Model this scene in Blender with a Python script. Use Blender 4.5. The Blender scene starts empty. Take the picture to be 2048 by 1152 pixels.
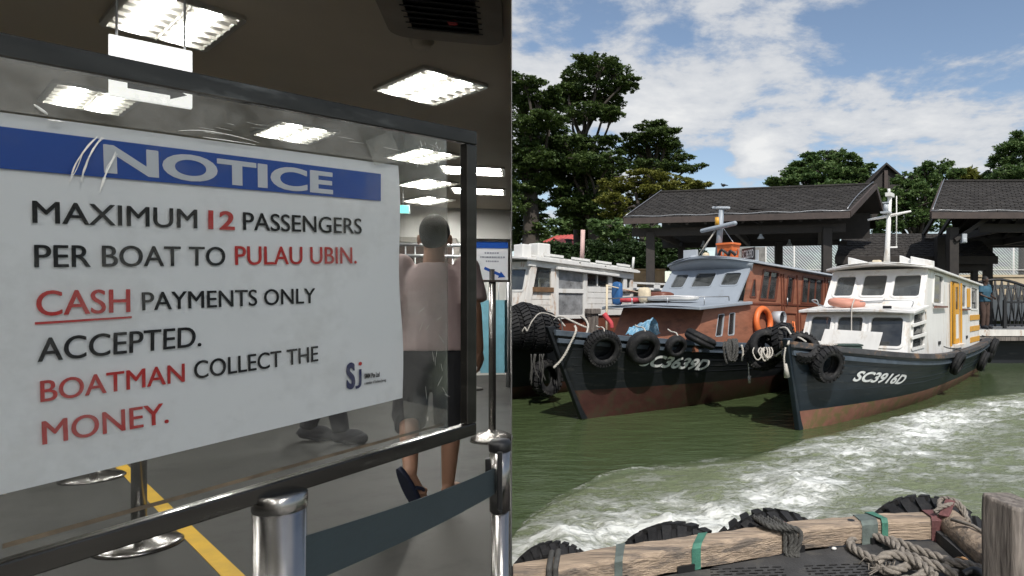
import bpy, bmesh, math, random
import numpy as np
from mathutils import Vector, Matrix, Euler

random.seed(11)
RNG = np.random.default_rng(11)
S = bpy.context.scene
COL = S.collection
R = math.radians

# ------------------------------------------------------------------ camera
F, PX, HY, CZ = 1300.0, 1350.0, 610.0, 1.9        # focal and principal point in 2048-wide pixels, eye height over the water
cam_d = bpy.data.cameras.new('camera')
cam = bpy.data.objects.new('camera', cam_d)
COL.objects.link(cam)
cam.location = (0, 0, CZ)
cam.rotation_euler = (R(90), 0, 0)
cam_d.sensor_width = 36
cam_d.lens = 36 * F / 2048
cam_d.shift_x = (1024 - PX) / 2048
cam_d.shift_y = (HY - 576) / 2048
cam_d.clip_start = 0.03
cam_d.clip_end = 3000
S.camera = cam

# ------------------------------------------------------------------ sky and sun
SUN_DIR = Vector((0.235, -0.83, 1.02)).normalized()
SUN_EL = math.asin(SUN_DIR.z)
SUN_AZ = math.atan2(SUN_DIR.x, SUN_DIR.y)
world = bpy.data.worlds.new('World')
S.world = world
world.use_nodes = True
wn, wl = world.node_tree.nodes, world.node_tree.links
wn.clear()
def WN(t, **kw):
    n = wn.new(t)
    for k, v in kw.items():
        setattr(n, k, v)
    return n
def WM(op, a, b=None, c=None, clamp=False):
    n = wn.new('ShaderNodeMath'); n.operation = op; n.use_clamp = clamp
    for i, x in enumerate((a, b, c)):
        if x is None: continue
        if isinstance(x, (int, float)): n.inputs[i].default_value = x
        else: wl.new(x, n.inputs[i])
    return n.outputs[0]
sky = WN('ShaderNodeTexSky', sky_type='NISHITA', sun_disc=False)
sky.sun_elevation = SUN_EL
sky.sun_rotation = SUN_AZ
sky.air_density = 1.0
sky.dust_density = 0.6
sky.ozone_density = 1.6
tc = WN('ShaderNodeTexCoord')
sep = WN('ShaderNodeSeparateXYZ'); wl.new(tc.outputs['Generated'], sep.inputs[0])
dz = WM('MAXIMUM', sep.outputs[2], 0.0)
den = WM('ADD', dz, 0.16)
cx = WM('DIVIDE', sep.outputs[0], den); cy = WM('DIVIDE', sep.outputs[1], den)
cv = WN('ShaderNodeCombineXYZ'); wl.new(cx, cv.inputs[0]); wl.new(cy, cv.inputs[1])
nz = WN('ShaderNodeTexNoise'); nz.inputs['Scale'].default_value = 2.3; nz.inputs['Detail'].default_value = 9
nz.inputs['Roughness'].default_value = 0.62; nz.inputs['Distortion'].default_value = 0.25
mp = WN('ShaderNodeMapping'); mp.inputs['Location'].default_value = (3.1, 0.7, 0.4)
wl.new(cv.outputs[0], mp.inputs[0]); wl.new(mp.outputs[0], nz.inputs['Vector'])
n2 = WN('ShaderNodeTexNoise'); n2.inputs['Scale'].default_value = 7.5; n2.inputs['Detail'].default_value = 8
n2.inputs['Roughness'].default_value = 0.6
wl.new(mp.outputs[0], n2.inputs['Vector'])
def blob(px, py, ax, az, gain):
    """a cloud mass (or a clear patch, gain < 0) around one direction of the sky"""
    d = Vector(((px - PX) / F, 1, (HY - py) / F)).normalized()
    ux = WM('DIVIDE', WM('SUBTRACT', sep.outputs[0], d.x), ax)
    uz = WM('DIVIDE', WM('SUBTRACT', sep.outputs[2], d.z), az)
    r2 = WM('ADD', WM('MULTIPLY', ux, ux), WM('MULTIPLY', uz, uz))
    g = WM('POWER', 2.718, WM('MULTIPLY', r2, -1.0))
    front = WM('GREATER_THAN', sep.outputs[1], 0.0)
    return WM('MULTIPLY', WM('MULTIPLY', g, gain), front)
dens = WM('ADD', WM('MULTIPLY', WM('SUBTRACT', nz.outputs['Fac'], 0.5), 2.0), WM('MULTIPLY', WM('SUBTRACT', n2.outputs['Fac'], 0.5), 0.95))
for b in [(1080, 120, .16, .13, .34), (1480, 120, .11, .07, .30), (1590, 60, .10, .05, .12), (1300, 200, .2, .05, .26),
          (1800, 250, .22, .045, .22), (1560, 260, .20, .04, .10), (1990, 330, .16, .04, .22), (1960, 110, .06, .012, .16),
          (1830, 50, .12, .07, -.34), (1350, 330, .05, .028, -.26), (1370, 60, .025, .02, -.12), (2000, 20, .1, .05, -.3),
          (1700, 140, .04, .02, -.05), (1515, 315, .032, .030, .75), (1430, 330, .045, .035, -.42), (1620, 300, .05, .02, -.22), (1740, 200, .05, .02, -.16), (1200, 300, .06, .03, -.08)]:
    dens = WM('ADD', dens, blob(*b[:4], b[4] * .82))
cov = WN('ShaderNodeMapRange', interpolation_type='SMOOTHSTEP')
wl.new(dens, cov.inputs['Value'])
cov.inputs['From Min'].default_value = -0.13; cov.inputs['From Max'].default_value = 0.24
shade = WN('ShaderNodeValToRGB')
wl.new(dens, shade.inputs[0])
shade.color_ramp.elements[0].position = 0.05; shade.color_ramp.elements[0].color = (6.6, 6.9, 7.4, 1)
shade.color_ramp.elements[1].position = 0.75; shade.color_ramp.elements[1].color = (9.9, 9.85, 9.7, 1)
sk_gain = WN('ShaderNodeMix', data_type='RGBA', blend_type='MULTIPLY')
sk_gain.inputs[0].default_value = 1.0
wl.new(sky.outputs[0], sk_gain.inputs[6]); sk_gain.inputs[7].default_value = (1.75, 1.62, 1.50, 1)
mixc = WN('ShaderNodeMix', data_type='RGBA')
wl.new(WM('MULTIPLY', cov.outputs[0], 0.93), mixc.inputs[0]); wl.new(sk_gain.outputs[2], mixc.inputs[6]); wl.new(shade.outputs[0], mixc.inputs[7])
bg = WN('ShaderNodeBackground'); bg.inputs['Strength'].default_value = 0.09
wl.new(mixc.outputs[2], bg.inputs['Color'])
wo = WN('ShaderNodeOutputWorld'); wl.new(bg.outputs[0], wo.inputs['Surface'])

sun_d = bpy.data.lights.new('sun', 'SUN')
sun_d.energy = 4.2
sun_d.angle = R(0.55)
sun_d.color = (1.0, 0.955, 0.89)
sun = bpy.data.objects.new('sun', sun_d)
COL.objects.link(sun)
sun.rotation_euler = SUN_DIR.to_track_quat('Z', 'Y').to_euler()
sun.location = (20, -20, 40)

S.view_settings.view_transform = 'Standard'
S.view_settings.look = 'None'
S.view_settings.exposure = 0.0
S.view_settings.gamma = 1.0
S.view_settings.use_curve_mapping = False
S.render.engine = 'CYCLES'
S.cycles.use_denoising = True
S.cycles.max_bounces = 8
S.cycles.diffuse_bounces = 4
S.cycles.glossy_bounces = 4
S.cycles.transparent_max_bounces = 24
S.cycles.sample_clamp_indirect = 6.0
S.cycles.caustics_reflective = False
S.cycles.caustics_refractive = False

# ------------------------------------------------------------------ helpers
def at(px, py, Y):
    """the point at depth Y seen at that pixel of the photograph"""
    return Vector(((px - PX) / F * Y, Y, CZ + (HY - py) / F * Y))
def at_z(px, py, z):
    """the point of the level z seen at that pixel"""
    return at(px, py, (z - CZ) * F / (HY - py))

def tag(o, label=None, cat=None, group=None, kind=None):
    if label: o['label'] = label
    if cat: o['category'] = cat
    if group: o['group'] = group
    if kind: o['kind'] = kind
    return o

def empty(name, loc=(0, 0, 0), rz=0.0, label=None, cat=None, group=None):
    o = bpy.data.objects.new(name, None)
    COL.objects.link(o)
    o.location = loc
    o.rotation_euler = (0, 0, rz)
    o.empty_display_size = 0.2
    return tag(o, label, cat, group)

def frame_of(t):
    """two unit vectors square to t"""
    t = Vector(t).normalized()
    up = Vector((0, 0, 1)) if abs(t.z) < 0.95 else Vector((1, 0, 0))
    a = t.cross(up).normalized()
    return a, a.cross(t).normalized()

class MB:
    def __init__(s):
        s.v, s.f, s.m, s.sm = [], [], [], []
    def add(s, vs, fs, mi=0, smooth=False):
        n = len(s.v)
        s.v.extend([tuple(p) for p in vs])
        for f in fs:
            s.f.append([i + n for i in f]); s.m.append(mi); s.sm.append(smooth)
        return s
    def hexa(s, p, mi=0):
        """eight corners: bottom ring then top ring"""
        return s.add(p, [(0, 3, 2, 1), (4, 5, 6, 7), (0, 1, 5, 4), (1, 2, 6, 5), (2, 3, 7, 6), (3, 0, 4, 7)], mi)
    def box(s, c, d, rot=None, mi=0):
        c = Vector(c); h = Vector(d) / 2
        M = rot if rot is not None else Matrix.Identity(3)
        if isinstance(M, (int, float)): M = Matrix.Rotation(M, 3, 'Z')
        pts = [c + M @ Vector((sx * h.x, sy * h.y, sz * h.z)) for sz in (-1, 1) for sx, sy in ((-1, -1), (1, -1), (1, 1), (-1, 1))]
        return s.hexa(pts, mi)
    def bar(s, p, q, w, h, mi=0, up=(0, 0, 1)):
        """a squared bar from p to q, w wide and h high"""
        p, q = Vector(p), Vector(q)
        t = (q - p).normalized(); up = Vector(up)
        if abs(t.dot(up)) > .97: up = Vector((0, 1, 0))
        a = t.cross(up).normalized() * w / 2; b = a.cross(t).normalized() * h / 2
        return s.hexa([p - a - b, p + a - b, q + a - b, q - a - b, p - a + b, p + a + b, q + a + b, q - a + b], mi)
    def tube(s, pts, r, n=8, closed=False, mi=0, cap=True):
        pts = [Vector(p) for p in pts]; k = len(pts)
        rr = r if isinstance(r, (list, tuple)) else [r] * k
        vs = []; a = None
        for i, p in enumerate(pts):
            if closed: t = pts[(i + 1) % k] - pts[i - 1]
            else: t = pts[min(i + 1, k - 1)] - pts[max(i - 1, 0)]
            t = t.normalized() if t.length > 1e-9 else Vector((0, 0, 1))
            if a is None: a, _ = frame_of(t)
            a = (a - t * a.dot(t))
            a = a.normalized() if a.length > 1e-6 else frame_of(t)[0]
            b = t.cross(a)
            for j in range(n):
                q = 2 * math.pi * j / n
                vs.append(p + (a * math.cos(q) + b * math.sin(q)) * rr[i])
        fs = []
        for i in range(k if closed else k - 1):
            for j in range(n):
                A, B = i * n, ((i + 1) % k) * n
                fs.append((A + j, A + (j + 1) % n, B + (j + 1) % n, B + j))
        s.add(vs, fs, mi, True)
        if cap and not closed:
            s.add(vs[:n], [tuple(range(n - 1, -1, -1))], mi); s.add(vs[-n:], [tuple(range(n))], mi)
        return s
    def lathe(s, prof, n=24, c=(0, 0, 0), M=None, closed=False, mi=0, smooth=True, arc=(0, 2 * math.pi)):
        """prof: (r, z) pairs turned round the local z axis"""
        c = Vector(c); M = M if M is not None else Matrix.Identity(3)
        full = abs(arc[1] - arc[0] - 2 * math.pi) < 1e-6
        k = len(prof); vs = []; m = n if full else n + 1
        for j in range(m):
            q = arc[0] + (arc[1] - arc[0]) * j / n
            for r, z in prof:
                vs.append(c + M @ Vector((r * math.cos(q), r * math.sin(q), z)))
        fs = []
        for j in range(n):
            A, B = j * k, ((j + 1) % m) * k
            for i in range(k if closed else k - 1):
                i2 = (i + 1) % k
                fs.append((A + i, B + i, B + i2, A + i2))
        return s.add(vs, fs, mi, smooth)
    def ball(s, c, r, n=10, mi=0, M=None):
        """ellipsoid with radii r"""
        if isinstance(r, (int, float)): r = (r, r, r)
        c = Vector(c); vs = []; fs = []
        M = M if M is not None else Matrix.Identity(3)
        rings = max(4, n // 2 + 1)
        for i in range(rings + 1):
            th = math.pi * i / rings
            for j in range(n):
                ph = 2 * math.pi * j / n
                vs.append(c + M @ Vector((r[0] * math.sin(th) * math.cos(ph), r[1] * math.sin(th) * math.sin(ph), r[2] * math.cos(th))))
        for i in range(rings):
            for j in range(n):
                fs.append((i * n + j, (i + 1) * n + j, (i + 1) * n + (j + 1) % n, i * n + (j + 1) % n))
        return s.add(vs, fs, mi, True)
    def capsule(s, p, q, r0, r1, n=12):
        p, q = Vector(p), Vector(q); t = (q - p); L = t.length; t.normalize()
        pts, rr = [], []
        for i in range(5):
            a = math.pi / 2 * i / 4
            pts.append(p - t * r0 * math.cos(a) * .999); rr.append(max(r0 * math.sin(a), 1e-4))
        for i in range(5):
            a = math.pi / 2 * i / 4
            pts.append(q + t * r1 * math.sin(a) * .999); rr.append(max(r1 * math.cos(a), 1e-4))
        return s.tube(pts, rr, n)
    def loft(s, rings, mi=0, cap=True, smooth=True):
        n = len(rings[0]); vs = [p for r in rings for p in r]; fs = []
        for i in range(len(rings) - 1):
            for j in range(n):
                fs.append((i * n + j, i * n + (j + 1) % n, (i + 1) * n + (j + 1) % n, (i + 1) * n + j))
        s.add(vs, fs, mi, smooth)
        if cap:
            s.add(rings[0], [tuple(range(n - 1, -1, -1))], mi); s.add(rings[-1], [tuple(range(n))], mi)
        return s
    def panel(s, q, holes=(), th=0.03, mi=0):
        """a board on four corners (bl, br, tr, tl) with openings (u0, v0, u1, v1) in 0..1, th thick towards the back"""
        q = [Vector(p) for p in q]
        nrm = (q[1] - q[0]).cross(q[3] - q[0]).normalized()
        us = sorted({0.0, 1.0} | {h[0] for h in holes} | {h[2] for h in holes})
        vs_ = sorted({0.0, 1.0} | {h[1] for h in holes} | {h[3] for h in holes})
        B = lambda u, v: bil(q, u, v)
        solid = {}
        for i in range(len(us) - 1):
            for j in range(len(vs_) - 1):
                um, vm = (us[i] + us[i + 1]) / 2, (vs_[j] + vs_[j + 1]) / 2
                solid[i, j] = not any(h[0] < um < h[2] and h[1] < vm < h[3] for h in holes)
        idx = {}; V = []
        def vid(i, j, back):
            k = (i, j, back)
            if k not in idx:
                idx[k] = len(V); V.append(B(us[i], vs_[j]) - (nrm * th if back else Vector()))
            return idx[k]
        FF = []
        for (i, j), ok in solid.items():
            if not ok: continue
            FF.append((vid(i, j, 0), vid(i + 1, j, 0), vid(i + 1, j + 1, 0), vid(i, j + 1, 0)))
            FF.append((vid(i, j + 1, 1), vid(i + 1, j + 1, 1), vid(i + 1, j, 1), vid(i, j, 1)))
            for di, dj, a, b in ((-1, 0, (i, j + 1), (i, j)), (1, 0, (i + 1, j), (i + 1, j + 1)), (0, -1, (i, j), (i + 1, j)), (0, 1, (i + 1, j + 1), (i, j + 1))):
                if not solid.get((i + di, j + dj), False):
                    FF.append((vid(*a, 0), vid(*a, 1), vid(*b, 1), vid(*b, 0)))
        return s.add(V, FF, mi)
    def ring(s, q, inset, outset, rad, proud, back=0.0, mi=0, N=5):
        """a window surround with rounded corners on the opening q (bl, br, tr, tl): inset into it, outset over the wall"""
        q = [Vector(p) for p in q]
        nrm = (q[1] - q[0]).cross(q[3] - q[0]).normalized()
        w = ((q[1] - q[0]).length + (q[2] - q[3]).length) / 2; h = ((q[3] - q[0]).length + (q[2] - q[1]).length) / 2
        def loop(off, r):
            out = []
            for cx_, cy_, a0 in ((1, 1, 0), (0, 1, 90), (0, 0, 180), (1, 0, 270)):
                mx = (w + off - r) if cx_ else (-off + r); my = (h + off - r) if cy_ else (-off + r)
                for k in range(N):
                    a = R(a0 + 90 * k / (N - 1))
                    out.append(((mx + r * math.cos(a)) / w, (my + r * math.sin(a)) / h))
            return out
        inn, outl = loop(-inset, max(rad - inset * .3, .005)), loop(outset, rad + outset)
        n = len(inn); V = []
        for d in (proud, -back):
            for l in (inn, outl):
                V += [bil(q, u, v) + nrm * d for u, v in l]
        FF = []
        for j in range(n):
            k = (j + 1) % n
            FF += [(j, n + j, n + k, k), (n + j, 3 * n + j, 3 * n + k, n + k), (2 * n + j, j, k, 2 * n + k), (2 * n + k, 3 * n + k, 3 * n + j, 2 * n + j)]
        return s.add(V, FF, mi)
    def build(s, name, mats, parent=None, bevel=0.0, seg=2, recalc=True, label=None, cat=None, group=None, kind=None, loc=None):
        me = bpy.data.meshes.new(name)
        me.from_pydata(s.v, [], s.f)
        if not isinstance(mats, (list, tuple)): mats = [mats]
        for m in mats: me.materials.append(m)
        me.polygons.foreach_set('material_index', s.m)
        me.polygons.foreach_set('use_smooth', s.sm)
        if recalc and len(s.f) < 60000:
            bm = bmesh.new(); bm.from_mesh(me)
            bmesh.ops.remove_doubles(bm, verts=bm.verts, dist=1e-5)
            bmesh.ops.recalc_face_normals(bm, faces=bm.faces)
            bm.to_mesh(me); bm.free()
        me.update()
        o = bpy.data.objects.new(name, me)
        COL.objects.link(o)
        if parent is not None: o.parent = parent
        if loc is not None: o.location = loc
        if bevel:
            b = o.modifiers.new('bevel', 'BEVEL'); b.width = bevel; b.segments = seg; b.limit_method = 'ANGLE'; b.angle_limit = R(40)
            b.harden_normals = False
        return tag(o, label, cat, group, kind)

def bil(q, u, v):
    return (q[0] * (1 - u) + q[1] * u) * (1 - v) + (q[3] * (1 - u) + q[2] * u) * v

def sub(q, h):
    q = [Vector(p) for p in q]
    return [bil(q, h[0], h[1]), bil(q, h[2], h[1]), bil(q, h[2], h[3]), bil(q, h[0], h[3])]

def copy_tree(o, parent=None):
    c = o.copy(); COL.objects.link(c)
    if parent is not None: c.parent = parent
    for ch in list(o.children): copy_tree(ch, c)
    return c

def spline(pts, n=8, closed=False):
    """Catmull-Rom points through pts"""
    P = [Vector(p) for p in pts]; out = []; k = len(P)
    for i in range(k if closed else k - 1):
        a, b, c, d = (P[(i - 1) % k], P[i], P[(i + 1) % k], P[(i + 2) % k]) if closed else (P[max(i - 1, 0)], P[i], P[i + 1], P[min(i + 2, k - 1)])
        for j in range(n):
            t = j / n
            out.append(.5 * ((2 * b) + (c - a) * t + (2 * a - 5 * b + 4 * c - d) * t * t + (3 * b - a - 3 * c + d) * t ** 3))
    if not closed: out.append(P[-1])
    return out

def rope_mb(pts, r, pitch=None, n=6, mb=None, mi=0):
    """a laid rope: three strands twisted round the path"""
    mb = mb or MB()
    pitch = pitch or r * 7
    P = [Vector(p) for p in pts]
    Q = [P[0]]                                   # even steps
    step = r * 1.1
    for i in range(len(P) - 1):
        L = (P[i + 1] - P[i]).length; k = max(1, int(L / step))
        for j in range(1, k + 1): Q.append(P[i].lerp(P[i + 1], j / k))
    a = None; d = 0; fr = []
    for i, p in enumerate(Q):
        t = (Q[min(i + 1, len(Q) - 1)] - Q[max(i - 1, 0)]).normalized()
        if a is None: a, _ = frame_of(t)
        a = (a - t * a.dot(t)).normalized(); b = t.cross(a)
        if i: d += (p - Q[i - 1]).length
        fr.append((p, a.copy(), b, d))
    for k in range(3):
        mb.tube([p + (a * math.cos(2 * math.pi * (d / pitch + k / 3)) + b * math.sin(2 * math.pi * (d / pitch + k / 3))) * r * .5 for p, a, b, d in fr], r * .56, n, mi=mi)
    return mb

# ------------------------------------------------------------------ materials
def mat(name, col, rough=0.6, metal=0.0, spec=0.5, var=0.15, scale=6.0, bump=0.0, bscale=None, second=None, sec_amt=0.5, sec_scale=3.0,
        stretch=None, coat=0.0, translucent=None, detail=6, grain=None):
    """paint, wood, rubber ...: base colour with a noisy variation, a second colour in patches (dirt, rust, wear) and fine relief"""
    m = bpy.data.materials.new(name); m.use_nodes = True
    nt = m.node_tree; N, L = nt.nodes, nt.links
    p = N['Principled BSDF']
    p.inputs['Roughness'].default_value = rough; p.inputs['Metallic'].default_value = metal
    p.inputs['Specular IOR Level'].default_value = spec
    if coat: p.inputs['Coat Weight'].default_value = coat; p.inputs['Coat Roughness'].default_value = 0.15
    tcn = N.new('ShaderNodeTexCoord'); mpn = N.new('ShaderNodeMapping')
    L.new(tcn.outputs['Object'], mpn.inputs[0])
    if stretch: mpn.inputs['Scale'].default_value = stretch
    def noise(sc, det=detail, rg=.6):
        n = N.new('ShaderNodeTexNoise'); n.inputs['Scale'].default_value = sc; n.inputs['Detail'].default_value = det; n.inputs['Roughness'].default_value = rg
        L.new(mpn.outputs[0], n.inputs['Vector']); return n
    n1 = noise(scale)
    rp = N.new('ShaderNodeValToRGB')
    rp.color_ramp.elements[0].position = .3; rp.color_ramp.elements[1].position = .7
    rp.color_ramp.elements[0].color = tuple(c * (1 - var) for c in col) + (1,)
    rp.color_ramp.elements[1].color = tuple(min(1, c * (1 + var)) for c in col) + (1,)
    L.new(n1.outputs['Fac'], rp.inputs[0])
    out = rp.outputs[0]
    if second is not None:
        n3 = noise(sec_scale, 8, .68)
        mr = N.new('ShaderNodeMapRange'); mr.inputs['From Min'].default_value = 1 - sec_amt - .06; mr.inputs['From Max'].default_value = 1 - sec_amt + .08
        L.new(n3.outputs['Fac'], mr.inputs['Value'])
        mx = N.new('ShaderNodeMix'); mx.data_type = 'RGBA'
        L.new(mr.outputs[0], mx.inputs[0]); L.new(out, mx.inputs[6]); mx.inputs[7].default_value = tuple(second) + (1,)
        out = mx.outputs[2]
    L.new(out, p.inputs['Base Color'])
    if bump:
        nb = noise(bscale or scale * 4)
        b = N.new('ShaderNodeBump'); b.inputs['Strength'].default_value = bump; b.inputs['Distance'].default_value = .02
        L.new(nb.outputs['Fac'], b.inputs['Height']); L.new(b.outputs[0], p.inputs['Normal'])
    if rough > .05:
        mr2 = N.new('ShaderNodeMapRange'); mr2.inputs['To Min'].default_value = rough * .85; mr2.inputs['To Max'].default_value = min(1, rough * 1.15)
        L.new(n1.outputs['Fac'], mr2.inputs['Value']); L.new(mr2.outputs[0], p.inputs['Roughness'])
    return m

def emis(name, col, st):
    m = bpy.data.materials.new(name); m.use_nodes = True
    p = m.node_tree.nodes['Principled BSDF']
    p.inputs['Base Color'].default_value = tuple(col) + (1,)
    p.inputs['Emission Color'].default_value = tuple(col) + (1,); p.inputs['Emission Strength'].default_value = st
    return m

def glass(name, tint, refl=0.06, rough=0.03, dirt=0.0, dcol=(.5, .5, .48), dscale=4.0, fres=.9, dmin=.35, dmax=.75, dlow=.35):
    """a pane: mostly seen through, a little mirror, a little dust"""
    m = bpy.data.materials.new(name); m.use_nodes = True
    nt = m.node_tree; N, L = nt.nodes, nt.links
    N.clear()
    tr = N.new('ShaderNodeBsdfTransparent'); tr.inputs[0].default_value = tuple(tint) + (1,)
    gl = N.new('ShaderNodeBsdfGlossy'); gl.inputs['Roughness'].default_value = rough
    lw = N.new('ShaderNodeFresnel'); lw.inputs['IOR'].default_value = 1.5
    sc = N.new('ShaderNodeMath'); sc.operation = 'MULTIPLY_ADD'; sc.inputs[1].default_value = fres; sc.inputs[2].default_value = refl - .04; sc.use_clamp = True
    L.new(lw.outputs[0], sc.inputs[0])
    mx = N.new('ShaderNodeMixShader'); L.new(sc.outputs[0], mx.inputs[0]); L.new(tr.outputs[0], mx.inputs[1]); L.new(gl.outputs[0], mx.inputs[2])
    out = mx.outputs[0]
    if dirt:
        tcn = N.new('ShaderNodeTexCoord')
        n = N.new('ShaderNodeTexNoise'); n.inputs['Scale'].default_value = dscale; n.inputs['Detail'].default_value = 9; n.inputs['Roughness'].default_value = .7
        L.new(tcn.outputs['Object'], n.inputs['Vector'])
        mr = N.new('ShaderNodeMapRange'); mr.inputs['From Min'].default_value = dmin; mr.inputs['From Max'].default_value = dmax
        mr.inputs['To Min'].default_value = dirt * dlow; mr.inputs['To Max'].default_value = dirt * 1.6
        L.new(n.outputs['Fac'], mr.inputs['Value'])
        df = N.new('ShaderNodeBsdfDiffuse'); df.inputs[0].default_value = tuple(dcol) + (1,)
        m2 = N.new('ShaderNodeMixShader'); L.new(mr.outputs[0], m2.inputs[0]); L.new(out, m2.inputs[1]); L.new(df.outputs[0], m2.inputs[2])
        out = m2.outputs[0]
    o = N.new('ShaderNodeOutputMaterial'); L.new(out, o.inputs['Surface'])
    return m

M = {}
M['rubber'] = mat('black rubber', (.016, .016, .017), .72, spec=.3, var=.3, scale=9, bump=.35, bscale=60, second=(.05, .048, .045), sec_amt=.4, sec_scale=7)
M['white_paint'] = mat('white boat paint', (.76, .75, .72), .42, var=.05, scale=4, bump=.10, bscale=12, second=(.57, .50, .41), sec_amt=.40, sec_scale=3.2, stretch=(1.5, 1.5, .45))
M['old_white'] = mat('chalky white paint', (.68, .67, .64), .6, var=.07, scale=5, bump=.12, bscale=22, second=(.48, .43, .36), sec_amt=.38, sec_scale=3.4, stretch=(1.4, 1.4, .5))
M['rust_white'] = mat('white paint with rust', (.7, .67, .62), .6, var=.1, scale=5, bump=.12, bscale=22, second=(.40, .22, .11), sec_amt=.41, sec_scale=6, stretch=(1.4, 1.4, .5))
M['navy'] = mat('dark navy hull paint', (.012, .019, .027), .42, spec=.45, var=.35, scale=2.2, bump=.16, bscale=7, second=(.055, .06, .06), sec_amt=.36, sec_scale=3, stretch=(.5, 1, 2.6))
M['blackhull'] = mat('black hull paint', (.011, .013, .016), .5, spec=.4, var=.3, scale=3, bump=.14, bscale=9, second=(.05, .05, .048), sec_amt=.36, sec_scale=3.4, stretch=(.5, 1, 2.6))
M['redlead'] = mat('red bottom paint', (.060, .020, .016), .6, var=.25, scale=5, bump=.15, bscale=14, second=(.05, .035, .02), sec_amt=.45, sec_scale=4)
M['redfoul'] = mat('weathered pink bottom paint', (.27, .12, .085), .65, var=.2, scale=5, bump=.15, bscale=14, second=(.17, .13, .055), sec_amt=.46, sec_scale=3)
M['railblue'] = mat('weathered blue grey rail', (.06, .078, .10), .5, var=.3, scale=5, bump=.2, bscale=18, second=(.16, .17, .17), sec_amt=.36, sec_scale=6)
M['railwood'] = mat('weathered gunwale', (.055, .055, .058), .7, var=.35, scale=7, bump=.3, bscale=24, second=(.26, .15, .08), sec_amt=.4, sec_scale=5)
M['deckgrey'] = mat('grey deck paint', (.22, .23, .24), .7, var=.2, scale=4, bump=.15, second=(.14, .1, .07), sec_amt=.4)
M['brownwood'] = mat('red brown painted boards', (.30, .125, .075), .55, var=.2, scale=4, bump=.2, bscale=14, second=(.19, .085, .055), sec_amt=.42, sec_scale=3, stretch=(.6, 1, 2.2))
M['browndark'] = mat('dark red brown trim', (.15, .05, .03), .5, var=.2, scale=6, bump=.1)
M['boatgrey'] = mat('light grey boat paint', (.30, .335, .375), .45, var=.06, scale=3, bump=.05, bscale=14, second=(.24, .26, .28), sec_amt=.36, sec_scale=2.4)
M['lightgrey'] = mat('pale grey paint', (.42, .45, .48), .45, var=.08, scale=3, bump=.05)
M['yellow'] = mat('orange yellow paint', (.66, .33, .035), .45, var=.1, scale=4, bump=.06, second=(.5, .3, .1), sec_amt=.32)
M['wood'] = mat('sun bleached timber', (.37, .285, .21), .8, var=.42, scale=7, bump=.9, bscale=20, second=(.15, .125, .105), sec_amt=.46, sec_scale=4, stretch=(.3, 4, 7))
M['greywood'] = mat('grey weathered timber', (.20, .175, .155), .85, var=.4, scale=10, bump=.7, bscale=24, second=(.08, .068, .06), sec_amt=.47, sec_scale=8, stretch=(3, 3, .3))
M['rope'] = mat('grey manila rope', (.225, .20, .172), .9, var=.3, scale=40, bump=.5, bscale=220)
M['ropedark'] = mat('dirty dark rope', (.065, .064, .06), .9, var=.35, scale=30, bump=.4, bscale=160)
M['ropewhite'] = mat('pale rope', (.50, .47, .42), .9, var=.2, scale=30, bump=.4, bscale=160)
M['mat'] = mat('black rubber mat', (.050, .050, .051), .8, spec=.3, var=.3, scale=6, bump=.25, bscale=80, second=(.085, .081, .074), sec_amt=.42, sec_scale=5)
M['strapgreen'] = mat('faded green strap', (.045, .16, .115), .7, var=.3, scale=20, bump=.2)
M['strapgrey'] = mat('grey green strap', (.10, .125, .115), .75, var=.3, scale=20, bump=.2)
M['strapred'] = mat('faded red canvas', (.125, .050, .050), .8, var=.3, scale=20, bump=.3)
M['orange'] = mat('orange buoy', (.72, .17, .045), .5, var=.1, scale=6, bump=.08, second=(.5, .16, .08), sec_amt=.34)
M['salmon'] = mat('faded salmon buoy', (.55, .25, .18), .6, var=.12, scale=6, bump=.08, second=(.45, .3, .24), sec_amt=.38)
M['steel'] = mat('galvanised steel', (.45, .46, .47), .4, metal=.8, var=.1)
M['darkmetal'] = mat('black painted iron', (.016, .016, .018), .5, var=.3)
M['bluecloth'] = mat('light blue plastic bag', (.16, .36, .52), .45, var=.35, scale=14, bump=.5, bscale=22, second=(.40, .55, .64), sec_amt=.46, sec_scale=12)
M['blueplastic'] = mat('blue plastic', (.03, .12, .3), .45, var=.2)
M['redcloth'] = mat('red cloth', (.5, .06, .07), .8, var=.25, scale=10, bump=.3)
M['cream'] = mat('cream canvas', (.62, .53, .38), .8, var=.15, scale=12, bump=.3)
M['letter'] = mat('whitish lettering paint', (.78, .79, .78), .6, var=.18, scale=12)
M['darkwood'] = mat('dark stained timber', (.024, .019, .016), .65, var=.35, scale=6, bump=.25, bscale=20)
M['fascia'] = mat('brown fascia board', (.058, .042, .036), .65, var=.25, scale=5, bump=.2)
M['shingle'] = mat('charcoal roof shingles', (.042, .039, .037), .9, spec=.2, var=.32, scale=7, bump=.5, bscale=40, second=(.064, .059, .054), sec_amt=.43, sec_scale=5)
M['concrete'] = mat('grey concrete', (.30, .29, .27), .85, var=.15, scale=3, bump=.25, second=(.17, .16, .14), sec_amt=.42, sec_scale=1.6)
M['stone'] = mat('brown stone', (.125, .098, .078), .9, var=.35, scale=2.5, bump=.6, bscale=9, second=(.06, .055, .05), sec_amt=.45)
M['creamwall'] = mat('cream wall paint', (.55, .46, .33), .8, var=.1, scale=2, second=(.45, .25, .12), sec_amt=.33)
M['redroof'] = mat('red roof sheet', (.50, .095, .08), .6, var=.1, scale=3, bump=.1)
M['bark'] = mat('tree bark', (.055, .045, .037), .9, var=.35, scale=5, bump=.6, bscale=16)
M['soil'] = mat('trodden earth', (.10, .095, .05), .95, var=.3, scale=.6, bump=.4, bscale=4, second=(.05, .07, .025), sec_amt=.5, sec_scale=.4)
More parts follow.
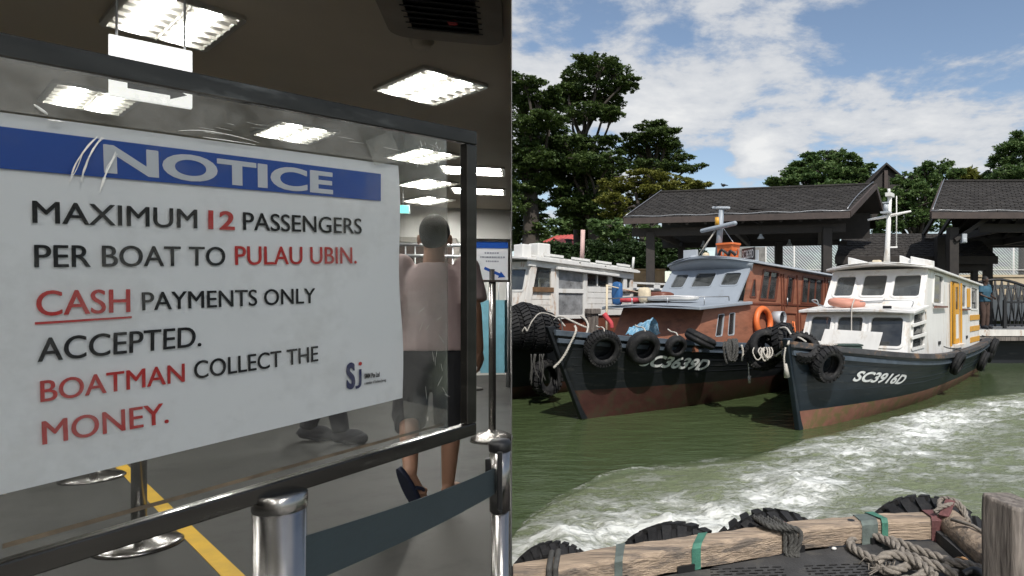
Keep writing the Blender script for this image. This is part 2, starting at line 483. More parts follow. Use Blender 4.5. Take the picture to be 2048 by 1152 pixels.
M['pane'] = glass('window pane', (.62, .66, .66), refl=.10, dirt=.05, dcol=(.55, .56, .56))
M['panedark'] = glass('tinted window pane', (.52, .55, .54), refl=.08, dirt=.09, dcol=(.5, .52, .52))
M['panedusty'] = glass('dusty window pane', (.5, .5, .5), refl=.09, dirt=.55, dcol=(.55, .56, .57), dscale=1.6)
M['cabin_in'] = mat('cabin lining', (.16, .14, .12), .8, var=.2)
def leaf_mat(name, dark, light):
    m = bpy.data.materials.new(name); m.use_nodes = True
    nt = m.node_tree; N, L = nt.nodes, nt.links
    p = N['Principled BSDF']; p.inputs['Roughness'].default_value = .55; p.inputs['Specular IOR Level'].default_value = .35
    a = N.new('ShaderNodeAttribute'); a.attribute_name = 'tone'
    rp = N.new('ShaderNodeValToRGB'); rp.color_ramp.elements[0].color = tuple(dark) + (1,); rp.color_ramp.elements[1].color = tuple(light) + (1,)
    L.new(a.outputs['Fac'], rp.inputs[0]); L.new(rp.outputs[0], p.inputs['Base Color'])
    tl = N.new('ShaderNodeBsdfTranslucent'); L.new(rp.outputs[0], tl.inputs[0])
    mx = N.new('ShaderNodeMixShader'); mx.inputs[0].default_value = .3
    L.new(p.outputs[0], mx.inputs[1]); L.new(tl.outputs[0], mx.inputs[2])
    L.new(mx.outputs[0], N['Material Output'].inputs['Surface'])
    return m
M['leaf_dark'] = leaf_mat('dark green leaves', (.034, .066, .018), (.115, .165, .044))
M['leaf_mid'] = leaf_mat('mid green leaves', (.052, .105, .032), (.15, .22, .072))
M['leaf_yellow'] = leaf_mat('yellow green leaves', (.095, .11, .02), (.24, .24, .05))
M['leaf_hedge'] = leaf_mat('clipped hedge leaves', (.018, .04, .012), (.05, .085, .025))
# ================================================================== LARGE STRUCTURE
AL = math.atan2(PX - 1024, F)                      # the hall is turned a little to the left
BA, BB = Vector((math.cos(AL), math.sin(AL), 0)), Vector((-math.sin(AL), math.cos(AL), 0))
FZ = 0.76                                          # hall floor over the water
def RM(a, b, z): return BA * a + BB * b + Vector((0, 0, FZ + z))
def rbox(mb, a0, a1, b0, b1, z0, z1, mi=0):
    return mb.hexa([RM(a0, b0, z0), RM(a1, b0, z0), RM(a1, b1, z0), RM(a0, b1, z0), RM(a0, b0, z1), RM(a1, b0, z1), RM(a1, b1, z1), RM(a0, b1, z1)], mi)
CH = 2.70
M['floor'] = mat('grey vinyl floor', (.060, .060, .057), .58, spec=.25, var=.07, scale=1.2, bump=.04, second=(.044, .044, .042), sec_amt=.45, sec_scale=2.2)
M['ceil'] = mat('dull beige ceiling', (.47, .42, .34), .8, var=.05, scale=2)
M['wallwhite'] = mat('white hall wall', (.70, .69, .66), .7, var=.04, scale=1.5)
M['wallgrey'] = mat('hall wall', (.32, .30, .27), .7, var=.06, scale=1.5)
M['sheet'] = mat('partition sheet', (.05, .05, .05), .6, var=.1)
M['chrome'] = mat('brushed stainless steel', (.31, .30, .29), .25, metal=1.0, var=.06, scale=30)
M['blacksteel'] = mat('dark steel frame', (.045, .043, .04), .26, metal=.8, var=.35, scale=14, second=(.16, .155, .145), sec_amt=.36, sec_scale=9, stretch=(.6, .6, 3))
M['blackplastic'] = mat('black plastic', (.012, .012, .013), .4, var=.2)
M['belt'] = mat('dark teal webbing', (.028, .042, .047), .75, var=.2, scale=40, bump=.2, stretch=(1, 1, 10))
M['yellowtape'] = mat('yellow floor tape', (.62, .38, .03), .6, var=.12, scale=8)
M['lampmetal'] = mat('lamp metal', (.55, .54, .5), .35, metal=.6, var=.05)
M['tube'] = emis('lamp tube', (1.0, .985, .94), 68.0)
M['diff'] = emis('lamp diffuser', (1.0, .985, .95), 9.0)

fl = rbox(MB(), -7.5, 0, -4, 11, -.18, 0).build('floor', M['floor'], kind='structure', label='grey vinyl floor of the ferry hall')
rbox(MB(), -7.7, -.01, -4.2, 11.15, -1.6, -.184).build('quay', M['concrete'], kind='structure')
cm = rbox(MB(), -7.6, -.4, -4.1, 11.15, CH, CH + .25)
rbox(cm, -.4, 0, -4.1, 0, CH, CH + .25); rbox(cm, -.4, 0, 1.6, 11.15, CH, CH + .25)  # unseen gap in the ceiling, cut to let sun onto the edge beam
cm.build('ceiling', M['ceil'], kind='structure')
rbox(MB(), -.0022, 0, 1.75, 11.0, 0, CH).build('partition_wall', M['sheet'], kind='structure')
rbox(MB(), -7.5, 0, 11.0, 11.15, -.18, CH).build('back_wall', M['wallwhite'], kind='structure')
rbox(MB(), -7.65, -7.5, -4, 11.15, -.18, CH).build('side_wall', M['wallgrey'], kind='structure')
rbox(MB(), -7.65, .12, -4.15, -4, -.18, CH).build('rear_wall', M['wallgrey'], kind='structure')
rbox(MB(), .004, 7, -6, .5, -.5, -.19).build('bounce_apron', M['concrete'], kind='structure')  # unseen paving added to bounce sunlight towards the notice
for b_ in (-3.9, -.6): rbox(MB(), .0, .12, b_, b_ + .12, -.18, CH).build('column', M['wallwhite'], kind='structure')
rbox(MB(), .004, 1.4, -4.1, -.3, CH, CH + .25).build('canopy', M['ceil'], kind='structure')  # unseen canopy added to shade the notice and carry added lamps

# ---- ground, bank and water behind the boats
def gpt(x, y, z): return Vector((x, y, z))
g = MB()
g.add([(-1500, 27.6, 1.25), (1500, 27.6, 1.25), (1500, 1800, 1.25), (-1500, 1800, 1.25)], [(0, 1, 2, 3)])
g.add([(-1500, 27.6, 1.25), (1500, 27.6, 1.25), (1500, 27.6, -2), (-1500, 27.6, -2)], [(0, 1, 2, 3)])
g.build('ground', M['soil'], kind='structure')

# water: a fine grid near the boats, coarse beyond, with the churned wake of the ferry raised in it
def vnoise(x, y, seed=0):
    xi = np.floor(x).astype(np.int64); yi = np.floor(y).astype(np.int64)
    xf = x - xi; yf = y - yi
    def h(a, b):
        n = (a * 374761393 + b * 668265263 + seed * 974634777) & 0x7fffffff
        n = ((n ^ (n >> 13)) * 1274126177) & 0x7fffffff
        return ((n ^ (n >> 16)) & 0xffff) / 65535.0
    u = xf * xf * (3 - 2 * xf); v = yf * yf * (3 - 2 * yf)
    return (h(xi, yi) * (1 - u) + h(xi + 1, yi) * u) * (1 - v) + (h(xi, yi + 1) * (1 - u) + h(xi + 1, yi + 1) * u) * v
def fbm(x, y, o=5, seed=0, g=.5):
    a = 1; t = 0; s = 0
    for i in range(o):
        t = t + a * vnoise(x * 2 ** i + 17.3 * i, y * 2 ** i - 9.1 * i, seed + i); s += a; a *= g
    return t / s
def seg_d(X, Y, pts):
    """distance to a polyline and the position along it (0..1)"""
    best = np.full(X.shape, 1e9); pos = np.zeros(X.shape); n = len(pts) - 1
    for i in range(n):
        (ax, ay), (bx, by) = pts[i], pts[i + 1]
        dx, dy = bx - ax, by - ay
        t = np.clip(((X - ax) * dx + (Y - ay) * dy) / (dx * dx + dy * dy), 0, 1)
        d = np.hypot(X - ax - t * dx, Y - ay - t * dy)
        m = d < best; best = np.where(m, d, best); pos = np.where(m, (i + t) / n, pos)
    return best, pos
def water_xy(px, py):
    p = at_z(px, py, 0); return (p.x, p.y)
nx, ny = 620, 520
xs = np.linspace(-4.6, 9.5, nx); ys = 2.2 + (np.linspace(0, 1, ny) ** 1.25) * 17.0
X, Y = np.meshgrid(xs, ys)
streak = [water_xy(*p) for p in [(1120, 1150), (1420, 1062), (1600, 965), (1760, 895), (1900, 842), (2048, 812), (2200, 780)]]
streak2 = [water_xy(*p) for p in [(1010, 1120), (1200, 1070), (1400, 1060), (1560, 1040), (1750, 985), (1960, 940), (2130, 880)]]
d1, t1 = seg_d(X, Y, streak); d2, t2 = seg_d(X, Y, streak2)
wob = fbm(X * .9, Y * .9, 4, 3) - .5
# outer edge of the churned sheet
edge = [water_xy(*p) for p in [(1010, 1090), (1060, 1030), (1110, 995), (1210, 952), (1350, 930), (1480, 915), (1600, 880), (1760, 842), (1900, 800), (2048, 785), (2250, 770)]]
ex = np.array([e[0] for e in edge]); ey = np.array([e[1] for e in edge])
Ye = np.interp(X, ex, ey)
inside = (Ye + wob * .35 - Y)                      # metres inside the sheet's edge
sheet = np.clip(inside / .35, 0, 1) * np.clip((X + 1.75) / .6, 0, 1)
core = np.exp(-(d1 / (.58 + .20 * t1)) ** 2) * np.clip(1.25 - .2 * t1 - .85 * t1 ** 2.6, 0, 1) * (.12 + 1.7 * fbm(X * .75 + 5, Y * .75, 3, 77))
core2 = np.exp(-(d2 / .75) ** 2) * np.clip(1.05 - .85 * t2, 0, 1)
wake = np.clip(core * (.75 + .9 * wob) + .72 * core2 * (.8 + wob), 0, 1) * sheet
rim = np.exp(-(inside / .12) ** 2) * np.clip((1.1 - X) / 1.6, 0, 1) * (X > -1.6)
wake = np.clip(wake * .78 + .40 * rim + .20 * sheet, 0, 1)
rip = (fbm(X * 1.6, Y * 2.6, 4, 21) - .5) * .02 + (fbm(X * 5, Y * 8, 3, 31) - .5) * .006
churn = (fbm(X * 2.4, Y * 2.9, 5, 41, .55) - .5) * .30 + (1 - np.abs(2 * fbm(X * 4.2, Y * 4.6, 4, 51) - 1)) * .06
Z = rip + churn * np.clip(wake * 1.1, 0, 1) * .85 + .03 * sheet
fade = np.clip((9.5 - X) / .8, 0, 1) * np.clip((X + 4.6) / .6, 0, 1) * np.clip((19.2 - Y) / 1.2, 0, 1)
Z = Z * fade
me = bpy.data.meshes.new('water')
V = np.stack([X, Y, Z], -1).reshape(-1, 3)
ii = (np.arange(ny - 1)[:, None] * nx + np.arange(nx - 1)[None, :]).reshape(-1)
Q = np.stack([ii, ii + 1, ii + nx + 1, ii + nx], -1)
nv = len(V)
far = [(-400, 2.2, 0), (-4.6, 2.2, 0), (9.5, 2.2, 0), (300, 2.2, 0), (-400, 19.2, 0), (-4.6, 19.2, 0), (9.5, 19.2, 0), (300, 19.2, 0),
       (-400, 27.8, 0), (300, 27.8, 0), (-400, -300, 0), (300, -300, 0)]
V = np.concatenate([V, np.array(far, dtype=float)])
FQ = [(nv, nv + 1, nv + 5, nv + 4), (nv + 2, nv + 3, nv + 7, nv + 6), (nv + 4, nv + 7, nv + 9, nv + 8), (nv + 10, nv + 11, nv + 3, nv)]
allq = np.concatenate([Q, np.array(FQ)])
me.vertices.add(len(V)); me.vertices.foreach_set('co', V.astype(np.float32).ravel())
me.loops.add(allq.size); me.loops.foreach_set('vertex_index', allq.astype(np.int32).ravel())
me.polygons.add(len(allq)); me.polygons.foreach_set('loop_start', np.arange(0, allq.size, 4, dtype=np.int32))
me.polygons.foreach_set('loop_total', np.full(len(allq), 4, dtype=np.int32))
me.polygons.foreach_set('use_smooth', np.ones(len(allq), dtype=bool))
for nm, arr in (('wake', wake * fade), ('sheet', sheet * fade)):
    at_ = me.attributes.new(nm, 'FLOAT', 'POINT')
    at_.data.foreach_set('value', np.concatenate([arr.reshape(-1), np.zeros(len(far))]).astype(np.float32))
me.update(); me.validate()
wm = bpy.data.materials.new('green harbour water'); wm.use_nodes = True
nt = wm.node_tree; N, L = nt.nodes, nt.links
p = N['Principled BSDF']
def sh(t): return N.new(t)
tcn = sh('ShaderNodeTexCoord')
def mapped(scale, rot=0.0):
    m_ = sh('ShaderNodeMapping'); m_.inputs['Scale'].default_value = scale; m_.inputs['Rotation'].default_value = (0, 0, rot)
    L.new(tcn.outputs['Object'], m_.inputs[0]); return m_.outputs[0]
def noi(vec, sc, det=6, rg=.6, dist=0.0):
    n = sh('ShaderNodeTexNoise'); n.inputs['Scale'].default_value = sc; n.inputs['Detail'].default_value = det
    n.inputs['Roughness'].default_value = rg; n.inputs['Distortion'].default_value = dist; L.new(vec, n.inputs['Vector']); return n.outputs['Fac']
def ma(op, a, b=None, clamp=False):
    n = sh('ShaderNodeMath'); n.operation = op; n.use_clamp = clamp
    for i, x in enumerate((a, b)):
        if x is None: continue
        if isinstance(x, (int, float)): n.inputs[i].default_value = x
        else: L.new(x, n.inputs[i])
    return n.outputs[0]
aw = sh('ShaderNodeAttribute'); aw.attribute_name = 'wake'
as_ = sh('ShaderNodeAttribute'); as_.attribute_name = 'sheet'
vecf = mapped((0.75, 1.55, 1.0), R(-48))
f1 = noi(vecf, 2.4, 9, .62, .6); f2 = noi(vecf, 13.0, 7, .72, .8)
lace = ma('SUBTRACT', 1.0, ma('ABSOLUTE', ma('MULTIPLY', ma('SUBTRACT', noi(vecf, 4.2, 6, .6, 1.6), .5), 4.2)))
lace2 = ma('SUBTRACT', 1.0, ma('ABSOLUTE', ma('MULTIPLY', ma('SUBTRACT', noi(vecf, 9.5, 5, .6, 1.2), .5), 4.2)))
thr = ma('ADD', ma('ADD', ma('MULTIPLY', ma('SUBTRACT', f1, .5), 2.1), ma('MULTIPLY', ma('SUBTRACT', f2, .5), 1.0)), ma('ADD', ma('MULTIPLY', ma('SUBTRACT', lace, .55), .42), ma('MULTIPLY', ma('SUBTRACT', lace2, .55), .30)))
fo = sh('ShaderNodeMapRange'); fo.interpolation_type = 'SMOOTHSTEP'
fo.inputs['From Min'].default_value = .33; fo.inputs['From Max'].default_value = 1.15
L.new(ma('ADD', thr, ma('MULTIPLY', aw.outputs['Fac'], .92)), fo.inputs['Value'])
foam = ma('MULTIPLY', fo.outputs[0], ma('MULTIPLY', aw.outputs['Fac'], 6.0, True), True)
deep = sh('ShaderNodeValToRGB')
deep.color_ramp.elements[0].color = (.048, .070, .028, 1); deep.color_ramp.elements[1].color = (.070, .096, .043, 1)
L.new(noi(mapped((1, 1, 1)), .6, 4), deep.inputs[0])
aer = sh('ShaderNodeMix'); aer.data_type = 'RGBA'; L.new(ma('MULTIPLY', ma('ADD', ma('MULTIPLY', as_.outputs['Fac'], .46), ma('MULTIPLY', aw.outputs['Fac'], .55)), 1.0, True), aer.inputs[0])
L.new(deep.outputs[0], aer.inputs[6]); aer.inputs[7].default_value = (.25, .285, .17, 1)
col = sh('ShaderNodeMix'); col.data_type = 'RGBA'; L.new(foam, col.inputs[0]); L.new(aer.outputs[2], col.inputs[6]); col.inputs[7].default_value = (.76, .78, .74, 1)
L.new(col.outputs[2], p.inputs['Base Color'])
p.inputs['IOR'].default_value = 1.33; p.inputs['Specular IOR Level'].default_value = .5
L.new(ma('ADD', ma('MULTIPLY', foam, .6), ma('ADD', .07, ma('MULTIPLY', as_.outputs['Fac'], .14))), p.inputs['Roughness'])
b1 = noi(mapped((1.2, 3.2, 1), R(-12)), 1.5, 5, .55, .3); b2 = noi(mapped((2, 4, 1), R(20)), 5, 4, .55)
hgt = ma('ADD', ma('MULTIPLY', b1, .04), ma('ADD', ma('MULTIPLY', b2, .008), ma('MULTIPLY', foam, .035)))
hgt = ma('ADD', hgt, ma('MULTIPLY', ma('MULTIPLY', f2, as_.outputs['Fac']), .03))
bp = sh('ShaderNodeBump'); bp.inputs['Strength'].default_value = .9; bp.inputs['Distance'].default_value = 1.0
L.new(hgt, bp.inputs['Height']); L.new(bp.outputs[0], p.inputs['Normal'])
me.materials.append(wm)
wo_ = bpy.data.objects.new('water', me); COL.objects.link(wo_); wo_['kind'] = 'structure'

# ================================================================== PIER, SHELTERS, LAND
def shingled_roof(root, corners, course=.17, tile=.30, seed=0):
    """one slope: a deck board and overlapping shingles laid on it in courses. corners: eave left, eave right, ridge right, ridge left"""
    q = [Vector(c) for c in corners]
    nrm = (q[1] - q[0]).cross(q[3] - q[0]).normalized()
    if nrm.z < 0: nrm = -nrm
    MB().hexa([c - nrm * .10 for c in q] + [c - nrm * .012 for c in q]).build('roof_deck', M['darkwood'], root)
    H = ((q[3] - q[0]).length + (q[2] - q[1]).length) / 2
    W = max((q[1] - q[0]).length, (q[2] - q[3]).length)
    nc = int(H / course); rr = random.Random(seed); mb = MB()
    for i in range(nc):
        v0, v1 = i / nc, min(1, (i + 1.25) / nc)
        k = max(1, int(W / tile)); off = (i % 2) * .5
        for j in range(k + 1):
            u0, u1 = max(0, (j - off) / k), min(1, (j + 1 - off) / k - .004)
            if u1 <= u0: continue
            lift = .018 + rr.random() * .014
            a, b, c, d = bil(q, u0, v0), bil(q, u1, v0), bil(q, u1, v1), bil(q, u0, v1)
            mb.add([a + nrm * lift, b + nrm * lift, c + nrm * .004, d + nrm * .004, a, b], [(0, 1, 2, 3), (4, 5, 1, 0)])
    mb.build('shingles', M['shingle'], root, kind='stuff')

def shelter(name, label, corners_front, corners_back, posts, beam_z, group=None, brackets=()):
    root = empty(name, posts[0][:2] + (1.15,), 0, label, 'shelter', group)
    inv = Vector(root.location)
    def T(pts): return [Vector(p) - inv for p in pts]
    shingled_roof(root, T(corners_front), seed=1)
    shingled_roof(root, T(corners_back), seed=2)
    cf, cb = T(corners_front), T(corners_back)
    MB().bar(cf[0] - Vector((0, .03, .10)), cf[1] - Vector((0, .03, .10)), .06, .20).build('fascia', M['fascia'], root, bevel=.006)
    for a, b in ((cf[1], cf[2]), (cf[0], cf[3]), (cb[0], cb[3]), (cb[1], cb[2])):
        MB().bar(a + Vector((0, 0, -.06)), b + Vector((0, 0, -.06)), .07, .20).build('barge_board', M['fascia'], root, bevel=.006)
    MB().bar(cf[3] + Vector((0, 0, .02)), cf[2] + Vector((0, 0, .02)), .22, .07).build('ridge_cap', M['shingle'], root, bevel=.02)
    # white lightning cable tacked along the eave and up the verge
    e = [cf[0].lerp(cf[1], t) + Vector((0, -.02, .06 + .02 * math.sin(t * 31))) for t in [i / 24 for i in range(25)]]
    up = [cf[1].lerp(cf[2], t) + Vector((-.08 - .10 * math.sin(t * 3.1), 0, .10)) for t in [i / 8 for i in range(9)]]
    lf = [cf[0].lerp(cf[3], t) + Vector((.06, 0, .10)) for t in [i / 8 for i in range(9)]]
    MB().tube(e, .012, 5).tube(up, .013, 5).tube(lf, .013, 5).build('cable', M['steel'], root)
    for x, y in posts:
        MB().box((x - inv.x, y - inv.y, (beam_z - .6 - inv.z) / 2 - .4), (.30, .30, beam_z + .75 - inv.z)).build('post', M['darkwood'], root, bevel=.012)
    fl_, fr_ = posts[0], posts[-1]
    return root, T, inv

# main shelter
EL = Vector((-1.73, 22.0, 4.83)); r12 = Vector((.978, -.208, 0)); m12 = Vector((.208, .978, 0))
ER = EL + r12 * 7.4
RL = EL + r12 * .5 + m12 * 3.2; RL.z = 6.23
RR_ = EL + r12 * 8.47 + m12 * 3.2; RR_.z = 6.23
BL = EL + r12 * -.2 + m12 * 4.9; BR = EL + r12 * 8.9 + m12 * 4.9; BL.z = BR.z = 5.49
main_posts = [tuple((EL + r12 * .75 + m12 * .7).to_2d()), tuple((EL + r12 * 6.7 + m12 * .7).to_2d()), tuple((EL + r12 * .9 + m12 * 5.4).to_2d()), tuple((EL + r12 * 4.9 + m12 * 5.4).to_2d()), tuple((EL + r12 * 7.4 + m12 * 5.4).to_2d())]
sh1, T1, iv1 = shelter('shelter', 'dark timber pier shelter with charcoal shingle roof and open gable behind the grey boat', [EL, ER, RR_, RL], [BL, BR, RR_, RL], main_posts, 4.75)
def beams(root, T, o, r, m, L, D, z, n_raft, zr, D2, zb2):
    for k, dd in (('tie_beam', .7), ('tie_beam', D - 1.0)):
        a, b = T([o + r * .1 + m * dd, o + r * (L - .1) + m * dd]); a.z = b.z = z - 1.15
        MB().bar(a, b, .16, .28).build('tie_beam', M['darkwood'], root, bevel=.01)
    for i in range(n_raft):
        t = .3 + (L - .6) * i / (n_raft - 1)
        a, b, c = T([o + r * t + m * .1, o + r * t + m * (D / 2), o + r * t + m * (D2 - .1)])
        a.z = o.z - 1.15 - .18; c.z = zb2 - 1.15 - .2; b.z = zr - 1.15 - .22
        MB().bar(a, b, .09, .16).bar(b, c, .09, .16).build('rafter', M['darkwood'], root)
    for t in (.12, .5, .88):
        a, b = T([o + r * (L * t) + m * .7, o + r * (L * t) + m * (D - 1.0)]); a.z = b.z = z - 1.15
        MB().bar(a, b, .14, .24).build('cross_beam', M['darkwood'], root, bevel=.01)
beams(sh1, T1, EL, r12, m12, 7.4, 6.4, 4.42, 12, 6.23, 4.9, 5.49)
a, b = T1([EL + r12 * .2 + m12 * 4.8, EL + r12 * 8.4 + m12 * 4.8]); a.z = b.z = 4.95 - 1.15
MB().bar(a, b, .05, 1.0).build('rear_board', M['darkwood'], sh1)  # dark board added to shut out bright sky under the roof
for t, dd in ((4.55, .72), (2.2, 3.2), (5.4, 3.4)):
    lp = MB()
    c = T1([EL + r12 * t + m12 * dd])[0]; c.z = 4.42 - 1.15 - .3
    lp.lathe([(.03, .22), (.05, .12), (.11, .02), (.12, 0), (.0, 0)], 14, c)
    lp.build('hanging_lamp', M['lightgrey'], sh1)
a, b = T1([EL + r12 * 4.2 + m12 * .45, EL + r12 * 7.3 + m12 * .45]); a.z = 3.95; b.z = 3.6
MB().tube([a, b], .03, 6).build('brace', M['darkwood'], sh1)
a, b = T1([EL + r12 * 3.1 + m12 * .6, EL + r12 * 5 + m12 * 2.5]); a.z = 4.1 ; b.z = 3.4
MB().tube([a, b], .025, 6).build('brace', M['darkwood'], sh1)

# right-hand shelter
QL = Vector((8.11, 20.6, 4.83)); rx = Vector((1, 0, 0)); my = Vector((0, 1, 0))
QR = QL + rx * 8.5
SL = Vector((9.80, 23.8, 6.42)); SR = Vector((17.2, 23.8, 6.42))
right_posts = [(9.05, 21.2), (15.5, 21.2), (9.9, 24.3), (12.6, 26.2), (15.6, 26.2)]
sh2, T2, iv2 = shelter('shelter', 'dark timber pier shelter at the right edge with sloping verge and white cable', [QL, QR, SR, SL], [QL + my * 6.4 + rx * 3.6, QR + my * 6.4, SR, SL], right_posts, 4.75)
beams(sh2, T2, QL + rx * 1.75, rx, my, 6.6, 6.4, 4.42, 10, 6.42, 6.4, 4.83)
MB().bar(Vector((11.4, 26.7, 4.75)) - iv2, Vector((16.6, 26.7, 4.75)) - iv2, .05, 1.0).build('rear_board', M['darkwood'], sh2)  # added dark board, keeps the sky from showing bright below this roof
for x, y in ((12.1, 20.9),):
    MB().lathe([(.03, .22), (.05, .12), (.11, .02), (.12, 0), (.0, 0)], 14, Vector((x, y, 4.42)) - iv2).build('hanging_lamp', M['lightgrey'], sh2)
MB().box(Vector((9.32, 21.0, 4.05)) - iv2, (.16, .2, .3)).box(Vector((9.32, 20.92, 3.98)) - iv2, (.12, .08, .12)).build('loudspeaker', M['lightgrey'], sh2, bevel=.02)
MB().bar(Vector((9.05, 21.0, 4.0)) - iv2, Vector((10.1, 21.0, 4.7)) - iv2, .08, .12).build('brace', M['darkwood'], sh2)

# covered walkway between them: lower lean-to roof
wk = empty('walkway_roof', (6.5, 25, 1.15), 0, 'low dark shingled walkway roof between the two shelters', 'walkway roof')
wi = Vector(wk.location)
wq = [Vector((6.05, 24.6, 3.72)), Vector((12.2, 24.6, 3.72)), Vector((12.2, 26.6, 4.82)), Vector((6.9, 26.6, 4.82))]
shingled_roof(wk, [p - wi for p in wq], seed=5)
MB().bar(wq[0] - wi - Vector((0, .03, .12)), wq[1] - wi - Vector((0, .03, .12)), .08, .3).build('fascia', M['darkwood'], wk, bevel=.006)
MB().bar(wq[0] - wi + Vector((.2, .5, -.35)), wq[1] - wi + Vector((-.2, .5, -.35)), .16, .3).build('tie_beam', M['darkwood'], wk)
for x in (6.9, 9.2, 11.6):
    MB().box(Vector((x, 25.2, 2.2)) - wi, (.22, .22, 2.9)).build('post', M['darkwood'], wk, bevel=.01)
MB().add([Vector(p) - wi for p in [(6.9, 26.6, 4.82), (12.2, 26.6, 4.82), (12.2, 26.6, 3.2), (6.9, 26.6, 3.2)]], [(0, 1, 2, 3)]).build('rear_board', M['darkwood'], wk)
# patches of repaired, paler shingles
sl = (wq[3] - wq[0]).normalized(); nn = (wq[1] - wq[0]).cross(wq[3] - wq[0]).normalized()

# far steep gable rising out of the trees
gb = empty('gable_tower', tuple(at(1778, 470, 41)), 0, 'steep dark pointed gable roof rising between the trees', 'building')
gz = Vector(gb.location)
ap, l_, r_ = at(1770, 331, 41), at(1738, 365, 41), at(1812, 366, 41)
ll, lr = at(1744, 440, 41), at(1806, 440, 41)
dv = Vector((.4, 5, 0))
MB().add([p - gz for p in (ll, lr, r_, ap, l_)] + [p + dv - gz for p in (ll, lr, r_, ap, l_)], [(0, 1, 2, 3, 4), (9, 8, 7, 6, 5), (0, 4, 9, 5), (1, 6, 7, 2)]).build('wall', M['darkwood'], gb)
for e_ in (l_, r_):
    ex_ = e_ + (e_ - ap) * .18
    MB().hexa([ap - gz + Vector((0, -.3, .0)), ex_ - gz + Vector((0, -.3, 0)), ex_ + dv - gz, ap + dv - gz, ap - gz + Vector((0, -.3, .14)), ex_ - gz + Vector((0, -.3, .14)), ex_ + dv - gz + Vector((0, 0, .14)), ap + dv - gz + Vector((0, 0, .14))]).build('roof', M['shingle'], gb)
MB().bar(Vector((ap.x, ap.y - .12, ap.z - .35)) - gz, Vector((ap.x, ap.y - .12, ll.z)) - gz, .22, .2).build('post', M['fascia'], gb)

# pontoon deck with kerb, fender boards and water under it
pd = empty('pontoon', (9, 22, 0), 0, 'floating pontoon with dark deck and rusty white edge behind the white boat', 'pontoon')
MB().box((3.5, 1.6, 1.02), (26, 5.6, .22)).build('deck', M['deckgrey'], pd)
MB().box((3.5, -1.22, 1.01), (26, .05, .20)).build('edge_board', M['rust_white'], pd)
MB().box((3.5, 1.7, .45), (26, 4.9, .9)).build('float', M['blackhull'], pd)
MB().bar((-9.4, -1.24, .82), (16.4, -1.24, .82), .08, .12).build('fender_beam', M['greywood'], pd)

# black iron railing on the pontoon
rl = empty('railing', (11.6, 21.1, 1.14), 0, 'black iron railing along the pontoon by the right shelter', 'railing')
for x0, x1, z0, z1, y in ((-.9, 5.2, .0, .85, .0),):
    MB().bar((x0, y, z1), (x1, y, z1), .05, .06).build('top_rail', M['darkmetal'], rl)
    MB().bar((x0, y, .12), (x1, y, .12), .04, .05).build('bottom_rail', M['darkmetal'], rl)
    pk = MB()
    for i in range(48): pk.bar((x0 + .06 + i * .125, y, .12), (x0 + .06 + i * .125, y, z1), .022, .022)
    pk.build('pickets', M['darkmetal'], rl, kind='stuff')
    for i in range(4): MB().box((x0 + i * 1.9, y, .46), (.09, .09, .92)).build('rail_post', M['darkmetal'], rl)
# curved gangway truss
tr = MB()
ca = [Vector((-1.7 + .22 * i, .35, 1.42 + .18 * math.sin(math.pi * min(1, (i + 1) / 9)) - .02 * max(0, i - 4))) for i in range(9)]
tr.tube(ca, .05, 6)
for i in range(8):
    tr.tube([ca[i], Vector((ca[i + 1].x, .35, .05))], .025, 5); tr.tube([ca[i + 1], Vector((ca[i].x, .35, .05))], .025, 5)
gw = tr.build('gangway_truss', M['darkmetal'], None, loc=(11.6, 21.1, 1.14)); tag(gw, 'black curved gangway truss beside the man on the pontoon', 'gangway')
# white balustrade on the land
bs = empty('balustrade', (13.2, 26.9, 1.25), 0, 'white concrete balustrade with upright slots behind the black railing', 'balustrade')
MB().box((1.6, 0, 1.40), (5.4, .22, .16)).build('coping', M['old_white'], bs, bevel=.02)
MB().box((1.6, 0, .42), (5.4, .2, .84)).build('plinth', M['old_white'], bs)
for i in range(17): MB().box((-1.0 + i * .33, 0, 1.08), (.17, .12, .5)).build('baluster', M['old_white'], bs)
# cream wall and concrete wall with mesh fence behind
tag(MB().box((14.2, 29.2, 2.2), (6.4, .25, 1.9)).box((14.2, 29.2, 3.2), (6.5, .35, .1)).build('garden_wall', M['creamwall'], None), 'cream rendered wall stained orange under the right shelter', 'wall')
tag(MB().box((7.5, 30.4, 2.1), (22, .3, 1.75)).build('concrete_wall', M['concrete'], None), 'long grey concrete wall below the mesh fence', 'wall')
tag(MB().box((3.05, 29.6, 3.75), (2.1, .25, 1.55)).box((3.05, 29.6, 1.9), (1.9, .2, 2.2)).build('textured_wall', M['lightgrey'] if False else mat('rough cast grey wall', (.24, .235, .22), .9, var=.4, scale=5, bump=.6, bscale=7), None), 'rough grey patterned wall block behind the orange crate', 'wall')
fm = bpy.data.materials.new('chain link mesh'); fm.use_nodes = True
nt = fm.node_tree; N, L = nt.nodes, nt.links
N.clear()
tcn = N.new('ShaderNodeTexCoord'); ch = N.new('ShaderNodeTexWave'); ch.bands_direction = 'DIAGONAL'; ch.inputs['Scale'].default_value = 4.5
L.new(tcn.outputs['Object'], ch.inputs['Vector'])
cr = N.new('ShaderNodeMapRange'); cr.inputs['From Min'].default_value = .55; cr.inputs['From Max'].default_value = .75; L.new(ch.outputs['Fac'], cr.inputs['Value'])
cr.inputs['To Min'].default_value = .22; cr.inputs['To Max'].default_value = .6
t_ = N.new('ShaderNodeBsdfTransparent'); d_ = N.new('ShaderNodeBsdfDiffuse'); d_.inputs[0].default_value = (.17, .175, .175, 1)
mx = N.new('ShaderNodeMixShader'); L.new(cr.outputs[0], mx.inputs[0]); L.new(t_.outputs[0], mx.inputs[1]); L.new(d_.outputs[0], mx.inputs[2])
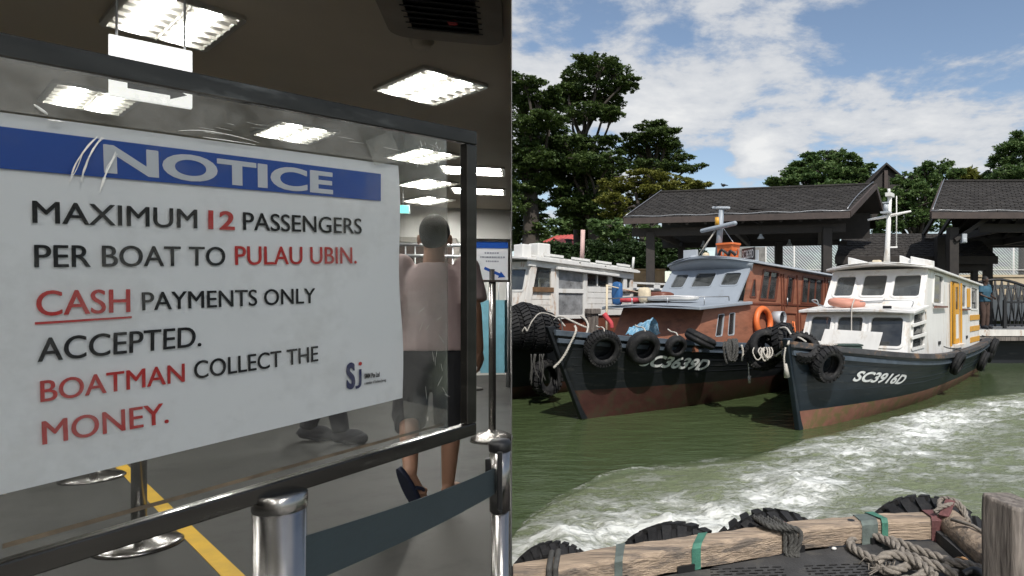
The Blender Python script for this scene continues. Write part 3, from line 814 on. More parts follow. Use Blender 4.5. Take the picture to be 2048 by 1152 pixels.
oo = N.new('ShaderNodeOutputMaterial'); L.new(mx.outputs[0], oo.inputs['Surface'])
for nm, x0, n_, lab in (('mesh_fence', 4.2, 4, 'wire mesh fence with white posts on the wall between the shelters'), ('mesh_fence', 10.4, 6, 'wire mesh fence with white posts seen under the right shelter roof')):
    fe = empty(nm, (x0, 30.1, 2.9), 0, lab, 'fence', 'wire mesh fences')
    sp_ = 1.32
    for i in range(n_ + 1): MB().tube([(i * sp_, 0, -1.5), (i * sp_, 0, 2.0)], .035, 8).build('fence_post', M['old_white'], fe)
    for z in (.62, 1.95): MB().tube([(0, 0, z), (n_ * sp_, 0, z)], .022, 6).build('fence_rail', M['old_white'], fe)
    for i in range(n_): MB().box((i * sp_ + sp_ / 2, .03, .2), (sp_ - .08, .006, 3.3)).build('mesh_panel', fm, fe)
# timber rail (pier fender) behind the boats
fr = empty('timber_rail', (3.0, 24.4, 1.15), 0, 'dark timber rail with stubby posts on the pier under the shelter', 'rail')
MB().bar((-3.2, 0, 1.78), (4.2, 0, 1.72), .26, .28).build('rail', M['greywood'], fr, bevel=.03)
for x in (-2.6, -.9, .8, 2.5): MB().box((x, 0, .8), (.2, .2, 1.7)).build('rail_post', M['darkwood'], fr, bevel=.02)
# stone bank on the left, coursed
bank = empty('stone_wall', (-4.0, 26.6, 1.1), 0, 'low brown stone retaining wall under the hedge at left', 'wall')
MB().box((2.3, .35, .45), (11.2, .4, 2.2)).build('core', M['stone'], bank)
rr = random.Random(4)
bmeshes = []
for i in range(8):
    w, h = .5 + .3 * rr.random(), .30
    mb = MB(); j = lambda: (rr.random() - .5) * .05
    mb.hexa([Vector((sx * w / 2 + j(), sy * .12 + j(), sz * h / 2 + j() * .6)) for sz in (-1, 1) for sx, sy in ((-1, -1), (1, -1), (1, 1), (-1, 1))])
    o = mb.build('stone', M['stone'], bank, bevel=.03); bmeshes.append((o.data, w)); bpy.data.objects.remove(o)
for row in range(6):
    x = -3.2
    while x < 7.6:
        me_, w = rr.choice(bmeshes)
        o = bpy.data.objects.new('stone', me_); COL.objects.link(o); o.parent = bank
        o.location = (x + w / 2, .1 + rr.random() * .03, -.5 + row * .33 + rr.random() * .015)
        x += w + .03
# ochre planter box near it
tag(MB().box((-1.15, 25.6, 2.95), (1.5, .7, .62)).box((-1.15, 25.6, 3.28), (1.6, .8, .06)).build('timber_box', mat('ochre timber', (.34, .22, .12), .8, var=.25, scale=5), None, bevel=.02), 'ochre timber box on the stone wall behind the white boat roof', 'box')
# red roofed house
hs = empty('house', (-6.8, 60, 1.25), 0, 'house with a low red metal roof among the trees at left', 'house')
hz = Vector(hs.location)
e0, e1, r1, r0 = at(1062, 496, 58) - hz, at(1176, 494, 58) - hz, at(1174, 470, 62) - hz, at(1112, 474, 62) - hz
MB().hexa([e0, e1, r1, r0, e0 + Vector((0, 0, .12)), e1 + Vector((0, 0, .12)), r1 + Vector((0, 0, .12)), r0 + Vector((0, 0, .12))]).build('roof', M['redroof'], hs)
MB().hexa([e0 + Vector((.6, .6, -6)), e1 + Vector((-.3, .6, -6)), r1 + Vector((-.3, 4, -7)), r0 + Vector((.3, 4, -7)), e0 + Vector((.6, .6, -.1)), e1 + Vector((-.3, .6, -.1)), r1 + Vector((-.3, 4, -.9)), r0 + Vector((.3, 4, -.9))]).build('wall', M['creamwall'], hs)
vt = at(1138, 487, 58.5) - hz
MB().box(vt, (.5, .5, .5)).box(vt + Vector((0, 0, .32)), (.7, .7, .1)).build('roof_vent', M['darkmetal'], hs)
for k in range(9):
    a = e0.lerp(e1, (k + .5) / 9) + Vector((0, 0, .14)); b = r0.lerp(r1, (k + .5) / 9) + Vector((0, 0, .14))
    MB().bar(a, b, .08, .06).build('roof_seam', M['redroof'], hs)

# ------------------------------------------------------------------ trees
def leaves(name, pads, per, leaf, m, parent, seed, flat=1.0, off=(0, 0, 0)):
    """pads: (centre, (rx, ry, rz)); clumps of small leaves spread through each pad"""
    rg = np.random.default_rng(seed); C, TN = [], []
    for c, r_ in pads:
        vol = r_[0] * r_[1] * r_[2]
        n = int(per * max(vol, .05) ** .66)
        d = rg.normal(size=(n, 3)); d /= np.linalg.norm(d, axis=1)[:, None]
        rad = (.35 + .65 * rg.random(n) ** .45)
        p_ = np.array(c) + d * rad[:, None] * np.array(r_)
        k = 18
        cl = np.repeat(p_, k, 0) + rg.normal(size=(n * k, 3)) * np.array([.30, .30, .16 * flat]) * leaf * 3.2
        C.append(cl); TN.append(np.clip(np.repeat(rg.random(n), k) * .75 + rg.random(n * k) * .4 - .05, 0, 1))
    C = np.concatenate(C) - np.array(off); TN = np.concatenate(TN); n = len(C)
    a = rg.normal(size=(n, 3)); a[:, 2] *= .55; a /= np.linalg.norm(a, axis=1)[:, None]
    up = rg.normal(size=(n, 3)) * .55 + np.array([0, 0, 1.0])
    b = np.cross(up, a); b /= np.linalg.norm(b, axis=1)[:, None]
    s = leaf * (.6 + .8 * rg.random(n))[:, None]
    V = np.stack([C - a * s, C - a * s * .1 + b * s * .5, C + a * s, C - a * s * .1 - b * s * .5], 1).reshape(-1, 3)
    me = bpy.data.meshes.new(name)
    me.vertices.add(4 * n); me.vertices.foreach_set('co', V.astype(np.float32).ravel())
    me.loops.add(4 * n); me.loops.foreach_set('vertex_index', np.arange(4 * n, dtype=np.int32))
    me.polygons.add(n); me.polygons.foreach_set('loop_start', np.arange(0, 4 * n, 4, dtype=np.int32)); me.polygons.foreach_set('loop_total', np.full(n, 4, dtype=np.int32))
    t = me.attributes.new('tone', 'FLOAT', 'POINT'); t.data.foreach_set('value', np.repeat(TN, 4).astype(np.float32))
    me.materials.append(m); me.update()
    o = bpy.data.objects.new(name, me); COL.objects.link(o); o.parent = parent
    return o

def tree(label, base, fork, pads, per=26, leaf=.2, m='leaf_dark', r0=.5, seed=1, flat=.7, name='tree', cat='tree', limb_r=.16):
    base = Vector(base); root = empty(name, base, 0, label, cat)
    rr = random.Random(seed); tr = MB()
    fork = Vector(fork)
    mid = base.lerp(fork, .5) + Vector((rr.uniform(-.4, .4), 0, 0))
    tr.tube([p - base for p in spline([base - Vector((0, 0, .3)), mid, fork], 6)], [r0 * (1.25 - .6 * i / 12) for i in range(13)], 10)
    for c, r_ in pads:
        c = Vector(c); start = base.lerp(fork, rr.uniform(.72, 1.0)) if (c.z > fork.z - 2) else base.lerp(fork, max(.25, min(.85, (c.z - base.z - .5) / max(fork.z - base.z, 1))))
        md = start.lerp(c, .55) + Vector((rr.uniform(-.5, .5), rr.uniform(-.5, .5), rr.uniform(-.2, .6)))
        tr.tube([p - base for p in spline([start, md, c], 5)], [limb_r * (1 - .075 * i) for i in range(11)], 7)
        for k in range(5):
            e = c + Vector((rr.uniform(-.9, .9) * r_[0], rr.uniform(-.9, .9) * r_[1], rr.uniform(-.4, .8) * r_[2]))
            tr.tube([p - base for p in spline([md.lerp(c, .6), c.lerp(e, .5) + Vector((0, 0, .1)), e], 3)], [limb_r * (.42 - .045 * i) for i in range(7)], 5)
    tr.build('trunk', M['bark'], root, recalc=False)
    ex = []                                            # ragged edge: small sprays standing out of every pad
    for c, r_ in pads:
        ex.append((c, r_))
        for k in range(4):
            q = rr.uniform(0, 2 * math.pi); f = rr.uniform(.75, 1.15); s_ = rr.uniform(.28, .5)
            ex.append(((c[0] + math.cos(q) * r_[0] * f, c[1] + math.sin(q) * r_[1] * f, c[2] + rr.uniform(-.5, .75) * r_[2]), (r_[0] * s_, r_[1] * s_, r_[2] * s_ * .9)))
    leaves('crown', ex, per, leaf, M[m], root, seed, flat, base)
    return root
def pads_at(lst, Y, seed=0, depth=1.0):
    rr = random.Random(seed); out = []
    for px, py, rx, ry in lst:
        y = Y + rr.uniform(-1, 1) * 2.2 * depth; k = y / F
        out.append((tuple(at(px, py, y)), (rx * k, rx * k * .95, ry * k)))
    return out
tree('tallest dark tree with open layered crown standing against the sky at left', at_z(1172, 620, 1.25).xy.to_3d() * 0 + Vector((at(1172, 600, 48).x, 48, 1.25)), at(1163, 268, 48),
     pads_at([(1200, 128, 46, 16), (1235, 146, 34, 14), (1160, 150, 40, 16), (1250, 165, 26, 10), (1190, 180, 56, 20), (1140, 182, 30, 14), (1130, 205, 30, 16), (1215, 205, 36, 14), (1180, 222, 44, 16), (1225, 232, 26, 10), (1150, 238, 26, 12)], 48, 1),
     per=135, leaf=.10, seed=21, r0=.55)
tree('broad dense dark tree with layered foliage beside the tallest tree', Vector((at(1185, 600, 45).x, 45, 1.25)), at(1180, 400, 45),
     pads_at([(1190, 290, 42, 18), (1140, 300, 40, 18), (1222, 320, 26, 18), (1170, 330, 50, 20), (1120, 340, 34, 18), (1205, 360, 36, 20), (1160, 380, 44, 22), (1190, 410, 40, 22), (1180, 445, 34, 18), (1150, 350, 40, 20), (1225, 345, 22, 16), (1130, 285, 30, 14), (1130, 400, 34, 18), (1215, 395, 26, 18), (1150, 425, 30, 18), (1210, 440, 26, 18), (1195, 470, 26, 16), (1225, 475, 26, 20), (1150, 315, 30, 16)], 45, 2),
     per=135, leaf=.10, seed=22, r0=.55)
tree('dark layered tree cut by the left edge of the harbour view', Vector((at(1046, 600, 43).x, 43, 1.25)), at(1058, 330, 43),
     pads_at([(1050, 165, 32, 14), (1036, 190, 30, 16), (1078, 195, 34, 14), (1050, 215, 40, 18), (1100, 215, 26, 14), (1095, 240, 34, 18), (1050, 250, 44, 20), (1085, 270, 40, 18), (1040, 285, 36, 20), (1068, 310, 46, 20), (1105, 300, 34, 20), (1040, 340, 36, 22), (1085, 345, 36, 20), (1050, 372, 44, 20), (1105, 372, 30, 14), (1030, 410, 30, 26), (1065, 410, 30, 16), (1040, 450, 32, 26), (1075, 465, 22, 16), (1030, 485, 22, 20), (1070, 435, 24, 14), (1085, 320, 30, 18), (1120, 330, 22, 14)], 43, 3),
     per=135, leaf=.10, seed=23, r0=.6)
tree('lone dark tree with flat layers standing behind the yellowish tree', Vector((at(1300, 600, 52).x, 52, 1.25)), at(1302, 320, 52),
     pads_at([(1300, 253, 32, 9), (1330, 262, 24, 8), (1270, 275, 24, 9), (1315, 280, 44, 11), (1345, 290, 22, 8), (1262, 298, 26, 9), (1300, 305, 48, 12), (1340, 318, 34, 10), (1265, 325, 32, 12), (1310, 332, 50, 10), (1375, 338, 26, 8)], 52, 4),
     per=135, leaf=.10, seed=24, r0=.4)
tree('yellow green spreading tree above the left end of the shelter roof', Vector((at(1290, 600, 38).x, 38, 1.25)), at(1290, 430, 38),
     pads_at([(1300, 352, 44, 12), (1260, 365, 36, 13), (1345, 362, 38, 11), (1225, 378, 26, 14), (1300, 380, 56, 16), (1370, 378, 34, 12), (1396, 374, 18, 9), (1230, 405, 30, 16), (1275, 410, 44, 18), (1240, 428, 26, 12), (1320, 405, 40, 14)], 38, 5),
     per=170, leaf=.08, m='leaf_yellow', seed=25, r0=.35)
tree('small round green tree between the trunks at left', Vector((at(1135, 600, 66).x, 66, 1.25)), at(1135, 480, 66), pads_at([(1135, 435, 26, 18), (1118, 458, 24, 18), (1150, 455, 24, 20), (1095, 480, 24, 12)], 66, 6), per=40, leaf=.2, m='leaf_mid', seed=26, r0=.25, limb_r=.1)
tree('shaded green tree under the left end of the shelter', Vector((at(1240, 600, 34).x, 34, 1.25)), at(1240, 470, 34), pads_at([(1215, 455, 30, 22), (1260, 460, 34, 22), (1310, 465, 30, 20), (1350, 470, 30, 18), (1390, 480, 26, 20), (1300, 500, 40, 14)], 34, 16, .4), per=44, leaf=.13, m='leaf_mid', seed=36, r0=.2, limb_r=.08)
tree('round dense green tree rising above the middle of the shelter roof', Vector((at(1650, 600, 46).x, 46, 1.25)), at(1650, 420, 46),
     pads_at([(1650, 318, 34, 16), (1690, 322, 32, 18), (1615, 335, 30, 18), (1650, 345, 50, 22), (1715, 345, 26, 20), (1585, 352, 26, 16), (1610, 365, 40, 18), (1690, 365, 44, 20), (1560, 368, 22, 10), (1735, 368, 14, 14), (1650, 385, 60, 18)], 46, 7),
     per=150, leaf=.105, m='leaf_mid', seed=27, r0=.4)
tree('bushy green tree with spiky top between the two shelter roofs', Vector((at(1830, 600, 37).x, 37, 1.25)), at(1830, 470, 37),
     pads_at([(1850, 345, 20, 18), (1888, 338, 16, 18), (1815, 362, 24, 18), (1862, 370, 36, 22), (1800, 395, 34, 22), (1840, 400, 42, 26), (1880, 395, 36, 24), (1815, 430, 44, 24), (1862, 440, 44, 26), (1780, 425, 20, 26), (1770, 400, 14, 22), (1905, 352, 14, 16), (1775, 455, 22, 18)], 37, 8),
     per=150, leaf=.09, m='leaf_mid', seed=28, r0=.3)
tree('dark leafy tree at the right edge of the harbour view', Vector((at(2050, 600, 40).x, 40, 1.25)), at(2045, 420, 40),
     pads_at([(2038, 282, 22, 14), (2015, 300, 30, 16), (2050, 310, 34, 22), (2000, 325, 24, 14), (2030, 345, 42, 18), (2065, 345, 30, 26), (1990, 350, 24, 12), (2020, 372, 50, 18)], 40, 9),
     per=150, leaf=.09, m='leaf_mid', seed=29, r0=.35)
tree('yellowish small tree behind the right roof ridge', Vector((at(1948, 600, 50).x, 50, 1.25)), at(1948, 420, 50), pads_at([(1935, 352, 20, 12), (1960, 356, 20, 10), (1945, 375, 34, 14)], 50, 10), per=40, leaf=.2, m='leaf_yellow', seed=30, r0=.2, limb_r=.08)
# clipped hedge
hg = empty('hedge', (at(1230, 510, 30).x, 30, 1.25), 0, 'long clipped green hedge above the stone wall', 'hedge')
hp = []
for i in range(26):
    px = 1085 + i * 12.5; hp.append((tuple(at(px, 505 - 4 * math.sin(i), 30 + (i % 3) * .3)), (.36, .6, .52)))
    hp.append((tuple(at(px, 525, 29.8)), (.36, .6, .4)))
leaves('foliage', hp, 330, .07, M['leaf_hedge'], hg, 61, 1.0, tuple(hg.location))
MB().box((0, .5, .7), (7.0, .4, 1.9)).build('stems', M['bark'], hg)
# ================================================================== BOATS
def proj(p):
    return (PX + F * p[0] / p[1], HY - F * (p[2] - CZ) / p[1])

class Boat:
    """local frame: s metres aft of the stem at the waterline, w to the side seen from the quay, z over the water"""
    def __init__(b, name, label, X0, Y0, theta, L, rake, zg, BG, BW, zb, group='bumboats moored side by side'):
        b.rot = R(90 - theta)
        b.root = empty(name, (X0, Y0, 0), b.rot, label, 'boat', group)
        b.L, b.rake, b.zg, b.BG, b.BW, b.zb = L, rake, zg, BG, BW, zb
        b.M = Matrix.Translation((X0, Y0, 0)) @ Matrix.Rotation(b.rot, 4, 'Z')
    def l(b, s, w, z): return Vector((s, -w, z))
    def W(b, s, w, z): return b.M @ b.l(s, w, z)
    def dirW(b, s, w, z): return (b.M.to_3x3() @ b.l(s, w, z)).normalized()
    def ss(b, z):
        return -b.rake * z / b.zg(0) if z > 0 else -z * .5
    def half(b, t, z):
        zg = b.zg(t * b.L)
        fw = 1 - abs(1 - min(t / .46, 1)) ** 1.9; fg = 1 - abs(1 - min(t / .36, 1)) ** 2.0
        tap = 1 - .16 * max(0, (t - .62) / .38) ** 1.6
        bw, bg = .035 + b.BW * fw * tap, .06 + b.BG * fg * tap
        if z >= 0:
            return bw + (bg - bw) * max(0, min(z / zg, 1.05)) ** .95
        return bw * max(.03, 1 - (-z / .5) ** 1.5)
    def hp(b, s, z, side=1):
        s0 = b.ss(z); t = max(0, (s - s0) / (b.L - s0))
        return b.l(s, side * b.half(t, z), z)
    def hn(b, s, z):
        d = .03
        a = b.hp(s + d, z) - b.hp(s - d, z); c = b.hp(s, z + d) - b.hp(s, z - d)
        n = a.cross(c).normalized()
        return n if n.y < 0 else -n
    def find(b, px, py, smin=0.0):
        """where a sight line meets the near flank"""
        best = None
        for i in range(120):
            s = smin + (b.L - smin) * i / 119
            for j in range(40):
                z = b.zg(s) * j / 39
                p = proj(b.M @ b.hp(s, z)); d = (p[0] - px) ** 2 + (p[1] - py) ** 2
                if best is None or d < best[0]: best = (d, s, z)
        _, s0, z0 = best
        for i in range(21):
            for j in range(21):
                s = s0 + (i - 10) * .01; z = z0 + (j - 10) * .005
                p = proj(b.M @ b.hp(s, z)); d = (p[0] - px) ** 2 + (p[1] - py) ** 2
                if d < best[0]: best = (d, s, z)
        return best[1], best[2]
    def hull(b, mside, mbot, mrail, mcap, mdeck, strip=None):
        NT = 44; mb = MB()
        ts = [(i / NT) ** 1.35 for i in range(NT + 1)]
        rows = lambda t: [-.5, -.25, 0.0, b.zb(t * b.L)] + [b.zb(t * b.L) + (b.zg(t * b.L) - b.zb(t * b.L)) * k / 6 for k in range(1, 7)]
        P = {}
        for side in (1, -1):
            vs = []
            for t in ts:
                for z in rows(t):
                    s0 = b.ss(z); vs.append(b.l(s0 + t * (b.L - s0), side * b.half(t, z), z))
            n = len(rows(0)); fs, fb = [], []
            for i in range(NT):
                for k in range(n - 1):
                    q = (i * n + k, (i + 1) * n + k, (i + 1) * n + k + 1, i * n + k + 1)
                    (fb if k < 3 else fs).append(q)
            P[side] = (vs, n, fs, fb)
        hullm, botm = MB(), MB()
        for side in (1, -1):
            vs, n, fs, fb = P[side]
            hullm.add(vs, fs, 0, True); botm.add(vs, fb, 0, True)
        v1, v2 = P[1][0], P[-1][0]; n = P[1][1]
        for k in range(n - 1):                       # stem bar and transom
            tgt = botm if k < 3 else hullm
            tgt.add([v1[k], v1[k + 1], v2[k + 1], v2[k]], [(0, 1, 2, 3)])
            a = NT * n + k
            tgt.add([v1[a], v1[a + 1], v2[a + 1], v2[a]], [(0, 1, 2, 3)])
        def clean(mb_, nm, m):
            o = mb_.build(nm, m, b.root); return o
        clean(hullm, 'hull', mside); clean(botm, 'bottom_paint', mbot)
        # deck, a hand below the gunwale
        mb = MB(); vs = []
        for t in ts:
            z = b.zg(t * b.L) - .07; s0 = b.ss(z); s = s0 + t * (b.L - s0)
            vs += [b.l(s, b.half(t, z) - .01, z), b.l(s, 0, z + .03), b.l(s, -b.half(t, z) + .01, z)]
        mb.add(vs, [(i * 3 + k, (i + 1) * 3 + k, (i + 1) * 3 + k + 1, i * 3 + k + 1) for i in range(NT) for k in (0, 1)])
        mb.build('deck', mdeck, b.root)
        # gunwale cap and rubbing strakes
        def strake(nm, dz, out, w, h, m, t0=0.0, t1=1.0):
            for side in (1, -1):
                mb = MB(); rings = []
                for t in ts:
                    if not t0 <= t <= t1: continue
                    z = b.zg(t * b.L) + dz; s0 = b.ss(z); s = s0 + t * (b.L - s0); hw = b.half(t, z)
                    a = side * (hw + out); c = side * max(hw + out - w, 0.0)
                    rings.append([b.l(s, a, z), b.l(s, a, z + h), b.l(s, c, z + h), b.l(s, c, z)])
                mb.loft(rings, smooth=False); mb.build(nm, m, b.root, bevel=.008)
        strake('gunwale', -.05, .045, .20, .09, mcap)
        strake('rubbing_strake', -.17, .04, .07, .075, mrail)
        if strip: strake('strake', -.42, .018, .04, .03, strip)
    def seams(b, m, fr=(.30, .44, .58, .72)):
        NT = 30; ts = [.01 + .98 * (i / NT) for i in range(NT + 1)]
        for f in fr:
            for side in (1, -1):
                mb = MB(); rings = []
                for t in ts:
                    zb_ = b.zb(t * b.L); z = zb_ + (b.zg(t * b.L) - zb_) * f; s0 = b.ss(z); s = s0 + t * (b.L - s0); hw = b.half(t, z)
                    rings.append([b.l(s, side * (hw - .01), z - .006), b.l(s, side * (hw + .006), z - .005), b.l(s, side * (hw + .006), z + .005), b.l(s, side * (hw - .01), z + .006)])
                mb.loft(rings, smooth=False).build('plank_seam', m, b.root)
    def stem(b, m):
        mb = MB(); zs = [b.zg(0) * k / 8 * 1.06 for k in range(9)]
        mb.loft([[b.l(b.ss(z) - .05, .04, z), b.l(b.ss(z) + .10, .06, z), b.l(b.ss(z) + .10, -.06, z), b.l(b.ss(z) - .05, -.04, z)] for z in zs], smooth=False)
        mb.build('stem_post', m, b.root, bevel=.01)
    def quad(b, pts): return [b.l(*p) for p in pts]
    def window(b, q, holes, frame_m, pane_m, inset=.012, outset=.03, rad=.05, proud=.012, parent=None, name='window'):
        for h in holes:
            qq = sub(q, h)
            fr = MB().ring(qq, inset, outset, rad, proud, .02).build(name, frame_m, parent or b.root)
            nrm = (qq[1] - qq[0]).cross(qq[3] - qq[0]).normalized()
            MB().add([p - nrm * .018 for p in qq] + [p - nrm * .023 for p in qq], [(0, 1, 2, 3), (7, 6, 5, 4), (0, 4, 5, 1), (1, 5, 6, 2), (2, 6, 7, 3), (3, 7, 4, 0)]).build('pane', pane_m, fr)

def text_geo(txt, bold=0.0, shear=0.0, space=1.0):
    """outline of a line of text as flat faces: width and cap height measured"""
    cu = bpy.data.curves.new('t', 'FONT'); cu.body = txt; cu.offset = bold; cu.shear = shear; cu.space_character = space
    cu.resolution_u = 5
    o = bpy.data.objects.new('t', cu); COL.objects.link(o)
    bpy.context.view_layer.update()
    me = o.evaluated_get(bpy.context.evaluated_depsgraph_get()).to_mesh()
    vs = np.array([v.co[:2] for v in me.vertices]); fs = [tuple(p.vertices) for p in me.polygons]
    o.to_mesh_clear(); bpy.data.objects.remove(o); bpy.data.curves.remove(cu)
    lo, hi = vs.min(0), vs.max(0)
    vs = (vs - lo) / (hi - lo)
    return vs, fs

def hull_text(b, txt, px0, py0, px1, py1, hpx, bold=.02, shear=.35):
    """boat number painted on the flank: baseline from pixel 0 to pixel 1"""
    s0, z0 = b.find(px0, py0); s1, z1 = b.find(px1, py1)
    sa, za = b.find(px0, py0 - hpx)
    h = za - z0
    vs, fs = text_geo(txt, bold, shear)
    V = []
    for u, v in vs:
        s = s0 + (s1 - s0) * u; z = z0 + (z1 - z0) * u + h * v
        V.append(b.hp(s, z) + b.hn(s, z) * .014)
    mb = MB(); mb.add(V, fs); mb.build('lettering', M['letter'], b.root, recalc=False)

# ---- tyres (shared meshes)
def tyre_mesh(name, lugs):
    R0, w = .30, .19
    prof = [(.175, -.075), (.19, -.09), (.235, -.098), (.272, -.088), (.292, -.062), (.298, 0), (.292, .062), (.272, .088), (.235, .098), (.19, .09), (.175, .075), (.185, .05), (.235, .06), (.265, .03), (.265, -.03), (.235, -.06), (.185, -.05)]
    mb = MB().lathe(prof, 40, closed=True)
    n = lugs
    for i in range(n):
        for side in (-1, 1):
            q0 = 2 * math.pi * (i + (.25 if side > 0 else 0)) / n; dq = 2 * math.pi / n * .30
            zs = [side * .008, side * .104]
            pts = []
            for rr_ in (.285, .322):
                for z, k in ((zs[0], 0), (zs[1], 1)):
                    r_ = rr_ if k == 0 else rr_ - .03
                    sk = (.35 if k else 0) * 2 * math.pi / n
                    for sg in (-1, 1):
                        a = q0 + sk + sg * dq
                        pts.append((r_ * math.cos(a), r_ * math.sin(a), z))
            mb.hexa([pts[0], pts[1], pts[3], pts[2], pts[4], pts[5], pts[7], pts[6]])
            # shoulder block running down the sidewall
            pts = []
            for (r1, z1) in ((.292, .098), (.262, .104)):
                for sg in (-1, 1):
                    for dr in (0, 1):
                        a = q0 + .35 * 2 * math.pi / n + sg * dq
                        pts.append((r1 * math.cos(a) - 0, r1 * math.sin(a), side * (z1 - .02 * (1 - dr))))
            mb.hexa([pts[0], pts[2], pts[6], pts[4], pts[1], pts[3], pts[7], pts[5]])
    o = mb.build(name, M['rubber'], None); me = o.data; bpy.data.objects.remove(o)
    return me
TY_LUG, TY_RIB = tyre_mesh('tyre', 20), tyre_mesh('tyre', 34)
def smooth_tyre():
    prof = [(.165, -.08), (.19, -.095), (.24, -.10), (.28, -.082), (.302, -.05), (.306, -.02), (.30, -.018), (.30, .018), (.306, .02), (.302, .05), (.28, .082), (.24, .10), (.19, .095), (.165, .08), (.18, .05), (.235, .06), (.27, .03), (.27, -.03), (.235, -.06), (.18, -.05)]
    o = MB().lathe(prof, 44, closed=True).build('tyre', M['rubber'], None); me = o.data; bpy.data.objects.remove(o); return me
TY_SM = smooth_tyre()
def tyre(loc, axis, rad, me, label, spin=0.0, wide=1.0, group='tyre fenders hung along the boats'):
    o = bpy.data.objects.new('tyre', me); COL.objects.link(o)
    k = rad / .31
    o.location = loc
    o.rotation_euler = (Vector(axis).to_track_quat('Z', 'Y').to_matrix() @ Matrix.Rotation(spin, 3, 'Z')).to_euler()
    o.scale = (k, k, k * wide)
    return tag(o, label, 'tyre', group)

# ------------------------------------------------ the white boat
wb = Boat('bumboat', 'white cabined bumboat with navy hull and yellow door, nearest on the right', 1.877, 9.88, 34, 11.2, .43,
          lambda s: .86 + .47 * max(0, 1 - s / 6.5) ** 2 + .05 * max(0, (s - 8) / 3) ** 2, 1.20, .84, lambda s: .30 - .012 * s)
wb.hull(M['navy'], M['redfoul'], M['railblue'], M['railwood'], M['deckgrey'])
wb.stem(M['navy']); wb.seams(M['navy'])
hull_text(wb, 'SC3916D', 1703, 762, 1804, 769, 22, .035)
B = wb.root
WP = M['white_paint']
# trunk cabin
q = wb.quad([(2.35, -1.0, .98), (2.35, 1.0, .98), (2.70, .97, 1.78), (2.70, -.97, 1.78)])
hl = [(.06, .28, .27, .88), (.33, .28, .58, .88), (.65, .22, .95, .88)]
MB().panel(q, hl, .04).build('trunk_front', WP, B)
wb.window(q, hl, WP, M['panedark'], rad=.07, outset=.035, proud=.02)
q = wb.quad([(2.35, 1.0, .95), (3.64, 1.0, .95), (3.64, .985, 1.86), (2.70, .97, 1.78)])
hl = [(.20, .20, .95, .92)]
MB().panel(q, hl, .04).build('trunk_side', WP, B)
wb.window(q, hl, WP, M['panedark'], rad=.04, outset=.035, proud=.02)
for v in (.44, .70):
    a, c = bil([Vector(x) for x in q], .10, v), bil([Vector(x) for x in q], 1.0, v)
    MB().bar(a + Vector((0, -.035, 0)), c + Vector((0, -.035, 0)), .03, .06).build('window_bar', WP, B, bevel=.006)
q = wb.quad([(3.64, -1.0, .95), (2.35, -1.0, .95), (2.70, -.97, 1.78), (3.64, -.985, 1.86)])
MB().panel(q, [], .04).build('trunk_side', WP, B)
# trunk roof with overhang
def cambered(b, s0, s1, hw0, hw1, z0, z1, cam, th, bulge, name, m, n=14, ns=10):
    mb = MB(); rings = []
    for i in range(ns + 1):
        f = i / ns; s = s0 + (s1 - s0) * f; hw = hw0 + (hw1 - hw0) * f; z = z0 + (z1 - z0) * f
        bl = bulge * (1 - f) ** 2
        top = [b.l(s + bl * ((-1 + 2 * k / n) ** 2), hw * (-1 + 2 * k / n), z + cam * (1 - (-1 + 2 * k / n) ** 2)) for k in range(n + 1)]
        bot = [b.l(s + bl * ((-1 + 2 * k / n) ** 2), hw * (-1 + 2 * k / n), z - th + cam * (1 - (-1 + 2 * k / n) ** 2)) for k in range(n, -1, -1)]
        rings.append(top + bot)
    mb.loft(rings, smooth=False)
    return mb.build(name, m, b.root, bevel=.012)
cambered(wb, 2.47, 3.80, 1.09, 1.05, 1.80, 1.90, .03, .055, .06, 'trunk_roof', WP)
# wheelhouse
q = wb.quad([(3.58, -.99, 1.86), (3.58, .99, 1.86), (4.10, .96, 2.62), (4.10, -.96, 2.62)])
hl = [(.07, .28, .28, .84), (.36, .28, .61, .86), (.68, .26, .95, .84)]
MB().panel(q, hl, .04).build('wheelhouse_front', WP, B)
wb.window(q, hl, WP, M['panedark'], rad=.06, outset=.03, proud=.014)
fq = [Vector(x) for x in q]
a = [bil(fq, .33, .20), bil(fq, .42, .12), bil(fq, .60, .13), bil(fq, .62, .22)]
MB().tube([p + Vector((-.02, 0, .0)) for p in a], .008, 5).build('wiper_rail', M['steel'], B)
# side walls
S0, S1, Z0, ZA, ZB = 3.60, 9.70, .86, 2.60, 2.42
q = wb.quad([(S0, .99, Z0), (S1, 1.0, Z0), (S1, .98, ZB), (4.10, .96, ZA)])
def uv(s, z):                                     # rough inverse on that board
    v = (z - Z0) / ((ZA + (ZB - ZA) * (s - S0) / (S1 - S0)) - Z0)
    l0 = S0 + (4.10 - S0) * v
    return ((s - l0) / (S1 - l0), v)
def hole(s0, z0, s1, z1):
    u0, v0 = uv(s0, z0); u1, v1 = uv(s1, z1); return (u0, v0, u1, v1)
hA, hD, hB, hC = hole(4.42, 1.93, 5.35, 2.49), hole(6.0, 1.0, 7.05, 2.42), hole(7.35, 1.85, 7.9, 2.38), hole(8.55, 1.80, 9.5, 2.33)
MB().panel(q, [hA, hD, hB, hC], .04).build('side_wall', WP, B)
wb.window(q, [hA], WP, M['pane'], rad=.03, outset=.04, proud=.02)
wb.window(q, [hB, hC], WP, M['panedark'], rad=.02, outset=.03, proud=.014)
for s0, s1, z in ((4.38, 5.45, 1.86), (7.2, 8.1, 1.79)):
    MB().box(wb.l((s0 + s1) / 2, 1.03, z), (s1 - s0, .05, .035)).build('sill', M['browndark'], B)
MB().box(wb.l(6.2, .93, 1.7), (.45, .02, 1.4)).build('door_gap_dark', M['cabin_in'], B)  # dark panel in place of the shaded interior behind the door gap
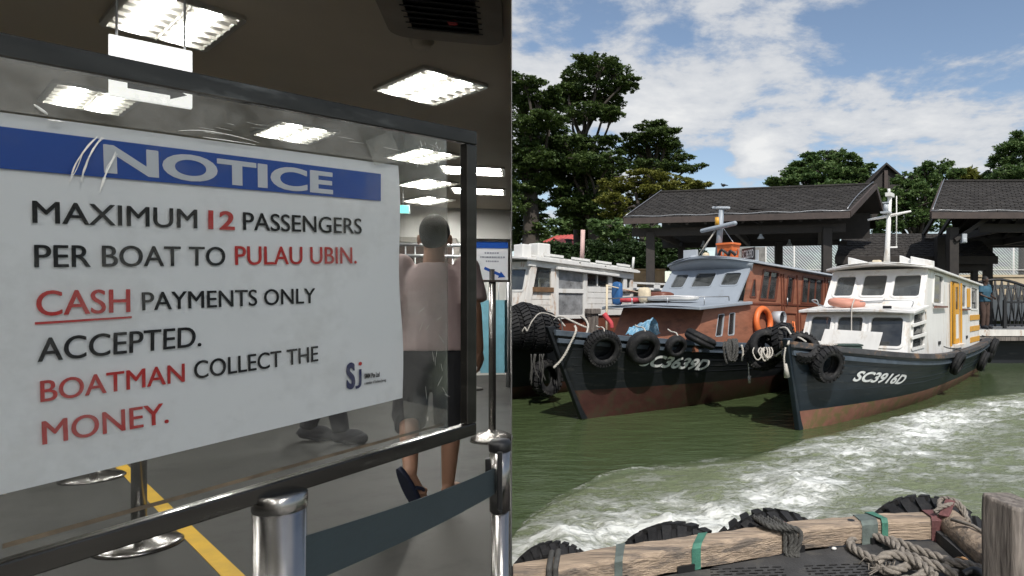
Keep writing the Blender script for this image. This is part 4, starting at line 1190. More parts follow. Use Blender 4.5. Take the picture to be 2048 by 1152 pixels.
dq = wb.quad([(6.50, 1.0, 1.02), (7.03, 1.0, 1.02), (7.03, .985, 2.41), (6.50, .985, 2.41)])
d_ = MB().panel(dq, [(.22, .56, .80, .93), (.22, .08, .80, .48)], .04).build('door', M['yellow'], B)
w2 = sub(dq, (.22, .08, .80, .48)); MB().panel(w2, [], .02).build('door_panel', WP, d_)
w2 = sub(dq, (.22, .56, .80, .93)); MB().panel([p + Vector((0, .015, 0)) for p in w2], [], .006).build('pane', M['panedark'], d_)
for s_ in (7.13, 6.0): MB().box(wb.l(s_, 1.015, 1.7), (.07, .03, 1.42)).build('door_jamb', M['yellow'], B)
MB().box(wb.l(6.7, 1.05, .98), (1.0, .14, .06)).build('door_step', M['rust_white'], B)
for z in (1.58, 1.30, 1.02): MB().box(wb.l(9.02, 1.004, z), (1.32, .012, .13)).build('stripe', M['yellow'], B)
MB().box(wb.l(8.18, 1.0, 2.08), (.34, .02, .46)).build('yellow_panel', M['yellow'], B)
for s, z in ((4.9, 1.12), (7.9, 1.12)): MB().box(wb.l(s, 1.003, z), (.16, .02, .07)).build('vent', M['darkmetal'], B)
q = wb.quad([(S1, -1.0, Z0), (S0, -.99, Z0), (4.10, -.96, ZA), (S1, -.98, ZB)])
hl = [(.12, .62, .30, .92), (.40, .62, .60, .92), (.68, .62, .90, .92)]
MB().panel(q, hl, .04).build('side_wall', WP, B)
wb.window(q, hl, WP, M['pane'], rad=.03)
q = wb.quad([(S1, 1.0, Z0), (S1, -1.0, Z0), (S1, -.98, ZB), (S1, .98, ZB)])
hl = [(.1, .55, .4, .9), (.58, .1, .9, .92)]
MB().panel(q, hl, .04).build('rear_wall', WP, B)
MB().box(wb.l(6.2, 0, .80), (7.0, 1.9, .03)).build('cabin_floor', M['cabin_in'], B)
MB().box(wb.l(4.3, .2, 1.55), (.5, 1.2, .5)).box(wb.l(7.2, -.6, 1.15), (3.0, .4, .5)).build('bench', M['cabin_in'], B)
cambered(wb, 3.66, 9.95, 1.08, 1.06, 2.655, 2.455, .10, .05, .30, 'roof', WP, 18, 14)
MB().lathe([(.15, -.015), (.17, 0), (.15, .015), (.135, 0)], 20, wb.l(3.98, -.62, 2.22), Matrix.Rotation(R(-62), 3, 'Y'), closed=True).bar(wb.l(3.97, -.78, 2.22), wb.l(3.97, -.46, 2.22), .02, .02).bar(wb.l(3.90, -.62, 2.08), wb.l(4.05, -.62, 2.36), .02, .02).build('steering_wheel', M['steel'], B)
# mast
m0, m1 = wb.l(4.46, .05, 2.76), wb.l(4.30, .16, 4.13)
ms = MB().tube([m0 - Vector((0, 0, .05)), m0.lerp(m1, .2), m1], [.075, .055, .042], 12).build('mast', WP, B)
ar = m0.lerp(m1, .70)
MB().tube([ar + wb.l(.08, -.46, -.02), ar + wb.l(0, 0, .02), ar + wb.l(-.08, .46, .07)], [.018, .034, .018], 10).build('crossarm', WP, ms)
MB().box(ar + wb.l(-.1, -.03, .08), (.2, .18, .03)).tube([ar + wb.l(-.1, -.03, .1), ar + wb.l(-.1, -.03, .26)], .05, 10).box(ar + wb.l(-.1, -.03, .28), (.12, .12, .02)).build('mast_lamp', M['lightgrey'], ms)
MB().box(m1 + Vector((0, 0, .03)), (.24, .12, .07)).tube([m1 + Vector((-.05, 0, .05)), m1 + Vector((-.07, 0, .15))], .03, 8).build('mast_head', WP, ms)
MB().tube([m0 + wb.l(.15, .16, .35), m1 + wb.l(.02, .13, 0)], .012, 6).bar(m0 + wb.l(.1, .02, .35), m0 + wb.l(.15, .18, .35), .03, .03).build('pipe', WP, ms)
for s, w, l_ in ((4.35, -.52, .34), (4.45, .46, .22), (4.40, .78, .40)):
    z = 2.655 + .10 * (1 - (w / 1.08) ** 2) - .02
    pts = [wb.l(s - .14, w - l_ / 2, z), wb.l(s - .14, w + l_ / 2, z - .02), wb.l(s + .14, w + l_ / 2, z - .02), wb.l(s + .14, w - l_ / 2, z)]
    MB().hexa(pts + [p + Vector((0, 0, .20 if k in (0, 3) else .12)) for k, p in enumerate(pts)]).build('roof_vent', WP, B, bevel=.01)
MB().box(wb.l(4.35, -.12, 2.79), (.16, .16, .09)).build('horn', M['cream'], B, bevel=.02)
MB().box(wb.l(6.0, .62, 2.66), (.7, .3, .06)).build('roof_patch', M['salmon'], B, bevel=.01)
# handrails on the trunk roof
MB().tube(spline([wb.l(2.75, .98, 1.86), wb.l(2.75, .98, 1.98), wb.l(2.62, .60, 1.98), wb.l(2.58, .1, 1.96)], 5), .010, 6).build('handrail', M['steel'], B)
MB().tube(spline([wb.l(3.3, -.98, 1.88), wb.l(3.2, -.98, 2.0), wb.l(2.75, -.9, 1.98), wb.l(2.65, -.6, 1.86)], 5), .012, 6).build('handrail', M['steel'], B)
MB().box(wb.l(2.50, .62, 1.86), (.03, .15, .05)).build('name_plate', M['darkmetal'], B)
MB().tube([wb.l(10.35, .75, .85), wb.l(10.35, .75, 1.5)], .06, 10).build('stern_post', M['browndark'], B)
# things on it
def torus(name, R_, r_, m, loc, axis, label, cat, seg=36, squash=1.0):
    prof = [(R_ + r_ * math.cos(2 * math.pi * k / 12), r_ * squash * math.sin(2 * math.pi * k / 12)) for k in range(12)]
    o = MB().lathe(prof, seg, closed=True).build(name, m, None, loc=loc)
    o.rotation_euler = Vector(axis).to_track_quat('Z', 'Y').to_euler()
    return tag(o, label, cat)
lb = torus('lifebuoy', .27, .085, M['salmon'], wb.W(2.95, -.28, 1.94), (.05, -.1, 1), 'faded salmon lifebuoy lying on the white boat foredeck roof', 'lifebuoy', squash=.85)
rl_ = rope_mb(spline([wb.W(2.9, -.10, 2.02), wb.W(2.55, -.02, 1.93), wb.W(2.42, .0, 1.80), wb.W(2.35, .02, 1.45), wb.W(2.25, .06, 1.2)], 6), .012)
tag(rl_.build('rope', M['ropewhite'], None), 'pale rope hanging from the salmon lifebuoy over the cabin front', 'rope')
q = [wb.W(2.10, -.52, 1.08), wb.W(2.16, .52, 1.0), wb.W(2.30, .60, 1.42), wb.W(2.26, -.45, 1.46)]
tag(MB().panel(q, [], .02).build('board', M['old_white'], None, bevel=.004), 'white board leaning against the white boat cabin front', 'board')
ch = empty('chair', wb.W(1.85, -.70, 1.02), wb.rot + .5, 'small rusty orange chair frame on the white boat bow', 'chair')
for x, y in ((-.13, -.13), (.13, -.13), (-.13, .13), (.13, .13)): MB().tube([(x, y, 0), (x * .95, y * .95, .26)], .014, 6).build('leg', M['orange'], ch)
MB().box((0, 0, .27), (.32, .32, .03)).build('seat', mat('rusty orange wood', (.3, .12, .04), .7, var=.3), ch, bevel=.01)
for x in (-.14, .14): MB().tube([(x, .14, .27), (x, .18, .58)], .014, 6).build('back_post', M['orange'], ch)
for z in (.38, .46, .54): MB().box((0, .165, z), (.3, .02, .045)).build('slat', mat('rusty orange slat', (.3, .12, .04), .7, var=.3) if z < .4 else bpy.data.materials['rusty orange slat'], ch, bevel=.005)
tag(MB().box((0, 0, .1), (.42, .3, .16)).box((0, 0, .2), (.45, .33, .03)).build('box', mat('dull green tarpaulin', (.035, .06, .05), .8, var=.3, bump=.3), None, loc=wb.W(1.95, .10, 1.0), bevel=.02), 'dull green box beside the leaning white board', 'box')
tag(rope_mb(spline([wb.W(1.2 + .5 * math.sin(k * 1.7) * .3 + .05 * k, -.35 + .33 * math.cos(k * 1.1), 1.17 + .02 * (k % 3)) for k in range(14)], 6), .018).build('rope', M['ropewhite'], None), 'tangled pale rope heaped on the white boat bow deck', 'rope')

# ------------------------------------------------ the grey and brown boat
gbt = Boat('bumboat', 'grey and red brown bumboat with dark hull in the middle', -1.54, 10.83, 38, 12.0, .70,
           lambda s: 1.04 + .43 * max(0, 1 - s / 6.5) ** 2 + .04 * max(0, (s - 8) / 3) ** 2, 1.28, .86, lambda s: .50 - .02 * s)
gbt.hull(M['blackhull'], M['redlead'], M['railblue'], M['railblue'], M['deckgrey'])
gbt.stem(M['blackhull']); gbt.seams(M['blackhull'])
hull_text(gbt, 'SC3639D', 1276, 732, 1412, 741, 25, .035)
B = gbt.root; BW_, GP = M['brownwood'], M['boatgrey']
q = gbt.quad([(1.72, -1.03, 1.10), (1.72, 1.03, 1.10), (2.10, 1.0, 1.86), (2.10, -1.0, 1.86)])
MB().panel(q, [], .04).build('trunk_front', BW_, B)
q = gbt.quad([(1.72, 1.03, 1.06), (3.42, 1.04, 1.06), (3.42, 1.03, 1.95), (2.10, 1.0, 1.86)])
hl = [(.36, .30, .50, .80), (.62, .30, .76, .80)]
MB().panel(q, hl, .04).build('trunk_side', BW_, B)
gbt.window(q, hl, M['lightgrey'], M['pane'], rad=.03, outset=.004, proud=.006)
q2 = gbt.quad([(3.42, -1.04, 1.06), (1.72, -1.03, 1.06), (2.10, -1.0, 1.86), (3.42, -1.03, 1.95)])
MB().panel(q2, [], .04).build('trunk_side', BW_, B)
cambered(gbt, 1.52, 3.62, 1.20, 1.10, 1.87, 1.97, .04, .06, .16, 'trunk_roof', GP, 16)
q = gbt.quad([(3.10, -1.03, 1.93), (3.10, 1.03, 1.93), (3.74, 1.0, 2.72), (3.74, -1.0, 2.72)])
hl = [(.09, .42, .27, .80), (.36, .43, .62, .82), (.72, .46, .93, .80)]
MB().panel(q, hl, .04).build('wheelhouse_front', GP, B)
gbt.window(q, hl, GP, M['panedark'], rad=.06, outset=.02, proud=.008)
MB().lathe([(.12, -.012), (.135, 0), (.12, .012), (.108, 0)], 18, gbt.l(3.62, -.66, 2.40), Matrix.Rotation(R(-62), 3, 'Y'), closed=True).build('steering_wheel', M['cream'], B)
S0, S1, Z0, ZA, ZB = 3.12, 8.9, 1.0, 2.74, 2.52
q = gbt.quad([(S0, 1.04, Z0), (S1, 1.05, Z0), (S1, 1.03, ZB), (3.74, 1.0, ZA)])
def uv2(s, z):
    v = (z - Z0) / ((ZA + (ZB - ZA) * (s - S0) / (S1 - S0)) - Z0); l0 = S0 + (3.74 - S0) * v
    return ((s - l0) / (S1 - l0), v)
def hole2(s0, z0, s1, z1):
    u0, v0 = uv2(s0, z0); u1, v1 = uv2(s1, z1); return (u0, v0, u1, v1)
h1, h2, h3, h4 = hole2(4.02, 2.02, 4.84, 2.58), hole2(5.12, 1.95, 5.55, 2.50), hole2(5.85, 1.95, 7.0, 2.50), hole2(7.2, 1.95, 8.5, 2.47)
MB().panel(q, [h1, h2, h3, h4], .045).build('side_wall', BW_, B)
for hh in (h1, h2, h3, h4):
    gbt.window(q, [hh], M['browndark'], M['panedark'] if hh is not h2 else M['pane'], rad=.01, outset=.03, proud=.016)
fq = [Vector(x) for x in q]
for hh, nmul in ((h1, 1), (h3, 2), (h4, 2)):
    for k in range(nmul):
        u = hh[0] + (hh[2] - hh[0]) * (k + 1) / (nmul + 1)
        MB().bar(bil(fq, u, hh[1]) + Vector((0, .008, 0)), bil(fq, u, hh[3]) + Vector((0, .008, 0)), .035, .02).build('mullion', M['browndark'], B)
# proud uprights and rails of the joinery, door with handle
def strip2(s0, z0, s1, z1, w=.05, t=.022, nm='batten', m=None):
    a, c = uv2(s0, z0), uv2(s1, z1)
    MB().bar(bil(fq, *a) + Vector((0, -.008, 0)), bil(fq, *c) + Vector((0, -.008, 0)), t, w, up=(0, 0, 1)).build(nm, m or M['browndark'], B, bevel=.004)
strip2(3.55, 1.93, 8.85, 1.84, .04)
for s in (4.93, 5.04, 5.66, 7.1): strip2(s, 1.08, s, 2.56, .045)
for s0, s1 in ((5.10, 5.58), (5.80, 7.0), (3.9, 4.85)):
    strip2(s0, 1.72, s1, 1.70, .03); strip2(s0, 1.18, s1, 1.16, .03)
    strip2(s0, 1.18, s0, 1.72, .03); strip2(s1, 1.16, s1, 1.70, .03)
MB().tube([bil(fq, *uv2(5.14, 1.90)) + Vector((0, -.04, 0)), bil(fq, *uv2(5.14, 2.05)) + Vector((0, -.04, 0))], .014, 6).build('door_handle', M['steel'], B)
tri = [bil(fq, *uv2(3.66, 2.06)), bil(fq, *uv2(3.86, 2.06)), bil(fq, *uv2(3.86, 2.40)), bil(fq, *uv2(3.80, 2.40))]
MB().ring([p + Vector((0, -.004, 0)) for p in tri], .01, .02, .01, .012, .0).build('window', M['browndark'], B)
MB().panel([p + Vector((0, -.005, 0)) for p in tri], [], .003).build('window_pane', M['panedark'], B)
q = gbt.quad([(S1, -1.05, Z0), (S0, -1.04, Z0), (3.74, -1.0, ZA), (S1, -1.03, ZB)])
hl = [(.06, .58, .26, .92), (.32, .58, .56, .92), (.64, .58, .86, .92)]
MB().panel(q, hl, .045).build('side_wall', BW_, B)
gbt.window(q, hl, M['browndark'], M['pane'], rad=.01)
q = gbt.quad([(S1, 1.05, Z0), (S1, -1.05, Z0), (S1, -1.03, ZB), (S1, 1.03, ZB)])
MB().panel(q, [(.1, .5, .45, .9), (.55, .1, .9, .92)], .045).build('rear_wall', BW_, B)
MB().box(gbt.l(6.0, 0, .96), (6.0, 2.0, .03)).build('cabin_floor', M['cabin_in'], B)
MB().box(gbt.l(6.5, -.7, 1.3), (4.2, .45, .5)).box(gbt.l(4.1, .2, 1.6), (.5, 1.2, .7)).build('bench', M['cabin_in'], B)
# white lace valance inside the window
MB().box(gbt.l(4.45, .9, 2.08), (.75, .01, .12)).build('curtain', M['old_white'], B)
MB().box(gbt.l(7.8, .9, 2.2), (.6, .01, .4)).build('notice_card', M['creamwall'], B)
cambered(gbt, 3.36, 9.2, 1.16, 1.12, 2.79, 2.58, .13, .055, .34, 'roof', GP, 20, 14)
for side in (1, -1):
    mb = MB(); rg = []
    for i in range(9):
        f = i / 8; rg.append(gbt.l(3.74 + 5.3 * f, side * 1.14, 2.755 - .205 * f))
    MB().tube(rg, .022, 6).build('roof_edge', M['lightgrey'], B)
# curved soffit under the front of the roof
mb = MB(); rings = []
for k in range(17):
    w = -1.0 + 2 * k / 16; c = .13 * (1 - (w / 1.16) ** 2); fwd = .34 * (w / 1.16) ** 2
    rings.append([gbt.l(3.42 + fwd, w * 1.10, 2.745 + c), gbt.l(3.56 + fwd * .4, w * 1.05, 2.66 + c * .8), gbt.l(3.735, w * 1.0, 2.56 + c * .2), gbt.l(3.78, w, 2.74 + c * .6)])
mb.loft(rings).build('soffit', GP, B)
# mast, stays, lamp bar, bird
m0, m1 = gbt.l(4.0, .0, 2.90), gbt.l(3.9, .16, 3.92)
ms = MB().tube([m0 - Vector((0, 0, .05)), m1], [.075, .055], 12).build('mast', GP, B)
ar = m0.lerp(m1, .66)
MB().capsule(ar + gbt.l(-.08, -.42, -.07), ar + gbt.l(-.08, .42, .03), .045, .05).build('crossarm', GP, ms)
MB().capsule(m1 + gbt.l(-.02, -.20, .06), m1 + gbt.l(-.02, .20, .02), .03, .03).build('mast_head', M['lightgrey'], ms)
for e in (gbt.l(3.75, -.40, 2.90), gbt.l(4.05, .62, 2.90)):
    MB().tube([ar + Vector((0, 0, .06)), e], .016 if e.y > 0 else .008, 6).build('stay', M['ropewhite'] if e.y > 0 else M['steel'], ms)
MB().tube([ar + gbt.l(0, -.1, .0), gbt.l(4.5, -.95, 2.82)], .007, 5).build('stay', M['steel'], ms)
MB().tube([ar + gbt.l(-.06, -.03, .03), ar + gbt.l(-.06, -.03, .19)], .055, 10).build('rope_turns', M['yellow'], ms)
MB().box(gbt.l(3.72, -.52, 2.98), (.06, .36, .22)).build('roof_board', M['lightgrey'], B, bevel=.006)
MB().ball(gbt.l(3.72, -.12, 2.96), (.08, .08, .06), 12).build('roof_lamp', M['cream'], B)
MB().ball(gbt.l(3.70, -.42, 2.93), (.1, .1, .035), 12).tube([gbt.l(3.7, -.42, 2.93), gbt.l(3.72, -.4, 3.06)], .012, 6).build('roof_fitting', M['lightgrey'], B)
def number_plate(b, txt, c, w, h, label=None):
    """board with white characters standing on a roof, facing forward and to the side"""
    a = c + b.l(.16, -w / 2, 0); d = c + b.l(-.16, w / 2, 0)
    qd = [a, d, d + Vector((0, 0, h)), a + Vector((0, 0, h))]
    pl = MB().panel(qd, [], .02).build('number_board', M['darkmetal'], b.root)
    nrm = (qd[1] - qd[0]).cross(qd[3] - qd[0]).normalized()
    vs, fs = text_geo(txt, .015)
    MB().add([bil(qd, .05 + .9 * u, .14 + .72 * v) + nrm * .004 for u, v in vs], fs).build('lettering', M['old_white'], pl, recalc=False)
number_plate(gbt, 'SC3639D', gbt.l(3.86, .84, 2.82), .50, .25)
MB().box(gbt.l(3.75, 1.12, 2.90), (.03, .07, .22)).build('bracket', M['lightgrey'], B)
ob = empty('crate', gbt.W(3.95, .30, 2.905), gbt.rot, 'orange plastic crate on the grey boat roof beside its mast', 'crate')
t0 = [(-.13, -.17, .0), (.13, -.17, .0), (.13, .17, .0), (-.13, .17, .0)]; t1 = [(x * 1.2, y * 1.15, .28) for x, y, _ in t0]
mb = MB()
for i in range(4):
    j = (i + 1) % 4; a, b_, c, d = [Vector(v) for v in (t0[i], t0[j], t1[j], t1[i])]
    mb.panel([a, b_, c, d], [(.12, .15, .47, .5), (.53, .15, .88, .5)], .012)
mb.add(t0, [(0, 1, 2, 3)]).build('body', M['orange'], ob)
MB().ring([Vector(v) for v in t1], -.0, .03, .03, .02, .02).build('rim', M['orange'], ob)
tag(MB().tube(spline([gbt.W(3.75, .18, 2.93), gbt.W(3.7, .3, 3.05), gbt.W(3.78, .42, 2.95), gbt.W(3.72, .5, 3.02), gbt.W(3.8, .58, 2.93)], 5), .03, 7).build('hose', M['darkmetal'], None), 'dark coiled cable lying in front of the orange crate', 'cable')
# foredeck roof rail and loads
MB().tube([gbt.l(1.75, -1.12, 2.02), gbt.l(1.68, -.4, 2.05), gbt.l(1.70, .45, 2.05), gbt.l(1.95, 1.10, 2.05), gbt.l(2.75, 1.10, 2.06), gbt.l(2.76, 1.10, 1.98)], .012, 6).build('handrail', M['steel'], B)
for s, w in ((1.75, -1.12), (1.68, -.4), (1.70, .45), (1.95, 1.10)): MB().tube([gbt.l(s, w, 1.90), gbt.l(s, w, 2.05)], .010, 6).build('rail_post', M['steel'], B)
def pillow(name, m, c, d, rot, label, cat, seed=0):
    rr = random.Random(seed); mb = MB(); n, k = 14, 8; vs = []
    for i in range(k + 1):
        th = math.pi * i / k
        for j in range(n):
            ph = 2 * math.pi * j / n; sg = lambda v: math.copysign(abs(v) ** .55, v)
            vs.append(Vector((d[0] / 2 * sg(math.sin(th) * math.cos(ph)), d[1] / 2 * sg(math.sin(th) * math.sin(ph)), d[2] / 2 * sg(math.cos(th)))) * (1 + rr.uniform(-.06, .06)))
    fs = [(i * n + j, (i + 1) * n + j, (i + 1) * n + (j + 1) % n, i * n + (j + 1) % n) for i in range(k) for j in range(n)]
    o = mb.add(vs, fs, 0, True).build(name, m, None, loc=c); o.rotation_euler = (0, 0, rot)
    return tag(o, label, cat)
pillow('bundle', M['old_white'], gbt.W(2.35, .05, 2.03), (.42, 1.15, .11), gbt.rot, 'flat white rolled awning lying on the grey boat foredeck roof', 'bundle', 1)
pillow('bundle', M['redcloth'], gbt.W(2.2, -.95, 2.0), (.5, .55, .10), gbt.rot, 'folded red cloth at the left end of the foredeck roof', 'cloth', 2)
pillow('sack', M['cream'], gbt.W(2.25, -.58, 2.10), (.20, .24, .30), gbt.rot + .3, 'small cream sack standing on the foredeck roof', 'sack', 3)
pillow('bundle', M['browndark'], gbt.W(2.6, -.45, 2.06), (.4, .5, .22), gbt.rot, 'dark brown bundle behind the cream sack', 'bundle', 4)
pillow('jerrycan', M['blueplastic'], gbt.W(2.0, -1.08, 2.13), (.14, .24, .46), gbt.rot, 'blue plastic jerrycan at the left end of the grey boat roof', 'container', 5)
tag(MB().tube([gbt.W(1.60, -1.0, 1.2), gbt.W(1.62, -1.0, 2.30)], .022, 8).tube([gbt.W(1.62, -1.0, 2.28), gbt.W(2.9, -1.0, 2.12)], .012, 6).build('pole', M['cream'], None), 'thin bamboo pole upright at the grey boat left corner', 'pole')
# blue bag
mb = MB(); rr = random.Random(8); nn_ = 12; vs = []
cb0 = gbt.W(1.35, .15, 1.37); ax, ay = gbt.dirW(-.15, 1, 0), gbt.dirW(1, .1, 0)
for i in range(nn_ + 1):
    for j in range(9):
        u, v = i / nn_, j / 8
        hgt = .30 * math.sin(math.pi * min(1, v * 1.05)) * (.35 + .65 * u) + rr.uniform(-.025, .025)
        vs.append(cb0 + ax * (.62 * (u - .5)) + ay * (.34 * (v - .5) + rr.uniform(-.015, .015)) + Vector((0, 0, hgt)))
mb.add(vs, [(i * 9 + j, (i + 1) * 9 + j, (i + 1) * 9 + j + 1, i * 9 + j + 1) for i in range(nn_) for j in range(8)])
tag(mb.build('plastic_bag', M['bluecloth'], None, recalc=False), 'crumpled light blue plastic sheet on the grey boat bow', 'plastic sheet')
# orange lifebuoy and cowl vent
torus('lifebuoy', .275, .062, M['orange'], gbt.W(4.0, 1.125, 1.55), gbt.dirW(0, 1, .08), 'bright orange lifebuoy hung on the brown cabin side', 'lifebuoy')
cv_ = empty('cowl_vent', gbt.W(4.55, 1.08, 1.62), gbt.rot, 'round grey cowl sticking out behind the orange lifebuoy', 'vent')
MB().lathe([(.15, 0), (.15, .22), (.14, .22), (.14, .0)], 22, (0, .02, 0), Matrix.Rotation(R(90), 3, 'X'), closed=True).build('barrel', M['lightgrey'], cv_)
MB().lathe([(0, 0), (.139, 0), (.139, .02), (0, .02)], 22, (0, -.12, 0), Matrix.Rotation(R(90), 3, 'X')).build('disc', M['darkmetal'], cv_)

# ------------------------------------------------ the old white boat cut by the left edge
ob_ = Boat('bumboat', 'old white planked bumboat with black hull behind the tyre stack at left', -6.07, 10.9, 38, 10.5, .6,
           lambda s: 1.22 + .35 * max(0, 1 - s / 6) ** 2, 1.24, .86, lambda s: .25)
ob_.hull(M['blackhull'], M['redlead'], M['blackhull'], M['railwood'], M['deckgrey'])
B = ob_.root; OW = M['old_white']
def O(t, w, z): return ob_.l(t + 4.5, w, z)
zt = lambda t: 2.83 - .045 * (t + .6)
WA = .95
# planked lower side: single planks between the posts
def planks(t0, t1, z0, z1, n, slant0=0.0, m=None):
    rr = random.Random(int(t0 * 100) + 7)
    for k in range(n):
        a, b_ = z0 + (z1 - z0) * k / n + .004, z0 + (z1 - z0) * (k + 1) / n - .004
        x0, x1 = t0 + slant0 * (a - z0), t0 + slant0 * (b_ - z0); o_ = rr.uniform(0, .010)
        MB().hexa([O(x0, WA - .02, a), O(t1, WA - .02, a), O(t1, WA + o_, a), O(x0, WA + o_, a), O(x1, WA - .02, b_), O(t1, WA - .02, b_), O(t1, WA + o_, b_), O(x1, WA + o_, b_)]).build('plank', m or OW, B, bevel=.004)
planks(-.86, -.06, 1.66, 2.25, 5, .22, M['rust_white'])
planks(.92, 2.44, 1.66, 2.32, 5)
MB().box(O(.8, WA - .06, 1.44), (3.4, .04, .44)).build('shadow_board', M['browndark'], B)  # dark board standing in for the shadow gap under the cabin wall
def post3(t0, t1, z0, z1, m=OW, sl=0.0, w=.03):
    MB().hexa([O(t0, WA - .02, z0), O(t1, WA - .02, z0), O(t1, WA + w, z0), O(t0, WA + w, z0), O(t0 + sl, WA - .02, z1), O(t1 + sl, WA - .02, z1), O(t1 + sl, WA + w, z1), O(t0 + sl, WA + w, z1)]).build('stud', m, B, bevel=.005)
post3(-.92, -.76, 1.62, zt(-.7), M['rust_white'], .28)
post3(-.14, .0, 1.62, zt(0), M['rust_white'])
post3(.0, .07, 1.62, zt(0)); post3(.80, .92, 1.62, zt(.8)); post3(1.60, 1.73, 2.28, zt(1.6)); post3(2.12, 2.24, 2.28, zt(2.1)); post3(2.36, 2.46, 1.62, zt(2.4), M['rust_white'])
for z0, z1 in ((1.60, 1.68), (2.16, 2.25), (2.66, 2.75)):
    MB().box(O(.435, WA + .008, (z0 + z1) / 2), (.74, .05, z1 - z0)).build('door_rail', OW, B, bevel=.005)
for z0, z1 in ((1.68, 2.16), (2.25, 2.66)):
    MB().box(O(.435, WA - .005, (z0 + z1) / 2), (.73, .008, z1 - z0)).build('door_pane', M['panedusty'], B)
MB().box(O(-.36, WA + .02, 2.22), (.56, .06, .10)).build('sill', mat('bare brown board', (.16, .09, .045), .75, var=.3, scale=8, bump=.2), B, bevel=.006)
MB().panel([O(-.58, WA, 2.28), O(-.16, WA, 2.28), O(-.16, WA, 2.64), O(-.44, WA, 2.64)], [], .01).build('window_pane', M['panedark'], B)
MB().panel([O(.92, WA - .01, 2.34), O(1.6, WA - .01, 2.34), O(1.6, WA - .01, 2.66), O(.92, WA - .01, 2.66)], [], .01).build('window_pane', M['pane'], B)
MB().panel([O(1.73, WA - .01, 2.34), O(2.12, WA - .01, 2.34), O(2.12, WA - .01, 2.62), O(1.73, WA - .01, 2.62)], [], .01).build('window_pane', M['pane'], B)
MB().box(O(1.26, WA - .012, 2.50), (.03, .03, .34)).build('mullion', OW, B)
MB().bar(O(-.75, WA + .015, zt(-.7) - .06), O(2.46, WA + .015, zt(2.4) - .10), .06, .14).build('top_rail', OW, B)
# front and far side
q = [O(-1.0, -WA, 1.3), O(-.93, WA - .02, 1.3), O(-.60, WA - .02, 2.80), O(-.70, -WA, 2.84)]
hl = [(.52, .60, .93, .90), (.08, .60, .45, .90)]
MB().panel(q, hl, .04).build('front_wall', M['rust_white'], B)
ob_.window(q, hl, OW, M['panedark'], rad=.03)
MB().panel([O(2.46, -WA, 1.3), O(-1.0, -WA, 1.3), O(-.7, -WA, 2.84), O(2.46, -WA, 2.7)], [(.1, .62, .42, .88), (.5, .62, .9, .88)], .04).build('side_wall', OW, B)
MB().panel([O(2.46, WA - .03, 1.3), O(2.46, -WA, 1.3), O(2.46, -WA, 2.7), O(2.46, WA - .03, 2.7)], [(.1, .5, .4, .9), (.55, .1, .9, .92)], .04).build('rear_wall', OW, B)
MB().box(O(.8, 0, 1.30), (3.4, 1.8, .03)).build('cabin_floor', M['cabin_in'], B)
cambered(ob_, 3.62, 7.15, 1.06, 1.04, 2.87, 2.73, .06, .05, .05, 'roof', OW, 10, 8)
# roof edge: gutter boards with gaps and long slats above
for a, b_ in ((-.62, .55), (.62, 1.35), (1.42, 2.5)):
    MB().bar(O(a, 1.09, zt(a) + .02), O(b_, 1.09, zt(b_) + .02), .035, .075).build('eave_board', OW, B, bevel=.005)
MB().bar(O(-.05, 1.05, zt(0) - .12), O(1.85, 1.05, zt(1.8) - .13), .10, .06).build('door_hood', OW, B, bevel=.01)
for a, b_ in ((-.3, .25), (.5, 1.05), (1.25, 1.75), (1.95, 2.4)):
    MB().bar(O(a, .92, zt(a) + .15), O(b_, .92, zt(b_) + .15), .03, .05).build('roof_slat', OW, B)
MB().bar(O(-.6, .9, zt(-.6) + .10), O(2.5, .9, zt(2.5) + .10), .03, .03).build('roof_rail', OW, B)
tag(MB().box(ob_.W(3.95, .55, 3.02), (.24, .3, .30), ob_.rot).build('box', OW, None, bevel=.02), 'smaller white box on the old white boat roof', 'box')
tag(MB().box(ob_.W(4.40, .55, 3.05), (.34, .34, .34), ob_.rot).build('box', OW, None, bevel=.025), 'larger white box on the old white boat roof', 'box')
tag(MB().box(ob_.W(3.35, .3, 2.93), (.5, .4, .12), ob_.rot).box(ob_.W(3.3, .3, 3.0), (.2, .3, .06), ob_.rot).build('bundle', OW, None, bevel=.02), 'low white fitting at the front of the old white boat roof', 'roof fitting')
tag(MB().tube([at(1164, 520, 14.7), at(1166, 460, 14.7)], .05, 10).build('flagpole', mat('pinkish white pole', (.62, .42, .38), .6, var=.2, scale=6), None), 'pink and white striped pole standing on the old white boat roof', 'pole')
MB().box(O(.95, 1.12, 1.46), (.20, .16, .56)).box(O(.95, 1.12, 1.76), (.28, .24, .12)).build('bollard', M['greywood'], B, bevel=.015)
MB().tube([O(1.95, .99, 2.22), O(2.5, .99, 2.24)], .03, 8).build('pipe', M['greywood'], B)
# flagpoint for number board behind
nb = ob_.l(6.95, .62, 2.78)
number_plate(ob_, 'SC3186', nb, .5, .14)
MB().tube([nb + ob_.l(.0, .35, .0), nb + ob_.l(.0, .38, .28)], .03, 8).build('roof_horn', OW, B)

